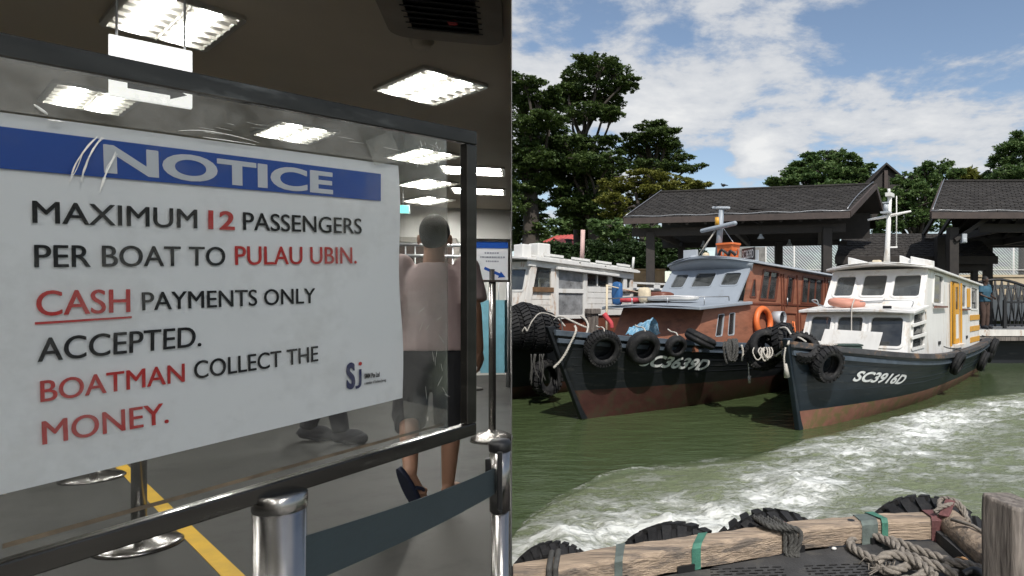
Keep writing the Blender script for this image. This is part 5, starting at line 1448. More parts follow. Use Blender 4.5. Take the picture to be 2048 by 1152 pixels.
# a fourth boat lies further in: only its white canopy shows
cb = Boat('bumboat', 'boat with long low white canopy roof between the old white boat and the grey boat', -4.1, 15.6, 38, 9.0, .5,
          lambda s: 1.1 + .3 * max(0, 1 - s / 5) ** 2, 1.15, .8, lambda s: .25)
cb.hull(M['blackhull'], M['redlead'], M['railblue'], M['railwood'], M['deckgrey'])
cambered(cb, 2.2, 7.5, 1.1, 1.1, 2.36, 2.36, .06, .05, .02, 'canopy_roof', M['old_white'], 8, 4)
for s in (2.4, 4.0, 5.6, 7.3):
    for w in (-1.0, 1.0): MB().tube([cb.l(s, w, 1.05), cb.l(s, w, 2.34)], .03, 8).build('canopy_post', M['old_white'], cb.root)
for w in (1.12,):
    MB().bar(cb.l(2.2, w, 2.50), cb.l(7.5, w, 2.50), .03, .05).build('roof_slat', M['old_white'], cb.root)
    for s in (2.4, 3.4, 4.4, 5.4, 6.4): MB().box(cb.l(s, w, 2.44), (.25, .03, .14)).build('slat_block', M['old_white'], cb.root)
MB().box(cb.l(5.2, 0, 1.5), (3.6, 1.7, .8)).build('engine_box', M['browndark'], cb.root)

# ------------------------------------------------ tyres and lines on the boats
def hang(b, px, py, rad, me, label, tilt=.0, out=0.6, smin=0.0, wide=1.0, spin=0.0):
    s, z = b.find(px, py, smin)
    n = b.hn(s, z); nw = (b.M.to_3x3() @ n).normalized()
    p = b.M @ b.hp(s, z) + nw * (rad / .31 * .10 * wide + .03)
    ax = (nw + Vector((0, 0, tilt))).normalized()
    t = tyre(p, ax, rad, me, label, spin, wide)
    return t, p, nw
def lash(p_top, p_bot, label, m='ropedark', r=.014, sag=0.0):
    mid = (Vector(p_top) + Vector(p_bot)) / 2 - Vector((0, 0, sag))
    return tag(MB().tube(spline([p_top, mid, p_bot], 6), r, 6).build('rope', M[m], None), label, 'rope')
def over(p, nw, rad, label, m='ropewhite', r=.013):
    z = Vector((0, 0, 1)); w_ = rad * .32
    return tag(MB().tube(spline([p + nw * (w_ + .015) + z * rad * .62, p + nw * (w_ + .02) + z * rad * .85, p + nw * w_ * .6 + z * (rad + .025), p - nw * w_ * .5 + z * (rad + .02), p - nw * (w_ + .1) + z * (rad * .9), p - nw * (w_ + .22) + z * (rad * .85)], 5), r, 6).build('rope', M[m], None), label, 'rope')
t1, p1, n1 = hang(gbt, 1199, 690, .305, TY_RIB, 'black tyre nearest the grey boat stem', wide=1.2)
t2, p2, n2_ = hang(gbt, 1279, 688, .30, TY_SM, 'smooth black tyre second from the grey boat stem', wide=1.15)
t3, p3, n3 = hang(gbt, 1345, 686, .20, TY_SM, 'small smooth tyre above the number on the grey hull', wide=1.3)
tyre(gbt.W(1.75, 1.16, 1.30), gbt.dirW(.3, .4, 1), .30, TY_SM, 'black tyre lying flat on the grey boat rail behind the small tyre')
for k, (pp, nw, lab) in enumerate(((p1, n1, 'first'), (p2, n2_, 'second'), (p3, n3, 'third'))):
    over(pp, nw, (.305, .30, .20)[k], ('pale lashing over the tyre nearest the grey boat stem', 'pale lashing over the second tyre from the grey boat stem', 'pale lashing over the small tyre on the grey hull')[k], 'ropewhite', .013)
# tyre stack at the left
sx = Vector((.86, .50, .0)).normalized()
for k, (px, py, rd) in enumerate(((1028, 655, .40), (1050, 652, .45), (1071, 657, .44), (1091, 664, .40))):
    tyre(at(px, py, 12.35 + .09 * k), sx + Vector((0, .06 * k, .12)), rd, TY_RIB,
         ('leftmost big tyre of the stack at the seam', 'biggest tyre with pale knotted cord in the left stack', 'third big tyre from the left in the left stack', 'rightmost big tyre of the left stack')[k], .3 * k, 1.0, 'big tyres bundled on the old white boat bow')
tyre(at(1093, 755, 12.6), (.8, -.5, .1), .36, TY_LUG, 'low dark tyre half hidden under the left stack', .2)
tag(rope_mb(spline([at(1044, 663, 11.86), at(1050, 655, 11.85), at(1054, 662, 11.85), at(1060, 650, 11.86), at(1066, 640, 11.9), at(1082, 626, 12.0), at(1112, 634, 12.2), at(1130, 652, 11.6)], 6), .012).build('rope', M['ropewhite'], None), 'knotted pale cord across the big left tyres', 'rope')
mbr = MB()
rr = random.Random(3)
for k in range(6):
    x = 1064 + k * 4.5 + rr.uniform(-3, 3)
    mbr.tube(spline([at(x, 708, 12.0), at(x + rr.uniform(-5, 5), 735, 12.0), at(x + rr.uniform(-7, 7), 738 + rr.uniform(0, 40), 12.02)], 4), .013, 5)
tag(mbr.build('rope', M['ropedark'], None), 'frayed dark rope ends hanging below the left tyre stack', 'rope')
tag(rope_mb(spline([at(1150, 652, 10.5), at(1152, 662, 10.35), at(1142, 685, 10.3), at(1126, 715, 10.25), at(1107, 736, 10.2)], 6), .020).build('rope', M['ropewhite'], None), 'pale mooring rope running down the grey boat stem', 'rope')
tag(rope_mb(spline([at(1120, 636, 11.6), at(1124, 650, 10.9), at(1126, 676, 10.5), at(1126, 697, 10.4)], 5), .012).build('rope', M['ropedark'], None), 'thin dark line with a bob beside the stem', 'rope')
tag(rope_mb(spline([at(1108, 640, 12.2), at(1122, 633, 11.6), at(1150, 645, 10.8), at(1175, 655, 10.8), at(1172, 640, 10.9), at(1162, 632, 11.2), at(1176, 648, 10.8), at(1172, 672, 10.5)], 7), .018).build('rope', M['ropewhite'], None), 'loose pale lines on the grey boat stem head', 'rope')
tag(MB().tube(spline([at(1208, 627, 11.8), at(1214, 636, 11.8), at(1222, 646, 11.8), at(1224, 656, 11.8)], 5), [.05 - .001 * i for i in range(16)], 8).build('hose', M['redcloth'], None), 'short curved red hose end on the grey boat bow', 'hose')
# bundle between the two bows
tyre(at(1530, 690, 10.55), (.12, -1, .12), .27, TY_SM, 'front tyre of the bundle between the two bows', wide=1.3)
tyre(at(1545, 690, 10.85), (.3, -1, .1), .30, TY_RIB, 'black tyre right behind the front tyre of the bow bundle')
tyre(at(1568, 682, 10.60), (.9, -.45, .1), .30, TY_LUG, 'tyre seen edge on between the bow bundle and the white boat', wide=1.2)
tyre(at(1525, 705, 10.9), (-.2, -1, .0), .30, TY_RIB, 'lowest tyre of the bundle between the two bows')
hang(wb, 1637, 722, .275, TY_LUG, 'lugged tyre hung on the white boat bow above its number', wide=1.2, smin=.25)
tyre(wb.W(-.10, .10, 1.26), wb.dirW(-.5, .5, .6), .26, TY_LUG, 'lugged tyre lashed over the white boat stem head', wide=1.1)
for k, (px, py, rd, lab) in enumerate(((1905, 722, .26, 'narrow tyre hung below the yellow door of the white boat'), (1957, 719, .28, 'tyre hung below the yellow stripes of the white boat'), (1994, 712, .28, 'first of the tyres at the white boat stern'), (2008, 705, .30, 'last tyre at the white boat stern corner'))):
    t_, p_, nw_ = hang(wb, px, py, rd, TY_SM, lab, smin=3.0)
    over(p_, nw_, rd, 'short lashing over the ' + lab.replace('narrow ', '').replace('first of the ', '')[:44].strip() if k < 2 else ('short lashing at the stern on the nearer tyre' if k == 2 else 'short lashing at the stern corner'), 'ropedark', .012)
# rope hanks
def hank(px, py, Y, w, h, n, r, m, label, seed):
    """a hank of rope thrown over a rail: uneven loops"""
    rr = random.Random(seed); mb = MB()
    for k in range(n):
        x = px + rr.uniform(-.5, .5) * w; w_ = w * rr.uniform(.25, .55); d = h * rr.uniform(.55, 1.1); y0 = Y + rr.uniform(-.06, .04)
        rope_mb(spline([at(x, py + rr.uniform(-3, 3), y0 + .10), at(x - 2, py + d * .3, y0), at(x + w_ * .2, py + d * .85, y0 - .03), at(x + w_ * .6, py + d, y0 - .04), at(x + w_, py + d * .7, y0 - .02), at(x + w_ * 1.1, py + d * .2, y0 + .02), at(x + w_ * .9, py - 3, y0 + .12)], 6), r * rr.uniform(.85, 1.1), mb=mb)
    return tag(mb.build('rope', M[m], None), label, 'rope')
hank(1460, 682, 11.45, 22, 40, 5, .030, 'ropedark', 'thick dark mooring rope looped over the grey boat rail', 5)
hank(1520, 698, 10.22, 30, 22, 6, .012, 'ropewhite', 'frayed pale rope tangle on the front tyre of the bundle', 6)
tag(rope_mb(spline([at(1483, 690, 11.2), at(1486, 705, 11.2), at(1484, 722, 11.2)], 5), .020).build('rope', M['ropewhite'], None), 'short pale rope end left of the bow tyre bundle', 'rope')
tag(rope_mb(spline([at(1497, 695, 10.9), at(1497, 730, 10.9), at(1499, 765, 10.9)], 5), .012).tube([at(1499, 752, 10.9), at(1499, 766, 10.9)], [.03, .022], 8).build('rope', M['ropewhite'], None), 'thin line with a pale weight hanging beside the bow bundle', 'rope')
tag(rope_mb(spline([at(1551, 712, 10.2), at(1566, 700, 9.9), at(1577, 683, 9.5), at(1576, 690, 9.4)], 6), .018).build('rope', M['ropewhite'], None), 'pale rope tied from the bundle to the white boat stem', 'rope')
tag(rope_mb(spline([at(1571, 695, 9.35), at(1568, 720, 9.35), at(1573, 752, 9.4)], 5), .014).tube([at(1571, 728, 9.35), at(1574, 754, 9.4)], [.022, .045], 8).build('rope', M['ropewhite'], None), 'pale rope end hanging down the white boat stem', 'rope')
tag(rope_mb(spline([at(1545, 662, 10.6), at(1570, 655, 10.3), at(1585, 672, 10.0), at(1600, 676, 9.7), at(1612, 684, 9.6)], 6), .016).build('rope', M['ropewhite'], None), 'pale line over the edge on tyre to the white bow', 'rope')
# ================================================================== FOREGROUND LANDING PLATFORM
DZ = .69
pf = empty('platform', (.6, 2.6, DZ), 0, 'timber edged landing platform with black rubber matting in the foreground', 'platform')
po = Vector(pf.location)
def sea(Y, off=.004): return Vector((-(PX - 1024) / F * Y + off, Y, 0))
def V2(x, y, z): return Vector((x, y, z)) - po
n0, f0 = sea(2.635), sea(2.78)
near = [(n0.x, n0.y), (-.247, 2.82), (.112, 2.98), (.66, 3.21), (1.06, 3.315), (1.38, 3.35)]
farr = [(f0.x, f0.y), (-.234, 3.005), (.18, 3.155), (.60, 3.325), (1.065, 3.445), (1.42, 3.485)]
BT = .80
def beam_sec(t, grow=0.0):
    k = min(int(t), len(near) - 2); f = t - k
    n_ = Vector(near[k]).lerp(Vector(near[k + 1]), f); q_ = Vector(farr[k]).lerp(Vector(farr[k + 1]), f)
    d = (q_ - n_).normalized() * grow
    n_ = n_ - d; q_ = q_ + d
    ch = .018
    dd = (q_ - n_).normalized() * ch
    z0, z1 = DZ + .004 - grow, BT + grow
    return [V2(n_.x, n_.y, z0), V2(q_.x, q_.y, z0), V2(q_.x, q_.y, z1 - ch), V2(q_.x - dd.x, q_.y - dd.y, z1), V2(n_.x + dd.x, n_.y + dd.y, z1), V2(n_.x, n_.y, z1 - ch)]
rr = random.Random(2)
def beam_part(t0, t1, n=10):
    rings = []
    for i in range(n + 1):
        r_ = beam_sec(t0 + (t1 - t0) * i / n)
        if 0 < i < n: r_ = [p + Vector((0, rr.uniform(-.004, .004), rr.uniform(-.003, .003))) for p in r_]
        rings.append(r_)
    return MB().loft(rings, smooth=False).build('edge_beam', M['wood'], pf, bevel=.004)
beam_part(0.0, 1.0); beam_part(1.004, 2.85, 16); beam_part(2.855, 4.98, 18)
MB().capsule(V2(1.435, 3.43, .765), V2(1.40, 2.45, .765), .066, .070, 14).build('side_log', M['wood'], pf)
MB().box((1.40 - po.x, 2.95 - po.y, .02), (.12, 1.1, .06)).build('log_chock', M['mat'], pf)
# deck boards under the mat
a0 = sea(1.2, .02); a1 = sea(2.66, .02)
MB().hexa([V2(a0.x, a0.y, DZ - .12), V2(1.55, 1.2, DZ - .12), V2(1.50, 3.36, DZ - .12), V2(a1.x, a1.y, DZ - .12), V2(a0.x, a0.y, DZ - .075), V2(1.55, 1.2, DZ - .075), V2(1.50, 3.36, DZ - .075), V2(a1.x, a1.y, DZ - .075)]).build('deck_board', M['greywood'], pf)
MB().box((.75, .2, -.42), (2.0, 2.0, .58)).build('hull_side', M['blackhull'], pf)
MB().box((.2, .1, -.060), (1.2, 1.0, .012)).build('slot_dark', M['blackplastic'], pf)  # black sheet that paints the depth of the slots dark
# rubber mat: solid sheets and two fields of slots
mb = MB()
def sheet(x0, x1, ya, yb):
    """ya, yb: functions of x giving the two edges"""
    n = 10; vs = []
    for i in range(n + 1):
        x = x0 + (x1 - x0) * i / n
        for y in (ya(x), yb(x)):
            for z in (DZ - .003, DZ): vs.append(V2(x, y, z))
    fs = []
    for i in range(n):
        a, b_ = i * 4, (i + 1) * 4
        fs += [(a + 1, b_ + 1, b_ + 3, a + 3), (a, a + 2, b_ + 2, b_), (a, b_, b_ + 1, a + 1), (a + 2, a + 3, b_ + 3, b_ + 2)]
    mb.add(vs, fs)
def near_y(x): return float(np.interp(x, [p[0] for p in near], [p[1] for p in near])) - .004
top_fields = lambda x: 3.005 + .09 * (x - .25)
sheet(-.52, 1.33, top_fields, near_y)
sheet(-.52, .16, lambda x: 2.2, top_fields)
sheet(.985, 1.33, lambda x: 2.2, top_fields)
sheet(.50, .60, lambda x: 2.2, top_fields)
def slots(x0, x1):
    pitch, sl, row, gap = .058, .040, .030, .016
    y = 2.2; k = 0; n = int((3.0 - 2.2) / row)
    for k in range(n + 1):
        off = (k % 2) * pitch / 2
        y0 = lambda x, k=k: top_fields(x) - (k + 1) * row
        def qd(xa, xb, fa, fb):
            xa, xb = max(xa, x0), min(xb, x1)
            if xb - xa < .002: return
            P = [V2(xa, top_fields(xa) - fa, DZ), V2(xb, top_fields(xb) - fa, DZ), V2(xb, top_fields(xb) - fb, DZ), V2(xa, top_fields(xa) - fb, DZ)]
            mb.add(P + [p - Vector((0, 0, .003)) for p in P], [(0, 1, 2, 3), (7, 6, 5, 4), (0, 4, 5, 1), (1, 5, 6, 2), (2, 6, 7, 3), (3, 7, 4, 0)])
        qd(x0, x1, k * row, k * row + (row - gap))
        x = x0 - off
        while x < x1:
            qd(x + sl, x + pitch, k * row + (row - gap), (k + 1) * row); x += pitch
slots(.16, .50); slots(.60, .985)
mb.build('rubber_mat', M['mat'], pf)
# the squared post, worn round at the arrises
mb = MB(); rings = []
yaw = Matrix.Rotation(R(24), 3, 'Z'); pc = Vector((1.352, 2.60, 0))
for z, k in ((DZ - .1, 1.0), (.85, .99), (.97, 1.01), (1.06, 1.0), (1.108, .985), (1.121, .94)):
    h = .088 * k; c = .016
    o8 = [(-h + c, -h), (h - c, -h), (h, -h + c), (h, h - c), (h - c, h), (-h + c, h), (-h, h - c), (-h, -h + c)]
    rings.append([yaw @ Vector((x, y, 0)) + Vector((pc.x, pc.y, z + .010 * (y - x) / .09)) - po for x, y in o8])
mb.loft(rings, smooth=False).build('mooring_post', M['greywood'], pf, bevel=.006)
# black blocks put in for the dark, shaded notches under the beam, and straps round it
for t in (.98, 1.80, 2.86, 3.9):
    r_ = beam_sec(t, .006); a = r_[0]
    MB().box(a + Vector((0, .028, .014)), (.085, .07, .038), R(22)).build('dark_notch', M['blackplastic'], pf)
def strap(t, dt, m, label, grow=.005, slant=0.0, name='strap'):
    rings = []
    for i in range(4):
        f = -1 + 2 * i / 3; r_ = []
        for j, _ in enumerate(range(6)):
            sl_ = slant * (1 if j in (0, 4, 5) else -1)
            r_.append(beam_sec(max(.001, t + f * dt + sl_), grow)[j] + po)
        rings.append(r_)
    return tag(MB().loft(rings, cap=False, smooth=False).build(name, M[m], None), label, 'strap')
strap(.99, .045, 'strapgrey', 'dark grey green strap round the beam, leftmost of the straps', slant=.02)
strap(1.93, .055, 'strapgreen', 'faded green strap round the middle of the beam', slant=.03)
strap(2.83, .05, 'strapred', 'faded red canvas strap beside the hanging rope strands', slant=.0)
strap(3.82, .11, 'strapgrey', 'wide grey strap round the beam right of the bolt hole', slant=.0, grow=.004)
strap(3.97, .05, 'strapgreen', 'loose green tape twisted over the wide grey strap', slant=.06, grow=.010)
strap(4.86, .10, 'strapred', 'dull red canvas wrapped round the corner of the beam', slant=.05, grow=.008)
for t in (.33, .39):
    r_ = [p + po for p in beam_sec(t, .012)]
    tag(MB().tube(spline([r_[0], r_[5], r_[4], r_[3], r_[2], r_[1]], 4), .013, 7).build('rope', M['ropedark'], None), 'grey rope turn round the left end of the beam, ' + ('nearer the wall' if t < .35 else 'further from the wall'), 'rope')
for t, sc in ((4.45, 1), (3.62, .8)):
    r_ = beam_sec(t); c = r_[4].lerp(r_[3], .35)
    MB().lathe([(.0, .0015), (.020 * sc, .0015), (.024 * sc, .0005)], 14, c).build('bolt_hole', M['blackplastic'], pf)
# rope strands tied at the beam
mb = MB(); r_ = [p + po for p in beam_sec(2.70, .012)]; r2 = [p + po for p in beam_sec(2.82, .012)]
for k in range(5):
    o_ = Vector((-.05 + .022 * k + rr.uniform(-.012, .012), -.004 * k, rr.uniform(0, .012)))
    rope_mb(spline([r_[3] + o_ + Vector((-.03, .01, .01)), r_[4] + o_ + Vector((0, 0, .012)), r2[5] + o_ * .8 + Vector((0, -.012, 0)), r2[0] + o_ * .5 + Vector((rr.uniform(-.02, .02), -.018, .02)), r2[0] + o_ * .2 + Vector((rr.uniform(-.02, .03), -.035, .004 + .01 * (k % 2)))], 6), .013, mb=mb)
tag(mb.build('rope', M['ropedark'], None), 'grey rope strands knotted over the beam beside the red strap', 'rope')
mb = MB(); c5 = [p + po for p in beam_sec(4.95, .01)]
rope_mb(spline([c5[4], c5[3] + Vector((.02, 0, .05)), Vector((1.47, 3.42, .87)), Vector((1.50, 3.36, .83)), Vector((1.46, 3.28, .76)), Vector((1.36, 3.27, .735))], 7), .014, mb=mb)
rope_mb(spline([Vector((1.34, 3.36, .83)), Vector((1.40, 3.37, .86)), Vector((1.48, 3.40, .85)), Vector((1.49, 3.30, .80)), Vector((1.45, 3.22, .84))], 7), .012, mb=mb)
tag(mb.build('rope', M['rope'], None), 'pale rope knotted round the corner of the beam and log', 'rope')
q = [Vector((1.355, 3.34, .822)), Vector((1.395, 3.31, .822)), Vector((1.465, 3.40, .875)), Vector((1.43, 3.43, .88))]
tag(MB().panel(q, [], .008).build('strap', M['strapred'], None), 'stiff dull red webbing standing over the beam corner', 'strap')
tag(MB().tube([Vector((1.36, 3.20, .845)), Vector((1.42, 3.1, .848)), Vector((1.46, 2.95, .83)), Vector((1.47, 2.85, .80))], .008, 6).build('cord', M['rope'], None), 'thin cord lying along the round side log', 'cord')
# tyres outside the beam
TY_FORE = tyre_mesh('tyre', 30)
def fore_tyre(px, t, rad, lift, label, spin):
    r_ = [p + po for p in beam_sec(t)]; d = (r_[2] - r_[0]); d.z = 0; d.normalize()
    x = r_[2] + d * (rad / .31 * .115 + .012)
    tyre((x.x, x.y, BT + lift - rad), d + Vector((0, 0, .10)), rad, TY_FORE, label, spin, 1.0, 'lugged tyres along the platform edge')
fore_tyre(1095, .33, .20, .025, 'lugged tyre outside the beam at its left end', .1)
fore_tyre(1335, 1.52, .36, .012, 'lugged tyre outside the beam between the grey and green straps', .4)
fore_tyre(1612, 2.86, .36, .012, 'lugged tyre outside the beam behind the red strap', .7)
fore_tyre(1875, 4.85, .38, .030, 'lugged tyre outside the corner of the beam', .2)
# big rope on the mat
def dk(px, py, z=.715): return at_z(px, py, z)
mb = MB()
rope_mb(spline([dk(1753, 1122), dk(1725, 1108), dk(1702, 1092), dk(1706, 1078), dk(1728, 1071, .72), dk(1758, 1075, .725), dk(1788, 1090, .73), dk(1812, 1108, .735), dk(1846, 1122, .74), dk(1880, 1134, .74), dk(1915, 1150, .72)], 8), .022, mb=mb)
rope_mb(spline([dk(1780, 1080, .72), dk(1800, 1086, .72), dk(1836, 1100, .72), dk(1880, 1116, .72), dk(1920, 1132, .72), dk(1960, 1150, .72)], 8), .022, mb=mb)
rope_mb(spline([dk(1753, 1124, .74), dk(1765, 1114, .76), dk(1786, 1109, .765), dk(1815, 1116, .76), dk(1845, 1132, .755), dk(1868, 1150, .75)], 8), .021, mb=mb)
rope_mb(spline([dk(1752, 1128, .72), dk(1768, 1140, .72), dk(1795, 1140, .73), dk(1825, 1130, .73), dk(1850, 1140, .74), dk(1830, 1158, .73), dk(1790, 1162, .72)], 8), .021, mb=mb)
rope_mb(spline([dk(1890, 1124, .74), dk(1925, 1128, .75), dk(1960, 1138, .75), dk(1975, 1152, .74)], 8), .021, mb=mb)
tag(mb.build('rope', M['rope'], None), 'thick grey laid rope heaped on the black mat', 'rope')
mb = MB(); rr = random.Random(5)
for k in range(26):
    a = dk(1752 + rr.uniform(-6, 34), 1126 + rr.uniform(-6, 10), .73); mb.tube([a, a + Vector((rr.uniform(-.05, .03), rr.uniform(-.03, .03), rr.uniform(-.015, .02))), a + Vector((rr.uniform(-.08, .03), rr.uniform(-.05, .03), rr.uniform(-.02, .0)))], .003, 4)
tag(mb.build('rope_fray', M['rope'], None), 'frayed fibres at the end of the thick grey rope', 'rope')
mb = MB()
for k in range(5): rope_mb(spline([dk(1905 + 12 * k, 1122 + 3 * k, .71), dk(1925 + 10 * k, 1118 + 3 * k, .73), dk(1945 + 8 * k, 1128 + 4 * k, .71)], 6), .011, mb=mb)
tag(mb.build('rope', mat('orange brown rope', (.34, .20, .10), .9, var=.3, scale=30, bump=.3), None), 'orange brown rope beside the foot of the squared post', 'rope')
tag(MB().tube(spline([dk(1928, 1150, .74), dk(1948, 1142, .76), dk(1965, 1150, .76), dk(1975, 1160, .76)], 6), .02, 8).build('rope', M['blackplastic'], None), 'black rubber hose end on the heap of rope', 'hose')
for px, py, lab in ((1668, 1097, 'tiny white shell on the mat by the beam'), (1857, 1068, 'small grey pebble on the mat near the corner'), (1925, 1108, 'small white chip on the deck by the log')):
    tag(MB().ball(dk(px, py, DZ + .008), (.014, .010, .008), 8).build('shell', M['old_white'], None), lab, 'shell')

# ================================================================== PEOPLE
M['skin'] = mat('tanned skin', (.40, .22, .145), .55, var=.08, scale=8)
M['skindark'] = mat('dark brown skin', (.075, .042, .03), .5, var=.1)
M['hair'] = mat('short black hair', (.018, .017, .016), .6, var=.3, scale=60, bump=.6, bscale=120)
M['pinkshirt'] = mat('washed pink shirt cloth', (.56, .435, .43), .85, var=.05, scale=5, bump=.35, bscale=12)
M['shorts'] = mat('charcoal shorts cloth', (.028, .029, .034), .85, var=.2, scale=8, bump=.3, bscale=16)
M['trousers'] = mat('black trousers cloth', (.02, .021, .026), .85, var=.2)
M['brownshort'] = mat('brown trousers cloth', (.075, .045, .035), .85, var=.2)
M['blueshirt'] = mat('blue shirt cloth', (.035, .10, .15), .8, var=.2, bump=.2)
M['sandal'] = mat('navy sandal rubber', (.012, .018, .045), .6, var=.2)
def merged(mb, name, m, parent, voxel, smooth=6):
    o = mb.build(name, m, parent, recalc=False)
    r_ = o.modifiers.new('join', 'REMESH'); r_.mode = 'VOXEL'; r_.voxel_size = voxel; r_.use_smooth_shade = True
    if smooth:
        s_ = o.modifiers.new('soften', 'SMOOTH'); s_.iterations = smooth; s_.factor = .5
    return o
def hand(mb, wrist, d, side, palm_dir, k=1.0):
    """palm, four unequal bent fingers and a thumb, along d"""
    d = Vector(d).normalized(); pn = Vector(palm_dir).normalized(); x = d.cross(pn).normalized() * side
    w = Vector(wrist)
    for t in (-.5, 0, .5): mb.capsule(w + x * .022 * t * k + d * .01 * k, w + x * .055 * t * k + d * .085 * k, .017 * k, .014 * k, 8)
    for j, (off, L) in enumerate(((-.032, .062), (-.011, .072), (.011, .068), (.031, .052))):
        a = w + x * off * k + d * .088 * k; b_ = a + d * L * .55 * k + pn * .008 * k; c = b_ + d * L * .42 * k + pn * .022 * k
        mb.capsule(a, b_, .0095 * k, .0088 * k, 7); mb.capsule(b_, c, .0088 * k, .0075 * k, 7)
    a = w - x * .026 * k + d * .028 * k; b_ = a - x * .022 * k + d * .034 * k + pn * .012 * k; c = b_ + d * .030 * k + pn * .012 * k
    mb.capsule(a, b_, .0125 * k, .010 * k, 7); mb.capsule(b_, c, .010 * k, .008 * k, 7)
def person(label, loc, heading, pose, skin, shirt, legs, leg_len='shorts', voxel=.0075, sandals=True, sleeve=.75):
    """pose: joints in a frame with x right, y ahead, z up"""
    root = empty('person', loc, heading, label, 'person')
    J = {k: Vector(v) for k, v in pose.items()}
    b = MB()
    pel, che, nk, hd = J['pelvis'], J['chest'], J['neck'], J['head']
    b.ball(pel, (.155, .11, .13), 14).ball(pel.lerp(che, .5), (.140, .098, .17), 14).ball(che, (.165, .112, .17), 14)
    b.capsule(nk - Vector((0, 0, .05)), nk.lerp(hd, .55), .064, .058)
    b.ball(hd + Vector((0, .005, .02)), (.080, .098, .112), 16).ball(hd + Vector((0, .030, -.055)), (.056, .065, .06), 12)
    b.ball(hd + Vector((0, .105, -.012)), (.014, .02, .024), 8)
    for sx_ in (-1, 1):
        b.ball(hd + Vector((sx_ * .091, -.004, -.010)), (.012, .022, .034), 8)
        b.ball(hd + Vector((sx_ * .03, .088, .012)), (.017, .01, .011), 8)
    for sfx, sg in (('l', -1), ('r', 1)):
        sh_, el, wr = J['sh_' + sfx], J['el_' + sfx], J['wr_' + sfx]
        b.capsule(sh_, el, .050, .039).capsule(el, wr, .038, .027)
        hand(b, wr, (wr - el), sg, (-sg, .3, 0))
        hp_, kn, an, toe = J['hip_' + sfx], J['kn_' + sfx], J['an_' + sfx], J['toe_' + sfx]
        b.capsule(hp_, kn, .085, .056).capsule(kn, kn.lerp(an, .35), .052, .055).capsule(kn.lerp(an, .35), an, .055, .036)
        heel = an + (an - toe).normalized() * .03 - Vector((0, 0, .035))
        b.capsule(heel, toe, .034, .026).ball(an.lerp(toe, .75), (.045, .05, .022), 10)
    body = merged(b, 'body', skin, root, voxel)
    h = MB()
    h.ball(hd + Vector((0, -.008, .036)), (.087, .103, .108), 18).ball(hd + Vector((0, -.050, -.012)), (.070, .055, .060), 12)
    merged(h, 'hair', M['hair'], root, .008, 3)
    s = MB()
    def ell(c, rx_, ry_, n=20, tilt=0.0): return [c + Vector((rx_ * math.cos(2 * math.pi * k / n) * (1 + .03 * math.sin(5 * 2 * math.pi * k / n)), ry_ * math.sin(2 * math.pi * k / n), tilt * math.sin(2 * math.pi * k / n))) for k in range(n)]
    hem = pel + Vector((0, 0, -.02))
    s.loft([ell(hem, .205, .150), ell(pel.lerp(che, .25), .198, .145), ell(pel.lerp(che, .6), .192, .142), ell(che, .200, .148), ell(che + Vector((0, 0, .10)), .190, .132), ell(nk - Vector((0, 0, .075)), .150, .105), ell(nk - Vector((0, 0, .03)), .078, .078)])
    for sfx in 'lr':
        sh_, el = J['sh_' + sfx], J['el_' + sfx]
        e = sh_.lerp(el, sleeve)
        s.capsule(sh_ - Vector((0, 0, .0)), sh_.lerp(el, .3), .075, .078)
        a, c = frame_of(el - sh_)
        n = 14; rg = []
        for f, r_ in ((0, .074), (.4, .080), (1, .085)):
            p_ = sh_.lerp(e, f); rg.append([p_ + (a * math.cos(2 * math.pi * k / n) + c * math.sin(2 * math.pi * k / n)) * r_ for k in range(n)])
        s.loft(rg)
    so = merged(s, 'shirt', shirt, root, .010, 4)
    tx = bpy.data.textures.new('cloth folds', 'CLOUDS'); tx.noise_scale = .20; tx.noise_depth = 3
    dm = so.modifiers.new('folds', 'DISPLACE'); dm.texture = tx; dm.strength = .022; dm.mid_level = .5
    l = MB()
    l.ball(pel - Vector((0, 0, .02)), (.178, .132, .14), 16)
    for sfx in 'lr':
        hp_, kn, an = J['hip_' + sfx], J['kn_' + sfx], J['an_' + sfx]
        n = 16
        if leg_len == 'shorts':
            seq = [(hp_ + Vector((0, 0, .03)), .105), (hp_.lerp(kn, .5), .103), (kn, .098), (kn.lerp(an, .14), .098)]
        else:
            seq = [(hp_ + Vector((0, 0, .03)), .105), (hp_.lerp(kn, .5), .096), (kn, .078), (kn.lerp(an, .5), .07), (kn.lerp(an, .97), .064)]
        rg = []
        for i, (p_, r_) in enumerate(seq):
            t = (seq[min(i + 1, len(seq) - 1)][0] - seq[max(i - 1, 0)][0]); a, c = frame_of(t)
            rg.append([p_ + (a * math.cos(2 * math.pi * k / n) + c * math.sin(2 * math.pi * k / n)) * r_ for k in range(n)])
        l.loft(rg)
    lo = merged(l, 'shorts' if leg_len == 'shorts' else 'trousers', legs, root, .010, 4)
    dm = lo.modifiers.new('folds', 'DISPLACE'); dm.texture = tx; dm.strength = .022; dm.mid_level = .5
    for sfx in 'lr':
        an, toe = J['an_' + sfx], J['toe_' + sfx]
        d = (toe - an); dn = d.normalized(); c = an.lerp(toe, .45)
        upv = Vector((0, 0, 1)); a = dn.cross(upv).normalized(); nrm = a.cross(dn).normalized()
        if nrm.z < 0: nrm = -nrm
        base = c - nrm * .048
        sm = MB(); rg = []
        for z in (0, .024):
            rg.append([base + dn * (.145 * math.cos(2 * math.pi * k / 20)) + a * (.05 * math.sin(2 * math.pi * k / 20)) * (1 + .18 * math.cos(2 * math.pi * k / 20)) + nrm * (z - .012) for k in range(20)])
        sm.loft(rg)
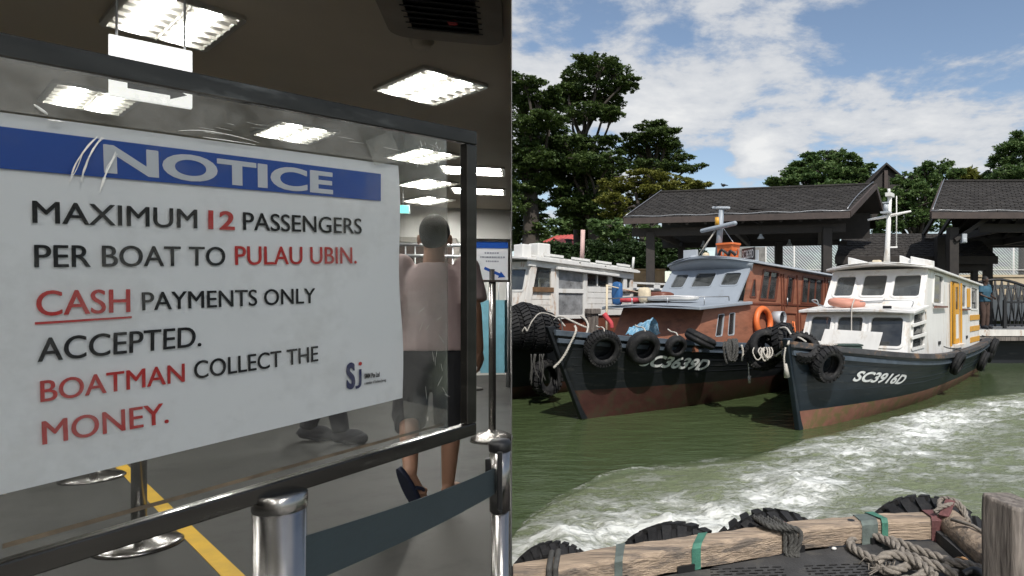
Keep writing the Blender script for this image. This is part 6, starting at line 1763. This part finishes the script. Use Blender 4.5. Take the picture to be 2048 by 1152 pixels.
        if sandals:
            for sg in (-1, 1): sm.tube(spline([base + dn * .08 + nrm * .055, base + dn * .03 + a * sg * .045 + nrm * .045, base - dn * .01 + a * sg * .05 + nrm * .01], 4), .010, 6)
        else: sm.capsule(an + Vector((0, -.0, -.03)) - dn * .02, toe + nrm * .01, .056, .048).ball(c + nrm * .01, (.055, .11, .05), 12)
        sm.build('sandal' if sandals else 'shoe', M['sandal'] if sandals else M['trousers'], root)
    return root
def fl_at(px, py): return at_z(px, py, FZ)
pm = fl_at(866, 1000)
walk = dict(pelvis=(0, 0, .90), chest=(.0, .03, 1.20), neck=(0, .02, 1.42), head=(.0, .05, 1.535),
            sh_l=(-.185, .02, 1.365), el_l=(-.25, -.06, 1.10), wr_l=(-.235, .06, .88), sh_r=(.185, .02, 1.365), el_r=(.245, -.03, 1.09), wr_r=(.25, .08, .87),
            hip_l=(-.09, 0, .86), kn_l=(-.150, .06, .48), an_l=(-.060, -.26, .235), toe_l=(-.010, -.20, .075),
            hip_r=(.09, 0, .86), kn_r=(.10, .03, .47), an_r=(.085, .0, .085), toe_r=(.10, .16, .035))
person('man in a washed pink shirt, charcoal shorts and sandals walking away behind the notice', pm, R(8), walk, M['skin'], M['pinkshirt'], M['shorts'])
p2 = fl_at(632, 886)
walk2 = dict(walk); walk2.update(an_l=(-.09, -.10, .10), toe_l=(-.10, .06, .035), kn_l=(-.10, .02, .48), kn_r=(.09, .16, .50), an_r=(.09, .22, .09), toe_r=(.10, .38, .035))
person('person in black trousers whose lower legs show under the notice sheet', p2, R(-80), walk2, M['skin'], M['wallgrey'], M['trousers'], 'long', .01, sandals=False)
stand = dict(walk); stand.update(pelvis=(0, 0, .90), kn_l=(-.1, .03, .47), an_l=(-.11, 0, .085), toe_l=(-.13, .16, .035), el_l=(-.24, .02, 1.11), wr_l=(-.17, .20, 1.02), el_r=(.24, .02, 1.11), wr_r=(.17, .20, 1.02), head=(0, .03, 1.57))
person('man in a blue shirt and brown trousers standing on the pontoon behind the white boat', (at(1972, 600, 20.9).x, 21.0, 1.13), R(-150), stand, M['skindark'], M['blueshirt'], M['brownshort'], 'long', .014, sandals=False)

# ================================================================== FERRY HALL
# ---- ceiling lights: recessed trays with two lit tubes behind cross blades
def ceil_pt(px, py): return at_z(px, py, FZ + CH)
def make_lamp():
    root = empty('ceiling_light', (0, 0, 0), 0, 'x', 'ceiling light', 'louvred ceiling lights')
    MB().ring([Vector((-.33, .22, 0)), Vector((.33, .22, 0)), Vector((.33, -.22, 0)), Vector((-.33, -.22, 0))], .0, .03, .01, .022, .0).build('tray_frame', M['lampmetal'], root)
    MB().box((0, 0, -.003), (.66, .44, .004)).build('reflector', M['lampmetal'], root)
    for y in (-.10, .10): MB().box((0, y, -.010), (.62, .085, .008)).build('tube', M['tube'], root)
    lv = MB()
    for i in range(6): lv.box((-.275 + .11 * i, 0, -.024), (.004, .44, .020))
    lv.box((0, 0, -.024), (.66, .004, .02))
    lv.build('louvre', M['lampmetal'], root)
    return root
spots = [((345, 38), 'large ceiling light nearest above the notice frame'), ((860, 172), 'ceiling light with visible tubes right of the notice'), ((180, 196), 'ceiling light seen through the clear sheet at left of the arrow sign'),
         ((590, 263), 'ceiling light seen through the clear sheet above the notice heading'), ((845, 310), 'ceiling light behind the smeared corner of the clear sheet'), ((855, 366), 'ceiling light second in line behind the smeared corner'),
         ((857, 399), 'farthest small ceiling light behind the clear sheet'), ((985, 341), 'ceiling light nearer of the two beside the partition'), ((975, 381), 'ceiling light farther of the two beside the partition')]
added_lamps = [(-3.2, 1.2), (-1.0, .6), (-2.6, -.6), (-.9, -1.2), (-4.6, 2.6), (-4.4, 5.2), (-5.9, 4.2), (.85, -.75), (.85, -1.6), (.85, -2.6), (.85, -3.4), (-.5, -2.6)]  # unseen lamps added to brighten the notice and the hall
first = make_lamp()
for i, s_ in enumerate(spots + added_lamps):
    o = first if i == 0 else copy_tree(first)
    if i < len(spots):
        p_ = ceil_pt(*s_[0]); o['label'] = s_[1]
        a_ = BA.dot(p_); lim = -.44
        if a_ > lim: p_ = p_ + BA * (lim - a_)
    else:
        p_ = RM(s_[0], s_[1], CH); o['label'] = 'unseen ceiling light added to brighten the hall and the notice'
    o.location = (p_.x, p_.y, FZ + CH - .001)
    o.rotation_euler = (0, 0, R(-39) if i < 7 else AL)
# ---- vent, detector, tags, exit sign, arrow sign
vt = empty('air_vent', RM(-.36, 3.62, CH), AL, 'square ceiling air vent with dark louvres at the top by the partition', 'air vent')
MB().ring([Vector((-.22, .30, 0)), Vector((.22, .30, 0)), Vector((.22, -.30, 0)), Vector((-.22, -.30, 0))], .04, .09, .01, .02, 0).build('vent_frame', mat('vent grey', (.24, .21, .17), .7), vt)
MB().box((0, 0, -.004), (.42, .58, .006)).build('backing', M['blackplastic'], vt)
for i in range(8): MB().box((0, -.25 + i * .07, -.016), (.40, .028, .006), Matrix.Rotation(R(35), 3, 'X')).build('louvre', M['darkmetal'], vt)
tag(MB().lathe([(0, -.05), (.045, -.048), (.055, -.03), (.055, -.012), (.07, -.01), (.07, 0)], 20).build('smoke_detector', M['ceil'], None, loc=ceil_pt(843, 80)), 'round beige smoke detector on the ceiling', 'smoke detector')
tag(MB().box((0, 0, -.012), (.05, .04, .02)).build('ceiling_tag', M['redcloth'], None, loc=ceil_pt(905, 40), bevel=.004), 'small red tag on the ceiling beside the air vent', 'tag')
ex = empty('exit_sign', at(806, 419, 8.6), AL, 'small glowing green exit sign hanging at the far end of the hall', 'exit sign')
MB().box((0, 0, 0), (.17, .05, .12)).build('case', M['lightgrey'], ex)
MB().box((0, -.028, 0), (.15, .004, .10)).build('panel', emis('green exit light', (.12, .75, .55), 1.0), ex)
MB().tube([(0, 0, .06), (0, 0, 3.459 - ex.location.z)], .008, 6).build('rod', M['steel'], ex)
def frame_rot(xdir):
    """rotation whose x runs along xdir and whose z is up"""
    x = Vector(xdir); x.z = 0; x.normalize(); return math.atan2(x.y, x.x)
aa = Vector((-2.17, 2.695, at(300, 146, 2.695).z))
hs_ = empty('arrow_sign', aa, R(42), 'hanging white lit sign with a dark arrow pointing right behind the frame', 'sign')
MB().box((0, 0, 0), (.27, .03, .245)).build('light_box', emis('lit white acrylic', (1.0, 1.0, .98), 1.05), hs_, bevel=.004)
av = [(-.085, -.012), (.045, -.012), (.045, -.028), (.10, .0), (.045, .028), (.045, .012), (-.085, .012)]
MB().add([(x * 1.05 + .012, -.0165, z - .072) for x, z in av], [tuple(range(7))]).build('arrow', mat('dark arrow print', (.06, .065, .075), .6), hs_)
for x in (-.11, .11): MB().tube([(x, 0, .122), (x, 0, 3.459 - aa.z)], .005, 6).build('rod', M['steel'], hs_)
# ---- floor tape
a, b_ = fl_at(240, 930), fl_at(480, 1166)
d = (b_ - a).normalized(); n_ = Vector((-d.y, d.x, 0)) * .034
a = a - d * 1.2; b_ = b_ + d * .6; up = Vector((0, 0, .003))
tag(MB().hexa([a - n_, b_ - n_, b_ + n_, a + n_, a - n_ + up, b_ - n_ + up, b_ + n_ + up, a + n_ + up]).build('floor_tape', M['yellowtape'], None), 'yellow tape line stuck diagonally on the grey hall floor', 'floor tape')
# ---- stanchions
def make_stanchion():
    root = empty('stanchion', (0, 0, 0), 0, 'x', 'stanchion', 'steel queue stanchions')
    MB().lathe([(.0, .075), (.034, .075), (.045, .055), (.10, .038), (.155, .022), (.172, .010), (.172, 0), (0, 0)], 40).build('base', M['chrome'], root)
    MB().tube([(0, 0, .06), (0, 0, .90)], .0305, 24).build('post', M['chrome'], root)
    MB().lathe([(.032, .85), (.036, .855), (.036, .93), (.032, .945), (0, .947)], 28).build('head', M['blackplastic'], root)
    return root
st = make_stanchion()
sp = [(fl_at(278, 1092), 'steel stanchion with its round base just under the frame, left of the yellow tape'), (fl_at(185, 957), 'steel stanchion with its base half hidden by the notice sheet'), (fl_at(940, 780), 'far steel stanchion beside the small blue topped sign')]
for i, (p_, lab) in enumerate(sp):
    o = st if i == 0 else copy_tree(st)
    o.location = p_; o['label'] = lab
# small sign on a stanchion
p_ = fl_at(984, 880); k = p_.y
ss_ = empty('sign_stand', p_, AL * .6, 'stanchion carrying a small white sign with blue top band and slanting arrow', 'sign stand')
MB().lathe([(.0, .095), (.03, .09), (.05, .075), (.12, .06), (.17, .03), (.18, 0), (0, 0)], 40).build('base', mat('wrapped shiny foil', (.6, .58, .55), .25, metal=1.0, var=.2, bump=.9, bscale=14), ss_)
zb, zt_ = CZ + (HY - 562) / F * k - FZ, CZ + (HY - 480) / F * k - FZ
MB().tube([(0, .02, .07), (0, .02, zb + .1)], .0305, 24).build('post', M['chrome'], ss_)
w = .142
MB().panel([Vector((-w, 0, zb)), Vector((w, 0, zb)), Vector((w, 0, zt_)), Vector((-w, 0, zt_))], [], .012).build('panel', mat('small sign sheet', (.72, .74, .78), .5, var=.03), ss_)
fr = MB()
for z in (zb, zt_): fr.box((0, -.002, z), (2 * w + .02, .024, .018))
for x in (-w, w): fr.box((x, -.002, (zb + zt_) / 2), (.018, .024, zt_ - zb))
fr.build('frame', M['blacksteel'], ss_)
M['printblue'] = mat('blue print', (.014, .075, .36), .55, spec=.1, var=.06)
M['printblack'] = mat('black print', (.008, .009, .012), .6, spec=.08, var=.1)
M['printred'] = mat('red print', (.50, .035, .035), .6, spec=.08, var=.06)
MB().box((0, -.0025, zt_ - .042), (2 * w - .02, .003, .055)).build('band', M['printblue'], ss_)
for z, ww in ((zt_ - .11, .12), (zt_ - .145, .19), (zt_ - .18, .10)):
    tl = MB(); x = -ww / 2; rr = random.Random(int(z * 1000))
    while x < ww / 2:
        l_ = rr.uniform(.008, .02); tl.box((x + l_ / 2, -.002, z), (l_, .002, .013)); x += l_ + .005
    tl.build('text_line', mat('grey print', (.25, .27, .33), .6), ss_)
av = [(-.085, .012), (.05, .012), (.05, .030), (.105, .0), (.05, -.030), (.05, -.012), (-.085, -.012)]
cA, sA = math.cos(R(-24)), math.sin(R(-24))
MB().add([((x * cA - z * sA) + .015, -.002, (x * sA + z * cA) + zb + .075) for x, z in av], [tuple(range(7))]).build('arrow', M['printblue'], ss_)
# belt stanchion by the partition and belt
p_ = at(1000, 880, 1.30)
bst = empty('belt_stanchion', (p_.x, p_.y, FZ), AL, 'steel belt stanchion with black head at the partition, dark belt pulled out to the left', 'stanchion')
hz_ = p_.z - FZ
MB().lathe([(.0, .06), (.03, .06), (.045, .04), (.13, .012), (.14, 0), (0, 0)], 36).build('base', M['chrome'], bst)
MB().tube([(0, 0, .05), (0, 0, hz_ - .14)], .0175, 24).tube([(0, 0, hz_ - .14), (0, 0, hz_ - .015)], .0205, 24).build('post', M['chrome'], bst)
MB().lathe([(.0205, -.022), (.0225, -.02), (.0225, -.006), (.019, 0), (0, .001)], 28, (0, 0, hz_)).build('head', M['blackplastic'], bst)
MB().box((.0, -.021, hz_ - .075), (.010, .012, .115)).box((-.0235, 0, hz_ - .055), (.010, .016, .04)).build('belt_clip', M['blackplastic'], bst, bevel=.002)

# ---- the notice
EY = .9
O0 = at(947, 868, EY)
e1 = Vector((.577, 1.0, .082)).normalized(); e2 = Vector((.0316, -.1, 1.0)).normalized()
e2 = (e2 - e1 * e2.dot(e1)).normalized(); e3 = e1.cross(e2).normalized()
if e3.y > 0: e3 = -e3
EYE = Vector((0, 0, CZ))
def buv(px, py):
    d_ = Vector(((px - PX) / F, 1, (HY - py) / F))
    t = (O0 - EYE).dot(e3) / d_.dot(e3); p = EYE + d_ * t - O0
    return p.dot(e1), p.dot(e2)
pu, pv = buv(560, 980)
pw = O0 + e1 * pu + e2 * pv + e3 * -.0
ns = empty('notice_stand', (pw.x, pw.y, FZ), 0, 'notice on passengers and cash payment in a clear sheet and steel frame on a post', 'notice')
no = Vector(ns.location)
def N_(u, v, w=0.0): return O0 + e1 * u + e2 * v + e3 * w - no
UL = -.60; VT = buv(938, 262)[1]; TB = .0175
def nbox(u0, u1, v0, v1, w0, w1): return [N_(u0, v0, w0), N_(u1, v0, w0), N_(u1, v0, w1), N_(u0, v0, w1), N_(u0, v1, w0), N_(u1, v1, w0), N_(u1, v1, w1), N_(u0, v1, w1)]
FW = .0065
MB().hexa(nbox(UL, 0, VT - TB, VT, -FW, FW)).build('frame_rail', M['blacksteel'], ns, bevel=.0015)
MB().hexa(nbox(UL, 0, 0, TB, -FW, FW)).build('frame_rail', M['blacksteel'], ns, bevel=.0015)
MB().hexa(nbox(-TB, 0, TB + .0004, VT - TB - .0004, -FW, FW)).build('frame_upright', M['blacksteel'], ns, bevel=.0015)
MB().hexa(nbox(UL, UL + TB, TB + .0004, VT - TB - .0004, -FW, FW)).build('frame_upright', M['blacksteel'], ns, bevel=.0015)
MB().tube([(0, 0, .03), (0, 0, pw.z - FZ - .020)], .0245, 32).build('post', M['chrome'], ns)
MB().lathe([(.0245, -.020), (.0255, -.018), (.0255, -.004), (.022, -.0015), (0, -.0012)], 32, (0, 0, pw.z - FZ)).build('post_cap', M['chrome'], ns)
MB().lathe([(.0, .05), (.03, .05), (.045, .03), (.15, .014), (.16, 0), (0, 0)], 40).build('base', M['chrome'], ns)
# belt from its post to the sign post (the belt belongs to the belt stanchion)
ba_, bb_ = at(992, 960, 1.295), Vector((pw.x + .022, pw.y + .004, 0)); bb_.z = at(612, 1124, pw.y).z
bo = bst.matrix_basis.inverted()
rg = []
for i in range(13):
    c = ba_.lerp(bb_, i / 12) - Vector((0, 0, .006 * math.sin(math.pi * i / 12)))
    rg.append([bo @ (c + Vector((0, 0, z))) for z in (-.0255, .0255)])
vs = [p for r_ in rg for p in r_]
bl_ = MB().add(vs, [(2 * i, 2 * i + 2, 2 * i + 3, 2 * i + 1) for i in range(12)]).build('belt', M['belt'], bst)
sm_ = bl_.modifiers.new('thick', 'SOLIDIFY'); sm_.thickness = .002
# clear sheets
gu1 = buv(890, 560)[0]
gm = glass('scuffed clear acrylic', (.93, .935, .93), refl=.028, rough=.05, dirt=.10, fres=.5, dmin=.5, dmax=.9, dlow=.06, dcol=(.62, .61, .57), dscale=9)
nt = gm.node_tree
def sheet_(w0, w1, nm): return MB().hexa(nbox(UL + TB + .001, gu1, TB + .001, VT - TB - .001, w0, w1)).build(nm, gm, ns)
sheet_(.0034, .0050, 'clear_sheet')
# paper
PC = [buv(0, 990), buv(806, 796), buv(796, 331), buv(0, 224)]
ub, vb, ut, vt_ = PC[0], PC[1], PC[2], PC[3]
pul = PC[0][0] - .012
pmat = mat('notice paper', (.83, .84, .88), .55, spec=.2, var=.015, scale=5, bump=.04, bscale=9)
n_u, n_v = 28, 20; vs = []
rr = random.Random(3)
for j in range(n_v + 1):
    for i in range(n_u + 1):
        f, g_ = i / n_u, j / n_v
        u = (pul + (PC[1][0] - pul) * f) * (1 - g_) + (pul + (PC[2][0] - pul) * f) * g_
        v = (PC[0][1] + (PC[1][1] - PC[0][1]) * f) * (1 - g_) + (PC[3][1] + (PC[2][1] - PC[3][1]) * f) * g_
        ed = max(0, f - .93) / .07
        vs.append(N_(u + .0012 * math.sin(g_ * 9) * ed, v, .0012 * math.sin(g_ * 11 + f * 5) * (.25 + .75 * ed) * .8))
MB().add(vs, [(j * (n_u + 1) + i, j * (n_u + 1) + i + 1, (j + 1) * (n_u + 1) + i + 1, (j + 1) * (n_u + 1) + i) for j in range(n_v) for i in range(n_u)], 0, True).build('paper', pmat, ns, recalc=False)
pp_ = [o for o in ns.children if o.name.startswith('paper')][0]
# second sheet of card showing at the lower left edge
c4 = [buv(-20, 990), buv(14, 990), buv(10, 868), buv(-20, 868)]
MB().add([N_(u, v, -.002) for u, v in c4], [(0, 1, 2, 3)]).build('backing_card', M['cream'], ns, recalc=False)
def print_quad(pts, m, nm='band'):
    MB().add([N_(u, v, .0016) for u, v in pts], [(0, 1, 2, 3)]).build(nm, m, pp_, recalc=False)
print_quad([buv(-24, 335), buv(760, 402), buv(760, 348), buv(-24, 250)], M['printblue'])
def print_text(txt, bl_, br_, tl_, m, bold=0.0, w=.0019, gap=1.0):
    a, b_, c = buv(*bl_), buv(*br_), buv(*tl_)
    vs, fs = text_geo(txt, bold, 0.0, gap)
    mb = MB(); hgt = abs(c[1] - a[1])
    for k, dx in enumerate((-.016, .0, .016)):                # a heavier stroke: the print laid three times, hardly shifted
        mb.add([N_(a[0] + (b_[0] - a[0]) * x + (c[0] - a[0]) * y + dx * hgt, a[1] + (b_[1] - a[1]) * x + (c[1] - a[1]) * y + (.006 if k == 1 else -.004) * hgt, w + .00006 * k) for x, y in vs], fs)
    mb.build('lettering', m, pp_, recalc=False)
pwm = mat('pale print', (.60, .63, .70), .6, var=.03)
print_text('NOTICE', (207, 346), (663, 389), (205, 288), pwm, .028, .0021)
K, RD = M['printblack'], M['printred']
print_text('MAXIMUM', (64, 446), (392, 457), (63, 401), K)
print_text('12', (415, 458), (467, 460), (415, 420), RD, .018)
print_text('PASSENGERS', (485, 460), (721, 468), (484, 424), K)
print_text('PER BOAT TO', (68, 535), (448, 531), (67, 489), K)
print_text('PULAU UBIN.', (469, 530), (711, 527), (468, 492), RD)
print_text('CASH', (72, 632), (258, 624), (71, 581), RD)
print_quad([buv(68, 649), buv(262, 636), buv(262, 632), buv(68, 644)], RD, 'underline')
print_text('PAYMENTS ONLY', (283, 621), (628, 606), (282, 584), K)
print_text('ACCEPTED.', (74, 724), (400, 692), (74, 676), K)
print_text('BOATMAN', (80, 804), (367, 763), (79, 761), RD)
print_text('COLLECT THE', (387, 758), (634, 722), (386, 722), K)
print_text('MONEY.', (84, 889), (335, 845), (82, 842), RD)
NV = mat('navy print', (.010, .018, .10), .6, spec=.08, var=.05)
print_text('S', (692, 779), (708, 776), (691, 726), NV, .03)
def stroke(pts, r_, m, nm):
    """a flat round-ended stroke on the paper along board points"""
    P = spline([Vector((u, v, 0)) for u, v in pts], 6); L, Rr = [], []
    for i, p in enumerate(P):
        t = (P[min(i + 1, len(P) - 1)] - P[max(i - 1, 0)]).normalized(); nn2 = Vector((-t.y, t.x, 0)) * r_
        L.append(p + nn2); Rr.append(p - nn2)
    k = len(P); MB().add([N_(p.x, p.y, .0019) for p in L + Rr], [(i, i + 1, k + i + 1, k + i) for i in range(k - 1)]).build(nm, m, pp_, recalc=False)
stroke([buv(718.5, 738), buv(718.5, 764), buv(716, 772), buv(709, 775)], .0016, NV, 'logo_stroke')
cu, cv2 = buv(718.5, 727)
MB().add([N_(cu + .0022 * math.cos(2 * math.pi * k / 16), cv2 + .0022 * math.sin(2 * math.pi * k / 16), .0019) for k in range(16)], [tuple(range(16))]).build('logo_dot', RD, pp_, recalc=False)
print_text('SMM Pte Ltd', (727, 757), (757, 753), (727, 747), K, .02)
print_text('a member of Surbana Jurong', (727, 771), (770, 764), (727, 763), K)
# tape over the corners of the sheet, glints on its creases drawn as white strokes, and scuffs
tape = glass('clear tape', (.9, .9, .88), refl=.06, rough=.18, dirt=.12, dcol=(.7, .68, .6), dscale=14)
def tape_q(p, m=None, w=.0054, nm='tape'):
    MB().add([N_(*buv(*x), w) for x in p], [(0, 1, 2, 3)]).build(nm, m or tape, ns, recalc=False)
tape_q([(742, 330), (800, 322), (775, 262), (725, 282)])
tape_q([(806, 330), (888, 318), (886, 272), (800, 268)])
tape_q([(806, 880), (888, 852), (888, 818), (800, 800)])
scr = mat('white scuff', (.75, .74, .70), .4, var=.2, scale=60)
def scuff_glint(pts, r_=.0006, w=.0054):
    P = spline([N_(*buv(*x), w) for x in pts], 6)
    MB().tube(P, [r_ * (.3 + .7 * math.sin(math.pi * (i + .5) / len(P))) for i in range(len(P))], 5).build('scuff_glint', scr, ns)
rr = random.Random(12)
for base in ([(190, 272), (165, 300), (145, 335), (135, 365)], [(200, 275), (180, 300), (165, 335), (158, 362)], [(228, 305), (212, 335), (202, 362), (196, 385)]):  # glints of tape wrinkles, drawn as white strokes
    for k in range(4): scuff_glint([(x + rr.uniform(-3, 3), y + rr.uniform(-3, 3)) for x, y in base], .0003)
scuff_glint([(62, 210), (78, 222), (90, 230)], .0013); scuff_glint([(90, 241), (108, 243), (124, 245)], .0008)
scuff_glint([(350, 262), (400, 262), (460, 272), (512, 286)], .0005); scuff_glint([(400, 275), (450, 282), (505, 290)], .0005)
for k in range(16):
    x, y = rr.uniform(380, 880), rr.uniform(225, 262); y = 235 + (x - 400) * .13 + rr.uniform(-12, 30)
    scuff_glint([(x, y), (x + rr.uniform(10, 40), y + rr.uniform(0, 10))], .00018)
for k in range(22):
    x, y = rr.uniform(815, 880), rr.uniform(275, 330); scuff_glint([(x, y), (x + rr.uniform(-4, 4), y + rr.uniform(3, 12))], .00035)
for k in range(14):
    x, y = rr.uniform(840, 885), rr.uniform(600, 850); scuff_glint([(x, y), (x + rr.uniform(-12, 12), y + rr.uniform(5, 26))], .00016)
# film of dust and wiping marks on the bare strips of the sheet above and beside the paper
sm = glass('smeared acrylic film', (.97, .97, .96), refl=.03, rough=.1, dirt=.42, dcol=(.6, .59, .56), dscale=7, fres=.3, dmin=.46, dmax=.86, dlow=.10)
sm2 = glass('lightly smeared acrylic film', (.98, .98, .975), refl=.03, rough=.1, dirt=.15, dcol=(.6, .59, .56), dscale=9, fres=.3, dmin=.5, dmax=.86, dlow=.05)
def film(p, w, m):
    MB().add([N_(*buv(*x), w) for x in p], [(0, 1, 2, 3)]).build('smear', m, ns, recalc=False)
film([(-60, 214), (796, 328), (806, 264), (-60, 96)], .0056, sm)
film([(804, 868), (888, 846), (888, 268), (798, 262)], .0056, sm2)
# brown grime line where the sheet meets the lower rail
q = [buv(0, 1094), buv(880, 850), buv(880, 845), buv(0, 1084)]
MB().add([N_(u, v, .0053) for u, v in q], [(0, 1, 2, 3)]).build('grime', mat('brown grime', (.10, .075, .05), .8, var=.5, scale=40), ns, recalc=False)

# ---- far end: steel gate, door, blue panel, bench-like clutter
gt = empty('gate', RM(-1.1, 9.3, 0), AL, 'tubular steel gate in front of the far white wall', 'gate')
for z in (1.95, 1.80, .25): MB().tube([(-1.0, 0, z), (1.05, 0, z)], .022, 8).build('gate_rail', M['steel'], gt)
pk = MB()
for i in range(18): pk.tube([(-1.0 + i * .12, 0, .25), (-1.0 + i * .12, 0, 1.95)], .010, 6)
pk.build('gate_bars', M['steel'], gt, kind='stuff')
for x in (-1.0, 1.05): MB().tube([(x, 0, 0), (x, 0, 2.0)], .03, 8).build('gate_post', M['steel'], gt)
dr = empty('door', RM(-1.35, 10.97, 0), AL, 'dark brown door in the far white wall of the hall', 'door')
MB().box((0, 0, 1.05), (.9, .05, 2.1)).build('leaf', mat('dark brown door', (.05, .03, .022), .6), dr)
MB().bar((-.49, 0, 2.17), (.49, 0, 2.17), .07, .08).build('door_head', M['wallgrey'], dr)
for x in (-.49, .49): MB().box((x, 0, 1.06), (.08, .07, 2.12)).build('door_jamb', M['wallgrey'], dr)
MB().tube([(-.36, -.06, 1.0), (-.36, -.06, 1.15)], .012, 6).build('handle', M['steel'], dr)
tag(MB().box((0, 0, .75), (.30, .12, .9)).build('notice_board', mat('pale blue board', (.18, .42, .52), .6), None, loc=RM(-.22, 8.4, 0)), 'pale blue upright board by the partition at the far end', 'board')
tag(MB().box((0, 0, 1.2), (2.4, .4, 2.4)).build('cabinet', mat('dark cabinet', (.06, .055, .05), .6), None, loc=RM(-3.4, 10.6, 0)), 'dark tall cabinet at the far wall behind the walking man', 'cabinet')
# the bird on the mast and one over the roof
def bird(loc, label, s=1.0, rot=0.0):
    r_ = empty('bird', loc, rot, label, 'bird')
    b = MB().ball((0, 0, .05 * s), (.075 * s, .038 * s, .042 * s), 12).ball((.065 * s, 0, .095 * s), (.026 * s, .022 * s, .024 * s), 10).capsule((-.05 * s, 0, .05 * s), (-.15 * s, 0, .03 * s), .022 * s, .012 * s, 8).tube([(.085 * s, 0, .095 * s), (.112 * s, 0, .09 * s)], [.008 * s, .001], 6)
    merged(b, 'body', M['hair'], r_, .006, 2)
    l_ = MB()
    for y in (-.014, .014): l_.tube([(0, y * s, .02 * s), (.005, y * s, -.012 * s)], .004, 5)
    l_.build('legs', M['hair'], r_)
bird(gbt.W(3.88, .10, 4.02), 'small black bird perched on the grey boat mast head', .9, .6)
bird(at(1447, 374, 24.6), 'small dark bird on the ridge of the main shelter roof', 1.3, 2.5)
bpy.context.view_layer.update()
